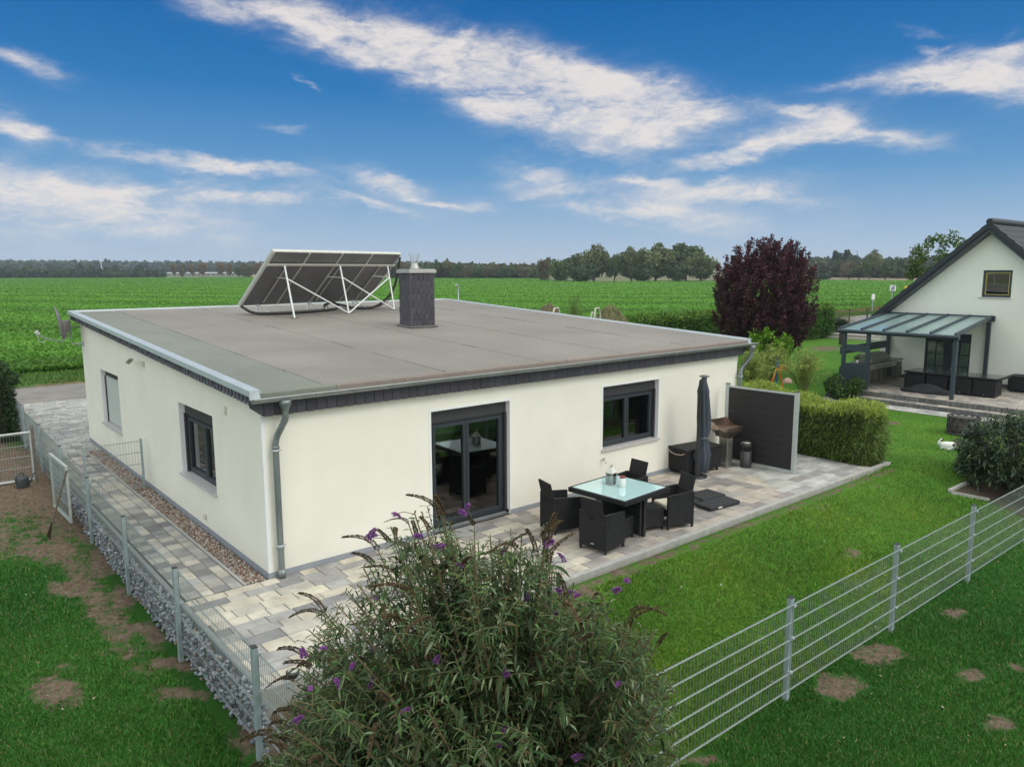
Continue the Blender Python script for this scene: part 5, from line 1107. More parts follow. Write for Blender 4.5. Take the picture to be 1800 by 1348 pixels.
def skin(name, chain, par, m, sub_=2):
    """chain: list of (pos, radius, parent index)"""
    me = bpy.data.meshes.new(name); me.from_pydata([c[0] for c in chain], [(i, c[2]) for i, c in enumerate(chain) if c[2] is not None], []); me.materials.append(m)
    o = bpy.data.objects.new(name, me); COL.objects.link(o); o.parent = par
    s = o.modifiers.new('skin', 'SKIN'); s.use_smooth_shade = True
    for v, c in zip(me.skin_vertices[0].data, chain): v.radius = (c[1][0], c[1][1]) if isinstance(c[1], tuple) else (c[1], c[1])
    me.skin_vertices[0].data[0].use_root = True
    q = o.modifiers.new('sub', 'SUBSURF'); q.levels = sub_; q.render_levels = sub_; return o
skin('body', [((-.07, 0, .115), (.125, .125), None), ((-.15, 0, .10), .105, 0), ((-.205, 0, .07), .06, 1), ((.02, 0, .105), .112, 0), ((.09, 0, .10), .09, 3), ((.135, 0, .125), .062, 4), ((.175, 0, .145), .062, 5), ((.225, 0, .13), .036, 6),
    ((.16, .028, .20), .024, 6), ((.13, .042, .245), .022, 8), ((.105, .05, .275), .010, 9), ((.16, -.028, .20), .024, 6), ((.13, -.042, .245), .022, 11), ((.105, -.05, .275), .010, 12),
    ((-.10, .085, .05), .060, 0), ((-.02, .10, .025), .028, 14), ((.03, .095, .018), .020, 15), ((-.10, -.085, .05), .060, 0), ((-.02, -.10, .025), .028, 17), ((.03, -.095, .018), .020, 18),
    ((.11, .04, .045), .030, 4), ((.15, .045, .018), .020, 20), ((.11, -.04, .045), .030, 4), ((.15, -.045, .018), .020, 22)], rb, FUR)
MB().lathe([(.02, -.015), (.03, 0), (.02, .02)], 10, (-.265, 0, .07)).build('tail', WHITE, rb)
mb = MB()
for s in (-1, 1): mb.lathe([(.003, -.008), (.009, 0), (.003, .008)], 8, (.232, s*.046, .17))
mb.build('eye', BLK, rb)
# lattice planter beside the walkway
t = empty('lattice_planter', (19.75, -1.72, -.5), 0, 'round dark lattice planter on the lawn beside the glossy shrub', 'planter')
mb = MB(); 
for k in range(14):
    a = 2*math.pi*k/14
    for s in (-1, 1):
        mb.tube([(.40*math.cos(a+s*j*.11), .40*math.sin(a+s*j*.11), .02+j*.08) for j in range(7)], .016, 5)
for z in (.02, .5): mb.tube([(.40*math.cos(j*.262), .40*math.sin(j*.262), z) for j in range(25)], .026, 6)
mb.build('lattice', mat('dark lattice', (.055, .05, .055), .6, var=.2), t); MB().lathe([(.36, .0), (.37, .46)], 20).build('liner', mat('liner', (.10, .085, .075), .9), t)
def ghit(u, v):
    z = -.3
    for _ in range(12): p = at('z', z, u, v); z = float(G(p[0], p[1]))
    return np.array([p[0], p[1], z])
BED = [ghit(1668, 866), ghit(1722, 840), ghit(1840, 800), ghit(1900, 940), ghit(1738, 880)]
BSGN = 1.0 if sum(BED[i][0]*BED[(i+1) % 5][1]-BED[(i+1) % 5][0]*BED[i][1] for i in range(5)) > 0 else -1.0
def bz(p, d): return (float(p[0]), float(p[1]), float(G(p[0], p[1]))+d)
o = MB().bar(bz(BED[0], .0), bz(BED[1], .0), .07, .13).bar(bz(BED[1]+[.002, 0, 0], -.002), bz(BED[2], -.002), .07, .13).bar(bz(BED[0]+[0, -.03, 0], -.004), bz(BED[4], -.004), .045, .11).build('bed_kerb', CONC); tag(o, kind='structure')
nb_ = 14; vs = []
for i in range(nb_+1):
    a_, b_ = BED[0]+(BED[4]-BED[0])*min(1, i/(nb_*.45)) if i < nb_*.45 else BED[4]+(BED[3]-BED[4])*(i/nb_-.45)/.55, BED[1]+(BED[2]-BED[1])*(i/nb_)
    for j in range(nb_+1): q = a_+(b_-a_)*j/nb_; vs.append(bz(q, .022))
o = MB().add(vs, [(i*(nb_+1)+j, (i+1)*(nb_+1)+j, (i+1)*(nb_+1)+j+1, i*(nb_+1)+j+1) for i in range(nb_) for j in range(nb_)]).build('shrub_bed', SOIL); tag(o, kind='structure')
# pale path edge behind the canopy, thin fence posts by the road
o = MB().box(44.0, 44.35, 10.4, 15.6, -.5, -.19).build('garden_path', mat('pale gravel', (.42, .39, .32), .9, var=.1)); tag(o, kind='structure')
o = MB().box(44.35, 70, 12.5, 18.7, -.4, -.02).build('gravel_yard', mat('grey gravel', (.30, .29, .27), .9, var=.15, scale=6)); tag(o, kind='structure')
def at3(axis, val, u, v): p = at(axis, val, u, v); return (float(p[0]), float(p[1]), float(p[2]))
t = empty('road_fence', (0, 0, 0), 0, 'thin dark green wire fence along the road beyond the hedge', 'fence')
ps = []
for u in (1461, 1492, 1523, 1552): p = at3('y', 18.2, u, 575); ps.append(p[0]); MB().box(p[0]-.04, p[0]+.04, 18.16, 18.24, -.1, 1.15).build('post', mat('dark green metal', (.03, .045, .035), .6), t)
wire_panel('mesh_panel', ps[-1]-ps[0], 1.0, t, (ps[0], 18.2, .05), 0, m=mat('dark green metal', (.03, .045, .035), .6), step=.3, r=.004, rows=4)
t = empty('short_post', (at3('z', -.25, 1480, 606)[0], at3('z', -.25, 1480, 606)[1], -.25), 0, 'short dark brown post on the lawn left of the glass canopy', 'post'); MB().box(-.14, .14, -.14, .14, 0, .90).build('post_body', mat('brown post', (.05, .04, .04), .7), t, bevel=.01); MB().box(-.16, .16, -.16, .16, .902, .94).build('post_cap', BLK, t)  # plain short post, not a lamp
# toy windmill climbing toy behind the bamboo
p = at('z', -.3, 1366, 690); base = at3('z', 0, 1366, 672)
t = empty('garden_toy', (base[0], base[1], -.25), -YAW*0+R(-40), 'orange and blue plastic garden toy on splayed legs behind the bamboo hedge', 'toy')
ORG = mat('orange plastic', (.75, .20, .03), .4); YEL = mat('yellow orange plastic', (.80, .34, .02), .4); BLU = mat('blue plastic', (.05, .10, .28), .4)
MB().tube([(-.24, 0, .1), (-.03, 0, .80)], .035, 8).build('leg', ORG, t); MB().tube([(.24, 0, .0), (.03, 0, .80)], .035, 8).build('leg', ORG, t); MB().bar((-.02, .02, .0), (-.02, .02, 1.0), .05).build('post', BLU, t)
MB().add([(-.05, 0, 1.18), (.10, 0, .84), (-.05, 0, .80), (-.05, .03, 1.18), (.10, .03, .84), (-.05, .03, .80)], [(0, 1, 2), (5, 4, 3), (0, 1, 4, 3), (1, 2, 5, 4), (2, 0, 3, 5)]).build('sail', BLU, t)
mb = MB()
for z0, z1 in ((.70, .90), (.76, .84)): mb.tube([(.05, 0, z0), (.30, 0, z0), (.30+(z1-z0)/2, 0, (z0+z1)/2), (.30, 0, z1), (.05, 0, z1)], .018, 8)
mb.build('loop_handle', YEL, t)
b_ = at3('z', 0.0, 1384, 668); t = empty('garden_ball', (b_[0], b_[1], -.10), 0, 'pale pink round ball just behind the bamboo hedge top', 'ball'); rockmesh('ball_shell', (.19, .19, .19), 3, mat('pale pink', (.60, .38, .30), .6, var=.25, scale=9), t, .02)

# ------------------------------------------------------------ vegetation
def crown(name, par, c, r, nl, ls, pal, m=LEAF, clumps=60, spread=.30, aspect=.55, shape=None, upright=0.0, hollow=.35, sunny=None, fine=False):
    """leaf crown: clumps of leaves spread through an ellipsoid volume"""
    c = np.array(c, float); r = np.array(r, float)
    d = unit(RG.normal(size=(clumps, 3))); rad = RG.uniform(hollow, 1, (clumps, 1))**.6; cc = d*rad
    if shape: cc = shape(cc)
    cs_ = RG.uniform(.6, 1.2, clumps)*spread
    w_ = cs_**2; idx = RG.choice(clumps, nl, p=w_/w_.sum())
    off = RG.normal(size=(nl, 3)); off = unit(off)*RG.uniform(.3, 1, (nl, 1))**.5*cs_[idx][:, None]
    P0 = cc[idx]+off*(np.array([1, 1, 1+upright])); P = c+P0*r
    D = unit(off*1.0+RG.normal(size=(nl, 3))*.55+[0, 0, upright*1.2+.1])
    tint = (1+RG.normal(size=(clumps, 1))*.16)[idx]
    C = np.clip(pick(pal, nl, .14)*tint, .003, 1)
    s = ls*RG.uniform(.6, 1.3, nl)
    return npmesh(name, *leaves(P, D, s, s*aspect, C, .15), m, par)
def trunk(par, x, y, z0, z1, r, limbs=6, spread=1.0, name='trunk'):
    mb = MB(); h = z1-z0; mb.tube([(x, y, z0), (x+.02*h, y, z0+h*.3), (x, y+.02*h, z0+h*.6), (x, y, z1)], [r, r*.8, r*.6, r*.25], 9)
    for k in range(limbs):
        a = 6.28*k/limbs+rnd.uniform(-.3, .3); b = z0+h*rnd.uniform(.2, .6); s = spread*rnd.uniform(.6, 1)
        mb.tube([(x, y, b), (x+.35*s*math.cos(a), y+.35*s*math.sin(a), b+h*.18), (x+.8*s*math.cos(a), y+.8*s*math.sin(a), b+h*.42)], [r*.45, r*.3, r*.1], 6)
    return mb.build(name, BARK, par)
# purple leaved tree
tx, ty = 26.5, 9.0; pt = empty('purple_leaf_tree', (tx, ty, -.3), 0, 'round crowned dark purple leaved plum tree behind the house', 'tree')
mb = MB()
for k in range(26):
    a = 6.28*k/26+rnd.uniform(-.1, .1); s = rnd.uniform(.3, 1.0); H = rnd.uniform(4.6, 6.0)*(1-.22*s*s)
    mb.tube([(.05*math.cos(a), .05*math.sin(a), .5), (.7*s*math.cos(a), .7*s*math.sin(a), 1.6), (1.45*s*math.cos(a), 1.45*s*math.sin(a), 3.0), (1.75*s*math.cos(a), 1.75*s*math.sin(a), H)], [.06, .045, .03, .008], 5)
mb.tube([(0, 0, 0), (0, 0, .9)], [.20, .15], 10); mb.build('trunk', mat('dark bark', (.035, .022, .020), .9, var=.2), pt)
def purp():   # upright shoots full of small leaves, inside an egg-shaped crown
    ns = 960; d = unit(RG.normal(size=(ns, 3))); rad = RG.uniform(.3, 1, (ns, 1))**.5; q = d*rad
    m4 = (np.abs(q)**2.6).sum(1, keepdims=True)**(1/2.6); q = q*(rad/np.maximum(m4, 1e-6)*.5+.5*rad/np.maximum(np.linalg.norm(q, axis=1, keepdims=True), 1e-6))
    cen = q*np.array([2.12, 2.12, 2.58])+[0, 0, 3.2]; L_ = RG.uniform(.3, .62, ns)
    per = 90; n = ns*per; idx = np.repeat(np.arange(ns), per); t_ = RG.uniform(0, 1, n)[:, None]
    sd_ = unit(q*np.array([.55, .55, .2])+[0, 0, 1.0]+RG.normal(size=(ns, 3))*.12)
    P = cen[idx]+sd_[idx]*L_[idx][:, None]*(t_-.5)+RG.normal(size=(n, 3))*.085*(1.25-t_)
    D = unit(RG.normal(size=(n, 3))+sd_[idx]*.5); tint = (1+RG.normal(size=(ns, 1))*.2)[idx]
    C = np.clip(pick([(.050, .019, .026), (.066, .024, .033), (.038, .016, .022), (.10, .032, .042)], n)*tint, .003, 1); C[t_[:, 0] > .8] *= 1.35
    s = RG.uniform(.06, .12, n); return npmesh('crown', *leaves(P, D, s, s*.6, C, .1), LEAF, pt)
purp()
# clipped hedges
def hedge(name, label, x0, x1, y0, y1, z0, z1, n, ls, pal, aspect=.5, zfun=None, depth=.14, top_pal=None, cat='hedge', up=.3, noise=.06, m=LEAF, long_=False, twig=(.035, .04, .02)):
    t = empty(name, ((x0+x1)/2, (y0+y1)/2, z0), 0, label, cat); o0 = np.array([(x0+x1)/2, (y0+y1)/2, z0])
    A = np.array([(y1-y0)*(z1-z0), (y1-y0)*(z1-z0), (x1-x0)*(z1-z0), (x1-x0)*(z1-z0), 1.3*(x1-x0)*(y1-y0)]); f = RG.choice(5, n, p=A/A.sum())
    u, v = RG.uniform(0, 1, n), RG.uniform(0, 1, n); X = x0+(x1-x0)*u; Y = y0+(y1-y0)*v; Z = z0+(z1-z0)*RG.uniform(0, 1, n)
    X = np.where(f == 0, x0, np.where(f == 1, x1, X)); Y = np.where(f == 2, y0, np.where(f == 3, y1, Y)); Z = np.where(f == 4, z1, Z)
    Nn = np.array([[-1, 0, 0], [1, 0, 0], [0, -1, 0], [0, 1, 0], [0, 0, 1.]])[f]
    P = np.stack([X, Y, Z], 1)
    bump_ = noise*(np.sin(X*3.1+Y*2.3)+np.sin(Y*5.7+Z*4.1+1)+np.sin(X*7.9-Z*5.3+2))
    P = P+Nn*(bump_[:, None]-RG.uniform(0, 1, (n, 1))**1.5*depth*1.6+.02)+RG.normal(size=(n, 3))*.02
    if zfun is not None: P[:, 2] = z0+(P[:, 2]-z0)*zfun(P[:, 0], P[:, 1])
    D = unit(Nn*.7+RG.normal(size=(n, 3))*.7+[0, 0, up]); C = pick(pal, n)
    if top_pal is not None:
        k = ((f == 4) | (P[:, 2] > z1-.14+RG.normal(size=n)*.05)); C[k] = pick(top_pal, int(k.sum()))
    C *= (1+.16*np.sin(X*2.7+Z*3.3)*np.sin(Y*3.1+Z*2.1))[:, None]; C = np.clip(C, .003, 1)
    s = ls*RG.uniform(.6, 1.35, n)
    if long_: npmesh('foliage', *longleaves(P-o0, D, s, s*aspect, C, .35), m, t)
    else: npmesh('foliage', *leaves(P-o0, D, s, s*aspect, C, .15), m, t)
    i = depth; k = MB(); zt = z1-i*1.3  # solid dark core stands in for twigs and the shade between them
    nseg = 12; vs = []
    for a in range(nseg+1):
        for b in range(3):
            x = x0+i+(x1-x0-2*i)*a/nseg; y = y0+i+(y1-y0-2*i)*b/2; f_ = float(zfun(np.array([x]), np.array([y]))[0]) if zfun is not None else 1
            vs.append((x-o0[0], y-o0[1], (zt-z0)*f_))
    fs = [(a*3+b, (a+1)*3+b, (a+1)*3+b+1, a*3+b+1) for a in range(nseg) for b in range(2)]
    nb = len(vs); vs += [(v[0], v[1], 0) for v in vs]
    ring = [a*3 for a in range(nseg+1)]+[nseg*3+1, nseg*3+2]+[a*3+2 for a in range(nseg-1, -1, -1)]+[1]
    fs += [(ring[j], ring[(j+1) % len(ring)], ring[(j+1) % len(ring)]+nb, ring[j]+nb) for j in range(len(ring))]
    k.add(vs, fs, twig); k.build('twig_shade_core', TWIG, t); return t
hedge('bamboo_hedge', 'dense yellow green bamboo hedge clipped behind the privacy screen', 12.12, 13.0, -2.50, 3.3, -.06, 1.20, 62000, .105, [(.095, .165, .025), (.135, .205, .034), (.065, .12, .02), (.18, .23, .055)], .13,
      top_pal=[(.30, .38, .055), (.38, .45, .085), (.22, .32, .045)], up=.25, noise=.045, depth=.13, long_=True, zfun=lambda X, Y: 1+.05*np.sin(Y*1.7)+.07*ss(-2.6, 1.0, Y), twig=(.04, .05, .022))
HP = [(.062, .155, .022), (.050, .125, .020), (.085, .19, .030), (.066, .16, .026)]
hedge('clipped_hedge', 'long clipped green hedge running behind the purple tree', 22.0, 44.6, 15.0, 16.3, -.2, 1.72, 52000, .16, HP, .5, top_pal=[(.12, .23, .03), (.15, .26, .035), (.09, .18, .03)], noise=.07, depth=.2)  # paler top leaves paint the lit top of the hedge
hedge('boundary_hedge', 'dark conifer hedge beside the fence at the far left edge', -2.9, -1.36, 13.1, 18.3, -.1, 1.62, 24000, .11, [(.018, .042, .012), (.028, .060, .016), (.040, .080, .02)], .35, noise=.06, depth=.16)
# shrubs
def shrub(name, label, x, y, z, r, nl, ls, pal, aspect=.4, clumps=50, spread=.28, m=LEAF, cat='shrub', up=.2, stems=10, cz_=None):
    t = empty(name, (x, y, z), 0, label, cat); cz__ = cz_ if cz_ is not None else r[2]
    crown('foliage', t, (0, 0, cz__), r, nl, ls, pal, m, clumps, spread, aspect, upright=up)
    mb = MB()
    for k in range(stems):
        a = rnd.uniform(0, 6.28); s = rnd.uniform(.2, .9); mb.tube([(0, 0, 0), (r[0]*.35*s*math.cos(a), r[1]*.35*s*math.sin(a), r[2]*.7), (r[0]*.8*s*math.cos(a), r[1]*.8*s*math.sin(a), r[2]*1.5)], [.02*r[2]+.004, .012*r[2]+.003, .003], 5, (.09, .065, .045))
    mb.build('stems', TWIG, t); return t
# glossy dark shrub at the right edge
gs_ = ghit(1776, 862); t = empty('glossy_shrub', (float(gs_[0]), float(gs_[1]), float(gs_[2])-.02), 0, 'large dark glossy evergreen shrub in the kerbed bed by the wire fence', 'shrub')
ns = 330; d = unit(RG.normal(size=(ns, 3))); d[:, 2] = np.abs(d[:, 2])*1.25-.62; q = unit(d)*RG.uniform(.45, 1, (ns, 1))**.5*np.array([1.08, 1.0, .86])+[0, 0, .74]; q[:, 2] = np.maximum(q[:, 2], .08)
per = 26; n = ns*per; idx = np.repeat(np.arange(ns), per); out_ = unit(q-np.array([0, 0, .3]))
D = unit(out_[idx]*.7+RG.normal(size=(n, 3))*.75); P = q[idx]+RG.normal(size=(n, 3))*.075
s = RG.uniform(.10, .17, n); npmesh('foliage', *longleaves(P, D, s, s*.27, pick([(.020, .048, .018), (.030, .062, .024), (.050, .085, .032), (.014, .032, .014), (.10, .13, .05)], n, .18), .3), LEAFG, t)
mb = MB()
for k in range(0, ns, 5): mb.tube([(0, 0, 0), tuple(q[k]*.5+[0, 0, .1]), tuple(q[k])], [.03, .016, .005], 5, (.08, .06, .045))
mb.build('stems', TWIG, t)
a_ = at3('y', 8.0, 1350, 640); shrub('yellow_green_shrub', 'bright yellow green leafy shrub at the foot of the purple tree', a_[0], 8.0, -.3, (1.05, 1.0, .98), 5200, .15, [(.15, .30, .02), (.21, .38, .03), (.10, .22, .018)], .55, 44, .26, up=.3)
def airy(label, x, y, z, r, n, pal, stems=60, ls=.09, cat='plant', name='feathery_bamboo'):
    t = empty(name, (x, y, z), 0, label, cat); mb = MB(); PP = []; DD = []
    for k in range(stems):
        a = rnd.uniform(0, 6.28); s = rnd.uniform(.05, 1); H = r[2]*2*rnd.uniform(.65, 1.05)*(1-.25*s*s)
        p = [Vector((.1*r[0]*math.cos(a), .1*r[1]*math.sin(a), 0)), Vector((.4*s*r[0]*math.cos(a), .4*s*r[1]*math.sin(a), H*.55)), Vector((.8*s*r[0]*math.cos(a), .8*s*r[1]*math.sin(a), H*.88)), Vector((1.15*s*r[0]*math.cos(a), 1.15*s*r[1]*math.sin(a), H*(.97 if rnd.random() < .6 else .8)))]
        mb.tube(p, [.009, .006, .004, .002], 4, (.16, .17, .06), caps=False)
        for j in range(n//stems):
            u = rnd.uniform(.25, 1)*3; i = min(2, int(u)); q = p[i].lerp(p[i+1], u-i); PP.append(q[:]); DD.append((rnd.gauss(0, 1)+math.cos(a)*.5, rnd.gauss(0, 1)+math.sin(a)*.5, rnd.uniform(-.3, .8)))
    mb.build('stems', TWIG, t); PP = np.array(PP)+RG.normal(size=(len(PP), 3))*.03; s = ls*RG.uniform(.6, 1.4, len(PP))
    npmesh('foliage', *longleaves(PP, np.array(DD), s, s*.16, pick(pal, len(PP)), .35), LEAF, t); return t
YG = [(.26, .34, .07), (.34, .40, .11), (.18, .26, .045)]
for (u, yy, lab, r) in ((1318, 4.6, 'feathery yellow green bamboo clump beside the right downpipe', (.95, .8, .95)), (1352, 6.2, 'feathery yellow green bamboo clump behind the orange toy', (1.0, .9, .90)), (1415, 4.3, 'feathery airy bamboo clump right of the orange toy', (1.25, 1.0, .85))):
    q = at3('y', yy, u, 650); airy(lab, q[0], yy, -.35, r, 9000, YG, 75)
q = at3('z', -.45, 1492, 690); shrub('leafy_shrub', 'small leafy green shrub at the foot of the canopy post', 22.9, 3.35, -.5, (.55, .62, .42), 2600, .11, [(.035, .085, .02), (.05, .11, .025), (.08, .14, .03)], .5, 30, .3)
# garden plants seen over the roof edge
def overroof(u, y, vtop, lab, rx, pal, kind):
    q = at3('y', y, u, vtop); H = q[2]+.2
    if kind == 'airy': return airy(lab, q[0], y, -.2, (rx, rx, H/2), 8000, pal, 60, ls=.07, name='airy_shrub', cat='shrub')
    t = empty('ornamental_grass', (q[0], y, -.2), 0, lab, 'ornamental grass'); n = 5200; a = RG.uniform(0, 6.28, n); s = RG.uniform(0, 1, n)**.6
    t_ = RG.uniform(.35, 1, n); P = np.stack([rx*s*t_*np.cos(a), rx*s*t_*np.sin(a), H*np.sin(t_*2.0)*(1-.25*s)/.95], 1); D = np.stack([np.cos(a), np.sin(a), 1.2-2.1*t_], 1)
    npmesh('foliage', *longleaves(P, D, RG.uniform(.2, .4, n), .02, pick(pal, n), .4), LEAF, t)
    mb = MB(); 
    for k in range(24): aa = k*.26; mb.tube([(0, 0, 0), (.2*rx*math.cos(aa), .2*rx*math.sin(aa), H*.7), (.6*rx*math.cos(aa), .6*rx*math.sin(aa), H*.95)], .008, 4, (.25, .2, .12))
    mb.build('stems', TWIG, t); return t
overroof(965, 14.5, 536, 'brownish weeping ornamental grass seen over the right roof edge', .75, [(.22, .17, .08), (.15, .14, .06), (.28, .24, .16)], 'g')
overroof(1012, 14.2, 512, 'tall airy green shrub rising above the right roof edge', .75, [(.10, .15, .04), (.15, .18, .06)], 'airy')
overroof(1073, 14.6, 538, 'yellow brown weeping ornamental grass beside the end of the hedge', .85, [(.20, .19, .08), (.13, .14, .05), (.26, .23, .12)], 'g')
PALEM = mat('pale arch metal', (.55, .50, .45), .6)
for (u, lab) in ((978, 'pale bent arch frame seen over the roof edge at the brownish grass'), (1050, 'pale low arch frame seen over the roof edge near the yellow brown grass')):
    q = at3('y', 13.6, u, 545); t = empty('garden_arch', (q[0], 13.6, -.2), R(20), lab, 'arch'); hh = q[2]+.28
    MB().tube([(-.35, 0, 0), (-.35, 0, hh*.85), (-.2, 0, hh), (.2, 0, hh), (.35, 0, hh*.85), (.35, 0, 0)], .035, 6).build('arch_tube', PALEM, t); MB().tube([(-.05, .3, 0), (-.05, .3, hh*.8), (.1, .3, hh*.93), (.45, .3, hh*.9), (.6, .3, hh*.75), (.6, .3, 0)], .035, 6).build('arch_tube', PALEM, t)
# bare shrub by the road
q = at3('y', 16.6, 1474, 585); t = airy('sparse brownish shrub by the road behind the hedge end', q[0], 16.6, -.2, (1.3, 1.3, .75), 1800, [(.16, .13, .08), (.10, .11, .05)], 50, ls=.12, name='sparse_shrub', cat='shrub')
shrub('low_conifer', 'low dark green conifer beside the hedge end by the road', at3('y', 15.4, 1462, 590)[0]+.6, 15.3, -.25, (.7, .7, .55), 2200, .12, [(.018, .05, .022), (.026, .06, .025)], .4, 30, .3)

# ------------------------------------------------------------ butterfly bush in the foreground
bb = empty('butterfly_bush', (-.62, -6.02, -.53), 0, 'large arching butterfly bush with purple flowers and brown seed spikes in the foreground', 'shrub')
B0 = np.array([-.62, -6.02, -.53])
# crown outline (u, v) -> highest point of foliage, used to find real positions at the bush's own distance
env = [(455, 1345), (470, 1290), (500, 1220), (530, 1120), (545, 1062), (600, 1040), (640, 990), (655, 930), (680, 905), (720, 880), (760, 872), (800, 885), (850, 905), (900, 925), (960, 940), (985, 985), (1010, 1005), (1080, 1045), (1130, 1070), (1165, 1120), (1180, 1180), (1195, 1250), (1200, 1345)]
eu = np.array([e[0] for e in env], float); ev = np.array([e[1] for e in env], float)
def inside(u, v): return v > np.interp(u, eu, ev)
CEN = B0+np.array([.0, .0, 1.35]); cw = float((CEN-CAM)@_f)
tips = []; 
while len(tips) < 370:
    u = rnd.uniform(450, 1205); top = float(np.interp(u, eu, ev)); v = top+abs(rnd.gauss(0, 1))*150*rnd.random()+rnd.uniform(0, 40) if rnd.random() < .45 else rnd.uniform(top, 1420)
    if u < 480 and v < 1240: continue
    x = (u-825)/390; z = (v-1230)/360; room = math.sqrt(max(.04, 1-min(x*x*.8+min(z, 0)**2*.8, .96)))
    w_ = cw+rnd.uniform(-1, 1)*.95*room-.15*(v > 1200)
    tips.append(CAM+ray(u, v)*w_)
tips = np.array(tips)
smb = MB(); LP = []; LD = []; LS = []; TIPS = []
def stempts(a, b, sag, k=7):
    a = Vector(a); b = Vector(b); m_ = a.lerp(b, .55)+Vector((0, 0, sag)); return [a.lerp(m_, t).lerp(m_.lerp(b, t), t) for t in [i/k for i in range(k+1)]]
def leafon(p, t0, spacing, ls, tipless=.0):
    ln = sum((p[i+1]-p[i]).length for i in range(len(p)-1)); acc_ = ln*t0; d0 = 0; rot = rnd.uniform(0, 3.14)
    for i in range(len(p)-1):
        sl_ = (p[i+1]-p[i]).length; ax = (p[i+1]-p[i]).normalized(); s1 = ax.cross(Vector((0, 0, 1))); s1 = s1.normalized() if s1.length > .01 else Vector((1, 0, 0)); s2 = ax.cross(s1)
        while acc_ < d0+sl_:
            q = p[i]+ax*(acc_-d0); rot += 1.57
            f = ls*(1-.45*acc_/ln)*rnd.uniform(.8, 1.2)
            for s in (0, math.pi):
                if rnd.random() < .12: continue
                d = ax*.55+(s1*math.cos(rot+s)+s2*math.sin(rot+s))*.95+Vector((0, 0, .05)); LP.append(q[:]); LD.append(d[:]); LS.append(f)
            acc_ += spacing*rnd.uniform(.8, 1.2)
        d0 += sl_
for i, tp in enumerate(tips):
    rr_ = tp-B0; base = Vector((rnd.gauss(0, .12), rnd.gauss(0, .12), 0))
    if i % 3: # side shoots start part-way up
        base = Vector((rr_[0]*.45+rnd.gauss(0, .12), rr_[1]*.45+rnd.gauss(0, .12), max(.1, rr_[2]*.55+rnd.gauss(0, .1))))
    p = stempts(base, rr_, rnd.uniform(.15, .45)*(1 if i % 3 == 0 else .35), 8)
    smb.tube(p, [.014-.0012*j if i % 3 == 0 else .006-.0004*j for j in range(9)], 5, rnd.choice([(.17, .115, .065), (.12, .10, .05), (.10, .12, .05)]), caps=False)
    leafon(p, .30 if i % 3 == 0 else .12, .036, .105)
    TIPS.append((p[-1], (p[-1]-p[-2]).normalized(), rr_))
    for j in range(6): # twiglets
        q = p[rnd.randint(3, 7)]; d = Vector((rnd.gauss(0, 1), rnd.gauss(0, 1), rnd.uniform(-.1, .8))).normalized(); e = q+d*rnd.uniform(.12, .28)
        g = Vector(B0)+e; cc_ = np.array(g)-CAM; ww = cc_@_f; uu = 900+F_PX*(cc_@_r)/ww; vv = 674-F_PX*(cc_@_u)/ww
        if not inside(uu, vv-12): continue
        tw = stempts(q, e, .03, 4); smb.tube(tw, .003, 4, (.12, .13, .06), caps=False); leafon(tw, .1, .026, .090); TIPS.append((tw[-1], (tw[-1]-tw[-2]).normalized(), None))
smb.build('stems', TWIG, bb)
LP = np.array(LP); LD = np.array(LD); LS = np.array(LS); n = len(LP)
LC = pick([(.050, .108, .028), (.072, .138, .038), (.036, .080, .024), (.10, .165, .050), (.17, .22, .12), (.046, .095, .036), (.09, .092, .028), (.075, .060, .024)], n, .18)
LEAFB = mat('butterfly bush leaf', attr=True, rough=.6, var=.1, scale=4, trans=.18, spec=.3)
npmesh('foliage', *longleaves(LP, LD, LS, LS*.215, LC, .34), LEAFB, bb)
# darker, broader fill leaves deeper in the bush
k = RG.integers(0, len(LP), 9000); P = LP[k]*RG.uniform(.72, .97, (9000, 1))+RG.normal(size=(9000, 3))*.07; P[:, 2] = np.maximum(P[:, 2], .12)
npmesh('inner_foliage', *longleaves(P, RG.normal(size=(9000, 3))+[0, 0, -.2], RG.uniform(.08, .15, 9000), .030, pick([(.026, .055, .020), (.036, .070, .026), (.05, .075, .03), (.07, .06, .03)], 9000), .4), LEAFB, bb)
# seed heads and flowers: a few mesh variants shared by many parts
def spike(nm, L_, r, n, pal, bend, m, seed, blob=.010):
    q = np.random.default_rng(seed); t_ = q.uniform(0, 1, n); a = q.uniform(0, 6.28, n); rr_ = r*(1-.65*t_)*q.uniform(.55, 1.1, n)
    cx = bend*t_*t_*L_; P = np.stack([cx+rr_*np.cos(a), rr_*np.sin(a), t_*L_-bend*.35*t_*t_*L_], 1); D = np.stack([np.cos(a), np.sin(a), .3+0*a], 1)
    c = np.array(pal)[q.integers(0, len(pal), n)]*(1+q.normal(size=(n, 1))*.2); s = blob*q.uniform(.8, 1.6, n)
    o = npmesh(nm, *leaves(P, D, s, s*.8, np.clip(c, .003, 1), .1), m); return o.data, o
SEEDM = mat('seed head', attr=True, rough=.95, var=.2, scale=20); FLM = mat('lilac flower', attr=True, rough=.8, var=.1, scale=20, trans=.2)
sv = [spike('seed_head', L_*1.25, .014, 620, [(.085, .055, .028), (.12, .08, .035), (.06, .042, .022), (.15, .115, .055)], b, SEEDM, 30+i, .010) for i, (L_, b) in enumerate(((.17, .45), (.22, .75), (.13, .2), (.20, 1.0)))]
fv = [spike('flower_spike', L_, .024, 420, [(.30, .08, .36), (.36, .12, .44), (.22, .06, .30), (.42, .20, .46)], b, FLM, 60+i, .013) for i, (L_, b) in enumerate(((.12, .3), (.09, .1), (.15, .6)))]
for d_, o in sv+fv: bpy.data.objects.remove(o)
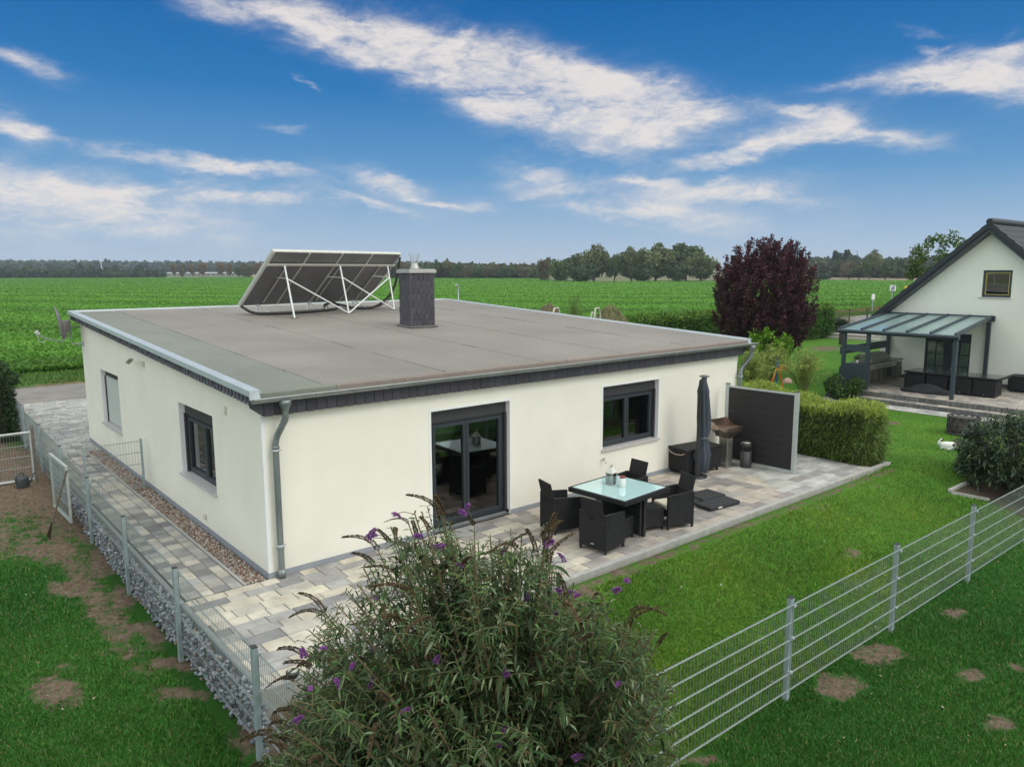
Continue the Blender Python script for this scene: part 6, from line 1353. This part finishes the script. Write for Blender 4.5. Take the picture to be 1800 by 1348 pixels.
def place(nm, me, pos, d, s):
    o = bpy.data.objects.new(nm, me); COL.objects.link(o); o.parent = bb; o.location = pos; d = Vector(d)
    q = d.to_track_quat('Z', 'Y'); o.rotation_mode = 'QUATERNION'; 
    # bend falls to the ground: turn +x of the mesh towards gravity
    x_ = q@Vector((1, 0, 0)); g = Vector((0, 0, -1)); g = (g-d*g.dot(d)); 
    if g.length > .05:
        g.normalize(); yv = d.cross(g); Mx = Matrix((g, yv, d)).transposed(); q = Mx.to_quaternion()
    o.rotation_quaternion = q; o.scale = (s, s, s)
main = [t for t in TIPS if t[2] is not None]; rnd.shuffle(main)
# flowers where the photograph shows them
FL = [(645, 945), (652, 938), (690, 905), (808, 898), (820, 893), (782, 962), (884, 977), (812, 998), (815, 1062), (1018, 1045), (987, 1040), (992, 988), (956, 960), (1000, 1042), (888, 1068), (968, 1080), (535, 1155), (572, 1142), (658, 1052), (656, 1145), (622, 1168), (764, 1165), (893, 1190), (720, 1247), (880, 1285), (875, 1315), (590, 1195), (517, 1270), (1078, 1040), (1100, 1022), (1088, 1200), (935, 1092), (660, 1190), (545, 1210), (925, 1055), (1007, 1335), (742, 945), (970, 957)]
for i, (u, v) in enumerate(FL):
    w_ = cw-(.55 if v > 1100 else .2)+rnd.uniform(-.12, .12)
    g = (CAM+ray(u, v)*w_)-B0; d = Vector((rnd.gauss(0, .6), rnd.gauss(0, .6), rnd.uniform(.1, .9))).normalized()
    # stalk back to the nearest stem
    j = int(np.argmin(((LP-g)**2).sum(1))); MB().tube([tuple(LP[j]), tuple((LP[j]+g)/2+[0, 0, .02]), tuple(g)], .0025, 4, (.10, .11, .05), caps=False).build('flower_stalk', TWIG, bb)
    place('flower_spike', fv[i % 3][0], g, d, rnd.uniform(.42, .7))
for i, tt in enumerate(main[:96]):
    d = (tt[1]+Vector((rnd.gauss(0, .3), rnd.gauss(0, .3), rnd.uniform(-.1, .3)))).normalized(); place('seed_head', sv[i % 4][0], tt[0], d, rnd.uniform(.6, 1.05))

# ------------------------------------------------------------ grass blades on the near lawns
def grassblades():
    n = 620000; u = RG.uniform(-200, 2000, n); v = 700+ (1380-700)*RG.uniform(0, 1, n)**.8
    d = _f+_r*((u-900)/F_PX)[:, None]+_u*((674-v)/F_PX)[:, None]; t_ = (-.45-CAM[2])/d[:, 2]; X = CAM[0]+d[:, 0]*t_; Y = CAM[1]+d[:, 1]*t_
    for _ in range(2): Z = G(X, Y); t_ = (Z-CAM[2])/d[:, 2]; X = CAM[0]+d[:, 0]*t_; Y = CAM[1]+d[:, 1]*t_
    Z = G(X, Y); pv = (X > -1.22) & (X < 12.9) & (Y > -2.73) & (Y < 19); gab = (X > -1.45) & (X < -1.1) & (Y > -3) & (Y < 12)
    nb = (X > 21.95) & (Y < 4.2); bed = np.ones(len(X), bool)
    for i in range(5):
        p, q = BED[i], BED[(i+1) % 5]; bed &= ((q[0]-p[0])*(Y-p[1])-(q[1]-p[1])*(X-p[0]))*BSGN > 0
    k = ~(pv | gab | nb | bed) & (X > -16) & (X < 34) & (Y > -13.5) & (Y < 12)
    b = bare(X, Y)+(np.sin(X*7.1+Y*3.3)*np.sin(Y*9.1-X*4.7)+np.sin(X*17+2)*np.sin(Y*15+1)+np.sin(X*31+Y*9)*np.sin(Y*27))*.15; k &= (RG.uniform(0, 1, n) > ss(.28, .62, b)*.965)
    X, Y, Z = X[k], Y[k], Z[k]; n = len(X); dist = np.hypot(X-CAM[0], Y-CAM[1])
    L_ = RG.uniform(.022, .052, n)*(1+.25*np.sin(X*1.3+Y)*np.sin(Y*1.7)); W = .0035+dist*.00048; a = RG.uniform(0, 6.28, n); lean = RG.normal(size=(n, 2))*.5*L_[:, None]
    P = np.stack([X, Y, Z-.004], 1); S = np.stack([np.cos(a), np.sin(a), 0*a], 1)*W[:, None]; T = P+np.stack([lean[:, 0], lean[:, 1], L_], 1)
    V = np.stack([P-S, P+S, T], 1).reshape(-1, 3); F = np.arange(3*n).reshape(n, 3)
    patch = .5+.5*np.sin(X*.9+1.3*np.sin(Y*.7))*np.sin(Y*1.1+np.sin(X*.5)*1.7)+.18*RG.normal(size=n)
    patch = np.clip(patch, 0, 1)[:, None]; ca, cb = pick([(.038, .105, .012), (.050, .130, .016), (.060, .145, .016)], n), pick([(.095, .190, .022), (.115, .215, .030), (.085, .170, .020)], n)
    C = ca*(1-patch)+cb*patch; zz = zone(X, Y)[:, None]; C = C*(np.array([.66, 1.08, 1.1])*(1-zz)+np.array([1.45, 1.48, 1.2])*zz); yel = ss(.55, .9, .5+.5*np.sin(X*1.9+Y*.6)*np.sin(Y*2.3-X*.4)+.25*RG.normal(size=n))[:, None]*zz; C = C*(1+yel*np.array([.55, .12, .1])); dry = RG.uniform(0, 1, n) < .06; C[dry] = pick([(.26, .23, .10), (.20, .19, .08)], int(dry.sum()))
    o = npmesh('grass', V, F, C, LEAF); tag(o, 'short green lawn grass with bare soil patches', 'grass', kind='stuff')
grassblades()
# tiny fallen leaves and petals on the lawns
n = 170; u = RG.uniform(0, 1800, n); v = RG.uniform(880, 1345, n); P = np.array([at('z', -.53, a, b) for a, b in zip(u, v)]); P = P[(P[:, 1] < -3.6) | (P[:, 0] < -1.6)]; P[:, 2] = G(P[:, 0], P[:, 1])+.035; n = len(P)
o = npmesh('fallen_leaves', *leaves(P, RG.normal(size=(n, 3))*[1, 1, .25], RG.uniform(.02, .05, n), .016, pick([(.5, .48, .38), (.36, .30, .18), (.62, .62, .56)], n), .1), LEAF); tag(o, 'pale dry leaves scattered over the lawns', 'leaves', kind='stuff')

# ------------------------------------------------------------ beet leaves on the near field
def beets():
    n = 640000; u = RG.uniform(-250, 2050, n); Y = 26.8+ (560-26.8)*RG.uniform(0, 1, n)**3.0
    # walk out along the row direction, positions spread across the view
    dx = _f[0]+_r[0]*(u-900)/F_PX; dy = _f[1]+_r[1]*(u-900)/F_PX; t_ = (Y-CAM[1])/dy; X = CAM[0]+dx*t_
    k = (dy > .05) & (X < 330) & (X > -60); X, Y = X[k], Y[k]; n = len(X); row = .45; Y = np.round(Y/row)*row+RG.normal(size=n)*.09
    Xp = np.round(X/.22)*.22; far = np.hypot(X-CAM[0], Y-CAM[1]); X = Xp+RG.normal(size=n)*.09
    hgt = .10+.10*RG.uniform(0, 1, n)+.04*np.sin(X*.21)*np.sin(Y*.3); P = np.stack([X, Y, hgt], 1); a = RG.uniform(0, 6.28, n); D = np.stack([np.cos(a), np.sin(a), RG.uniform(.1, .9, n)], 1)
    s = RG.uniform(.10, .18, n)*(1+far/200); tone = (1+.22*np.sin(X*.31+Y*.17)+.12*np.sin(Y*.8+X*.05))[:, None]
    k = ~((Y < 28.3) & (np.sin(X*1.1+2)*np.sin(X*.37) > .35))
    dd = np.stack([X, Y], 1)-CAM[:2]; ww = np.hypot(dd[:, 0], dd[:, 1]); fa = np.array([math.atan2(p[0]-CAM[0], p[1]-CAM[1]) for p in pts]); fr = np.array([math.hypot(p[0]-CAM[0], p[1]-CAM[1]) for p in pts]); k &= ww < np.interp(np.arctan2(dd[:, 0], dd[:, 1]), fa, fr)-1.5
    V, F, C = leaves(P[k], D[k], s[k], s[k]*.55, np.clip((pick([(.085, .215, .020), (.105, .250, .026), (.125, .285, .034), (.078, .195, .019), (.14, .30, .045)], n, .09)*tone)[k], .003, 1), .25)
    o = npmesh('beet_leaves', V, F, C, LEAF); tag(o, 'green sugar beet leaves growing in rows over the field', 'beet plants', kind='stuff')
beets()
# rough grass on the verge and dry weeds on the right of the road
n = 60000; X = np.concatenate([RG.uniform(-6, 12, 12000), RG.uniform(30, 110, 48000)]); Y = RG.uniform(22.7, 27.6, n); dry = ss(40, 52, X)*ss(24.0, 26.0, Y)*(RG.uniform(0, 1, n) < .6)
C = np.where(dry[:, None] > .3, pick([(.26, .20, .09), (.20, .15, .07), (.17, .17, .06)], n), pick([(.06, .15, .02), (.08, .18, .025), (.10, .19, .03)], n))
o = npmesh('verge_grass', *leaves(np.stack([X, Y, 0*X+.02], 1), np.stack([RG.normal(size=n)*.5, RG.normal(size=n)*.5, 1+0*X], 1), RG.uniform(.08, .18, n)*(1+1.2*dry), .035, C, .2), LEAF); tag(o, 'rough grass and dry weeds along the field side of the road', 'grass', kind='stuff')

# ------------------------------------------------------------ road signs, pylon
def sign(u, vt, vb, hw, y, label, col, face=None, vbase=None):
    q = at3('y', y, u, (vt+vb)/2); w_ = float((np.array(q)-CAM)@_f); k = w_/F_PX; t = empty('road_sign', (q[0], y, 0), R(-38), label, 'sign'); zc = q[2]; hh = (vb-vt)/2*k; ww = hw*k
    MB().tube([(0, .05, 0), (0, .05, zc+hh*.6)], .05, 6).build('pole', GALV, t); MB().box(-ww, ww, -.02, .02, zc-hh, zc+hh).build('sign_plate', col, t, bevel=.01)
    if face: face(t, zc, ww, hh)
    return t
SW_ = mat('sign white', (.72, .74, .74), .5); SY = mat('sign yellow', (.80, .47, .02), .5); SB = mat('sign blue grey', (.10, .14, .20), .5)
def f1(t, zc, w_, h):
    MB().tube([(.42*w_*math.cos(a), -.03, zc+.42*h*math.sin(a)) for a in [j*.524 for j in range(13)]], .035*1.2, 5).build('symbol', SB, t); MB().bar((-.5*w_, -.035, zc-.75*h), (.6*w_, -.035, zc+.8*h), .12, .02).build('diagonal_stripe', SB, t)
    mb = MB(); 
    for z, e in ((.88, .9), (-.88, .9)): mb.box(-w_*e, w_*e, -.026, -.022, zc+h*z-.02, zc+h*z+.02)
    mb.build('border_line', SB, t)
sign(1569.5, 501, 512, 5.3, 25.5, 'white square road sign with a dark crossed symbol on a pole at the roadside', SW_, f1)
def f2(t, zc, w_, h):
    mb = MB()
    for z in (.35, -.25): mb.box(-w_*.6, w_*.6, -.026, -.022, zc+h*z-.05, zc+h*z+.05)
    mb.build('lettering', mat('sign brown', (.40, .22, .02), .6), t)
sign(1599, 503, 512.5, 9, 27.5, 'yellow road sign half hidden by the gabled house roof', SY, f2)
sign(1535, 517, 527, 3.0, 24.5, 'small plain white sign standing in weeds at the field edge', SW_)
q = at('y', 900., 1505, 470); 
pyl = empty('power_pylon', (float(q[0]), 900., 0), R(30), 'distant lattice power pylon rising above the trees', 'pylon'); w_ = float((q-CAM)@_f); k = w_/F_PX; H = (475-443)*k+4
mb = MB()
for s in (-1, 1):
    for s2 in (-1, 1): mb.tube([(s*4, s2*4, 0), (s*1.0, s2*1.0, H*.75), (0, 0, H)], .35, 4)
for j in range(10): z = H*j/10; a = 4-3*min(1, j/7.5); b = 4-3*min(1, (j+1)/7.5); mb.tube([(-a, -a, z), (b, -b, z+H/10)], .22, 3); mb.tube([(a, -a, z), (-b, -b, z+H/10)], .22, 3); mb.tube([(-a, a, z), (b, b, z+H/10)], .22, 3)
PYM = mat('pylon steel', (.16, .19, .22), .7); mb.build('tower', PYM, pyl); MB().bar((-11, 0, H*.92), (11, 0, H*.92), .9).bar((-8, 0, H*.74), (8, 0, H*.74), .8).bar((-11, 0, H*.92), (0, 0, H), .4).bar((11, 0, H*.92), (0, 0, H), .4).build('crossarm', PYM, pyl)

# ------------------------------------------------------------ far trees
def far_proto(pal, shape, n=4200, ls=.085, trunk_=True, clumps=60, spread=.29):
    t = empty('tree', (0, 0, 0)); 
    crown('crown', t, (0, 0, .58), (.46, .46, .42) if shape == 'r' else ((.22, .22, .50) if shape == 't' else (.60, .55, .34)), n, ls, pal, LEAF, clumps, spread, .7, upright=.1, hollow=.25)
    if shape == 'b': kids(t)[0].location = (0, 0, -.18)
    mb = MB(); mb.tube([(0, 0, -.02), (.01, 0, .3), (0, 0, .7)], [.035, .028, .01], 6)
    for k in range(5): a = k*1.26; mb.tube([(0, 0, .28), (.16*math.cos(a), .16*math.sin(a), .5), (.28*math.cos(a), .28*math.sin(a), .7)], [.016, .01, .004], 4)
    mb.build('trunk', BARK, t); return t
G1 = [(.085, .125, .042), (.11, .150, .052), (.062, .098, .036)]; G2 = [(.135, .160, .062), (.17, .185, .075), (.10, .125, .05)]; G3 = [(.055, .090, .042), (.07, .105, .05)]; OR_ = [(.24, .12, .06), (.18, .12, .055), (.13, .12, .05)]; BR_ = [(.16, .125, .07), (.12, .12, .055)]
PRO = {}
for nm, pal, sh in (('green', G1, 'r'), ('olive', G2, 'r'), ('dark', G3, 'r'), ('orange', OR_, 'r'), ('poplar', G3, 't'), ('bush', G1, 'b'), ('brush', BR_, 'b'), ('dbush', G3, 'b')):
    PRO[nm] = [far_proto(pal, sh), far_proto(pal, sh)]
used = set(); LAB = {}
# (u centre, v base, v top, half width px, distance w, kind, label)
FT = [
 (958, 489, 456, 14, 300, 'brush', 'rust brown bushy tree at the left end of the middle grove'), (985, 491, 457, 22, 285, 'bush', 'low dark green tree, second from the left in the middle grove'), (1012, 491, 450, 20, 290, 'green', 'round green tree in the left half of the middle grove'), (1044, 490, 437, 27, 285, 'olive', 'tall tree with a leaning brown top left of the gap in the grove'),
 (1080, 492, 452, 17, 280, 'green', 'slim green tree just right of the gap in the grove'), (1110, 492, 441, 26, 282, 'olive', 'pale olive tree left of the tallest tree in the grove'), (1152, 492, 435, 34, 278, 'olive', 'tallest broad olive tree in the middle of the grove'), (1205, 491, 433, 36, 285, 'green', 'broad rounded green tree right of the tallest grove tree'), (1232, 492, 449, 30, 270, 'olive', 'light green willow like tree beside the purple tree'), (1190, 492, 462, 20, 272, 'dbush', 'dark undergrowth tree low between the two broad grove trees'), (1025, 491, 466, 24, 275, 'dbush', 'dark low bush in front of the left grove trees'), (1128, 492, 468, 22, 274, 'dbush', 'dark low bush in front of the middle grove trees'),
 (1440, 484, 457, 16, 420, 'green', 'grey green tree nearest the purple crown on its right'), (1470, 483, 450, 10, 430, 'poplar', 'first slender poplar right of the purple tree'), (1486, 483, 449, 9, 430, 'poplar', 'second slender poplar left of the pylon'), (1455, 484, 462, 30, 400, 'dbush', 'long dark thicket right of the purple tree'), (1500, 484, 452, 14, 410, 'dark', 'dark tree in front of the pylon foot'), (1493, 489, 464, 18, 330, 'brush', 'brownish rounded tree below the pylon'), (1510, 490, 471, 17, 310, 'green', 'low green bush below the pylon'),
 (1536, 486, 446, 17, 380, 'olive', 'tall pale tree right of the pylon'), (1528, 492, 462, 14, 300, 'green', 'dense round green tree, left one of the roadside pair'), (1556, 492, 463, 16, 300, 'green', 'dense round green tree, right one of the roadside pair'), (1580, 489, 459, 16, 330, 'dark', 'dark tree behind the roadside pair'), (1603, 489, 463, 16, 330, 'brush', 'brown tinted tree just left of the gabled roof'), (1625, 487, 460, 22, 360, 'dark', 'dark broad tree touching the gabled roof line'), (1650, 487, 460, 22, 380, 'dark', 'dark broad tree mostly behind the gabled roof'), (1443, 489, 483, 18, 300, 'dbush', 'dark low bush on the dry ground right of the purple tree'),
 (105, 484, 468, 13, 520, 'dbush', 'dark bush left of the distant white buildings'), (142, 481, 461, 8, 560, 'dark', 'dark tree just left of the distant white building'), (160, 480, 464, 7, 560, 'green', 'small tree between the distant white buildings'), (196, 484, 474, 16, 540, 'dbush', 'low bush in front of the distant white buildings'), (203, 480, 464, 7, 560, 'dark', 'dark tree right of the distant white buildings'), (247, 481, 463, 8, 560, 'dark', 'dark tree by itself beyond the left field edge'), (250, 482, 473, 7, 545, 'dbush', 'small dark bush in front of the lone distant tree'),
 (15, 482, 464, 9, 560, 'dark', 'dark tree at the left picture edge on the skyline'), (50, 482, 465, 10, 570, 'green', 'second dark tree from the left on the skyline'), (90, 482, 464, 8, 580, 'dark', 'dark tree above the bush on the left skyline'), (220, 484, 476, 9, 530, 'dbush', 'low dark bush right of the white buildings'), (285, 483, 476, 8, 545, 'dbush', 'low bush on the tan strip beyond the field'),
 (306, 479, 463, 6, 600, 'orange', 'first autumn orange tree of the distant avenue'), (321, 479, 463, 6, 600, 'brush', 'second brownish tree of the distant avenue'), (338, 479, 463, 6, 600, 'orange', 'third orange tree of the distant avenue'), (356, 479, 462, 8, 600, 'orange', 'broadest orange tree of the distant avenue'), (388, 479, 462, 7, 600, 'orange', 'reddest tree of the distant avenue'), (403, 479, 463, 6, 600, 'orange', 'rightmost orange tree of the distant avenue'),
 (432, 481, 463, 12, 520, 'brush', 'brown green tree left of the solar collector'), (452, 481, 462, 10, 520, 'orange', 'orange tinted tree beside the solar collector'), (420, 481, 468, 8, 520, 'green', 'low green tree left of the solar collector'),
 (712, 482, 461, 10, 420, 'brush', 'brownish tree between the collector and the chimney'), (768, 483, 459, 10, 420, 'green', 'green tree just right of the chimney'), (786, 483, 457, 9, 430, 'olive', 'pale round tree right of the chimney'), (806, 485, 464, 16, 410, 'bush', 'green bushy tree in the thicket right of the chimney'), (750, 485, 467, 14, 410, 'bush', 'bushy tree behind the chimney edge'), (835, 485, 465, 18, 405, 'bush', 'bushy tree left of centre in the middle thicket'), (866, 486, 466, 18, 400, 'brush', 'brown bushy tree in the middle thicket'), (895, 486, 468, 16, 398, 'bush', 'low green tree in the middle thicket'), (922, 487, 469, 16, 395, 'brush', 'low brownish bush at the right end of the thicket'), (945, 488, 470, 14, 380, 'bush', 'low green bush where the thicket meets the grove'), (822, 485, 468, 12, 402, 'brush', 'rust tinted bush in the thicket behind the roof lamp'), (882, 486, 470, 12, 396, 'dbush', 'dark small bush in the middle thicket'), (938, 471, 463.5, 6, 700, 'dark', 'small dark tree on the skyline above the white roof'),
]
def put(u, vb, vt, hw, w_, kind, lab, group):
    p = CAM+ray(u, vb)*w_; k = w_/F_PX; H = (475.5-vt)*k+CAM[2] if True else 0; zb = -.05
    key = kind; lst = PRO[kind]; i = int(u) % 2
    if (key, i) in used: o = copy_tree(lst[i])
    else: used.add((key, i)); o = lst[i]
    o.location = (float(p[0]), float(p[1]), zb); hgt = 1.0 if kind != 'bush' and kind != 'brush' and kind != 'dbush' else .74
    o.rotation_euler = (0, 0, rnd.uniform(0, 6.28)); wr = {'poplar': .26}.get(kind, .62 if hgt < 1 else .50)
    o.scale = (hw*k/wr, hw*k/wr, H/hgt); tag(o, lab, 'tree' if hgt == 1 else 'bush', group)
    o.name = 'bush' if hgt < 1 else ('poplar_tree' if kind == 'poplar' else 'tree'); return o
for f in FT: put(*f, 'trees beyond the beet field')
for k_, l_ in PRO.items():
    for i, o in enumerate(l_):
        if (k_, i) not in used:
            for c in kids(o): bpy.data.objects.remove(c)
            bpy.data.objects.remove(o)
# oak branches showing behind the gabled roof
q = at3('x', 36.0, 1706, 425)
t = empty('oak_tree', (38.0, q[1]+1.5, -.2), 0, 'green leafy tree top showing above the left slope of the gabled roof', 'tree')
z_ = 5.4; crown('crown', t, (0, 0, z_-1.0), (1.9, 1.9, 1.9), 3600, .16, [(.05, .11, .025), (.07, .14, .03), (.11, .15, .03)], LEAF, 60, .15, .6, hollow=.6); trunk(t, 0, 0, 0, 4.6, .16, 8, 1.5)
# distant forest, one mass on the horizon
def forest(name, label, pts_, pal, n, ls, depth):
    """pts_: (u, w, v top)"""
    us_ = np.array([p[0] for p in pts_], float); ws_ = np.array([p[1] for p in pts_], float); vt_ = np.array([p[2] for p in pts_], float)
    u = RG.uniform(us_[0], us_[-1], n); w_ = np.interp(u, us_, ws_); H = (475.5-np.interp(u, us_, vt_))*w_/F_PX+CAM[2]; H *= 1+.07*np.sin(u*.35)+.05*np.sin(u*.9+1)+.04*np.sin(u*1.9)
    w_ = w_+RG.uniform(0, depth, n); d = _f+_r*((u-900)/F_PX)[:, None]; X = CAM[0]+d[:, 0]*w_; Y = CAM[1]+d[:, 1]*w_; z = H*RG.uniform(0, 1, n)**.7
    P = np.stack([X, Y, z], 1); s = ls*RG.uniform(.6, 1.4, n); o = npmesh(name, *leaves(P, RG.normal(size=(n, 3))+[0, 0, .3], s, s*.8, pick(pal, n), .1), LEAF); tag(o, label, 'forest', kind='stuff')
forest('distant_forest', 'long blue green forest along the left horizon', [(-60, 950, 460), (0, 950, 460.5), (120, 980, 461), (250, 1000, 462.5), (420, 1000, 464.5), (700, 1000, 466), (760, 900, 466)], [(.055, .085, .060), (.070, .10, .068), (.048, .075, .055)], 42000, 5.0, 60)
forest('right_forest', 'dark green forest strip along the right horizon', [(1380, 620, 463), (1450, 620, 462), (1520, 600, 463), (1600, 600, 462), (1700, 600, 460), (1860, 600, 460)], [(.035, .060, .035), (.045, .070, .038), (.060, .070, .035)], 22000, 3.6, 60)
forest('middle_thicket', 'low brown green thicket behind the roof lamp', [(690, 430, 470), (760, 430, 467), (840, 420, 468), (950, 400, 470)], [(.05, .07, .028), (.09, .08, .035), (.07, .09, .035), (.12, .085, .04)], 12000, 1.9, 25)
forest('left_thicket', 'dark thicket beyond the left edge of the field', [(-60, 560, 474), (60, 560, 475), (130, 560, 474), (215, 560, 475), (300, 580, 478)], [(.03, .05, .025), (.045, .06, .03)], 9000, 2.6, 20)
forest('right_thicket', 'brown green thicket between the right hand trees', [(1420, 400, 468), (1480, 380, 466), (1560, 350, 468), (1640, 350, 468), (1700, 350, 468)], [(.05, .07, .028), (.08, .075, .035), (.035, .055, .025)], 12000, 1.8, 25)
# tan strip of stubble, distant buildings
TAN = mat('stubble', (.30, .23, .13), .95, var=.2, scale=.05)
def strip(name, pts_, m, z):
    mb = MB(); a = [at('z', z, u, v0) for u, v0, v1 in pts_]; b = [at('z', z, u, v1) for u, v0, v1 in pts_]
    n = len(a); mb.add([tuple(p) for p in a]+[tuple(p) for p in b], [(i, i+1, i+1+n, i+n) for i in range(n-1)]); o = mb.build(name, m); tag(o, kind='structure'); return o
strip('stubble_strip', [(300, 486.2, 482.5), (450, 486.2, 482.2), (600, 486.8, 482.8), (760, 487.6, 483.6), (945, 489.2, 485)], TAN, -.02)
strip('bare_ground', [(1425, 492.2, 483), (1480, 492.2, 483.5), (1560, 493.6, 487), (1640, 494, 487)], mat('dry weeds', (.24, .19, .12), .95, var=.3, scale=.15), -.02)
def bld(u0, u1, vb, vt, w_, col, label, roofc=None):
    a = CAM+ray(u0, vb)*w_; b = CAM+ray(u1, vb)*w_; k = w_/F_PX; H = (475.5-vt)*k+CAM[2]; d = Vector(((b-a)[0], (b-a)[1], 0)); L_ = d.length
    t = empty('distant_building', (float(a[0]), float(a[1]), 0), math.atan2(d.y, d.x), label, 'building')
    MB().box(0, L_, 0, 14, -.1, H*.72).build('wall', mat('pale wall '+str(col), col, .8), t); MB().prism([(0-.5, H*.72), (7, H), (14.5, H*.72)], 'x', -.5, L_+.5).build('roof', mat('roof '+str(roofc or col), roofc or col, .8), t)
    mb = MB(); x = 2.
    while x < L_-2: mb.box(x, x+1.2, -.06, 0, H*.25, H*.5); x += 4
    mb.build('window', ANTH, t)
bld(116, 134, 478, 472, 640, (.55, .56, .56), 'small white building left of the dark skyline tree', (.42, .44, .46))
bld(147, 178, 478, 470, 650, (.60, .61, .61), 'long white building between two skyline trees', (.46, .48, .50))
bld(182, 206, 478, 472, 655, (.60, .60, .58), 'white building right of the long white one', (.50, .50, .50))
bld(232, 420, 481, 476.5, 620, (.34, .33, .31), 'very long low pale building behind the orange avenue trees', (.36, .36, .37))
bld(905, 1000, 474, 466.0, 640, (.27, .21, .15), 'long low building with a pale roof left of the middle grove', (.46, .48, .50))
bld(60, 76, 479, 474, 640, (.28, .20, .16), 'small brownish house on the left skyline', (.22, .12, .09))
t = empty('mast', tuple(at('y', 800., 179, 478)[:2])+(0,), 0, 'thin white mast above the distant white buildings', 'mast'); MB().tube([(0, 0, 0), (0, 0, 15)], .35, 5).build('mast_pole', SW_, t)

# ------------------------------------------------------------ haze over the plain
hz = bpy.data.materials.new('haze'); hz.use_nodes = True; t_ = hz.node_tree; t_.nodes.clear(); pv_ = t_.nodes.new('ShaderNodeVolumePrincipled'); ho = t_.nodes.new('ShaderNodeOutputMaterial'); t_.links.new(pv_.outputs[0], ho.inputs['Volume'])
pv_.inputs['Color'].default_value = (.80, .90, 1.0, 1); pv_.inputs['Density'].default_value = HAZE; pv_.inputs['Anisotropy'].default_value = 0.2
o = MB().box(-700, 1500, -200, 1500, -2.0, 36).build('haze', hz); tag(o, kind='stuff')
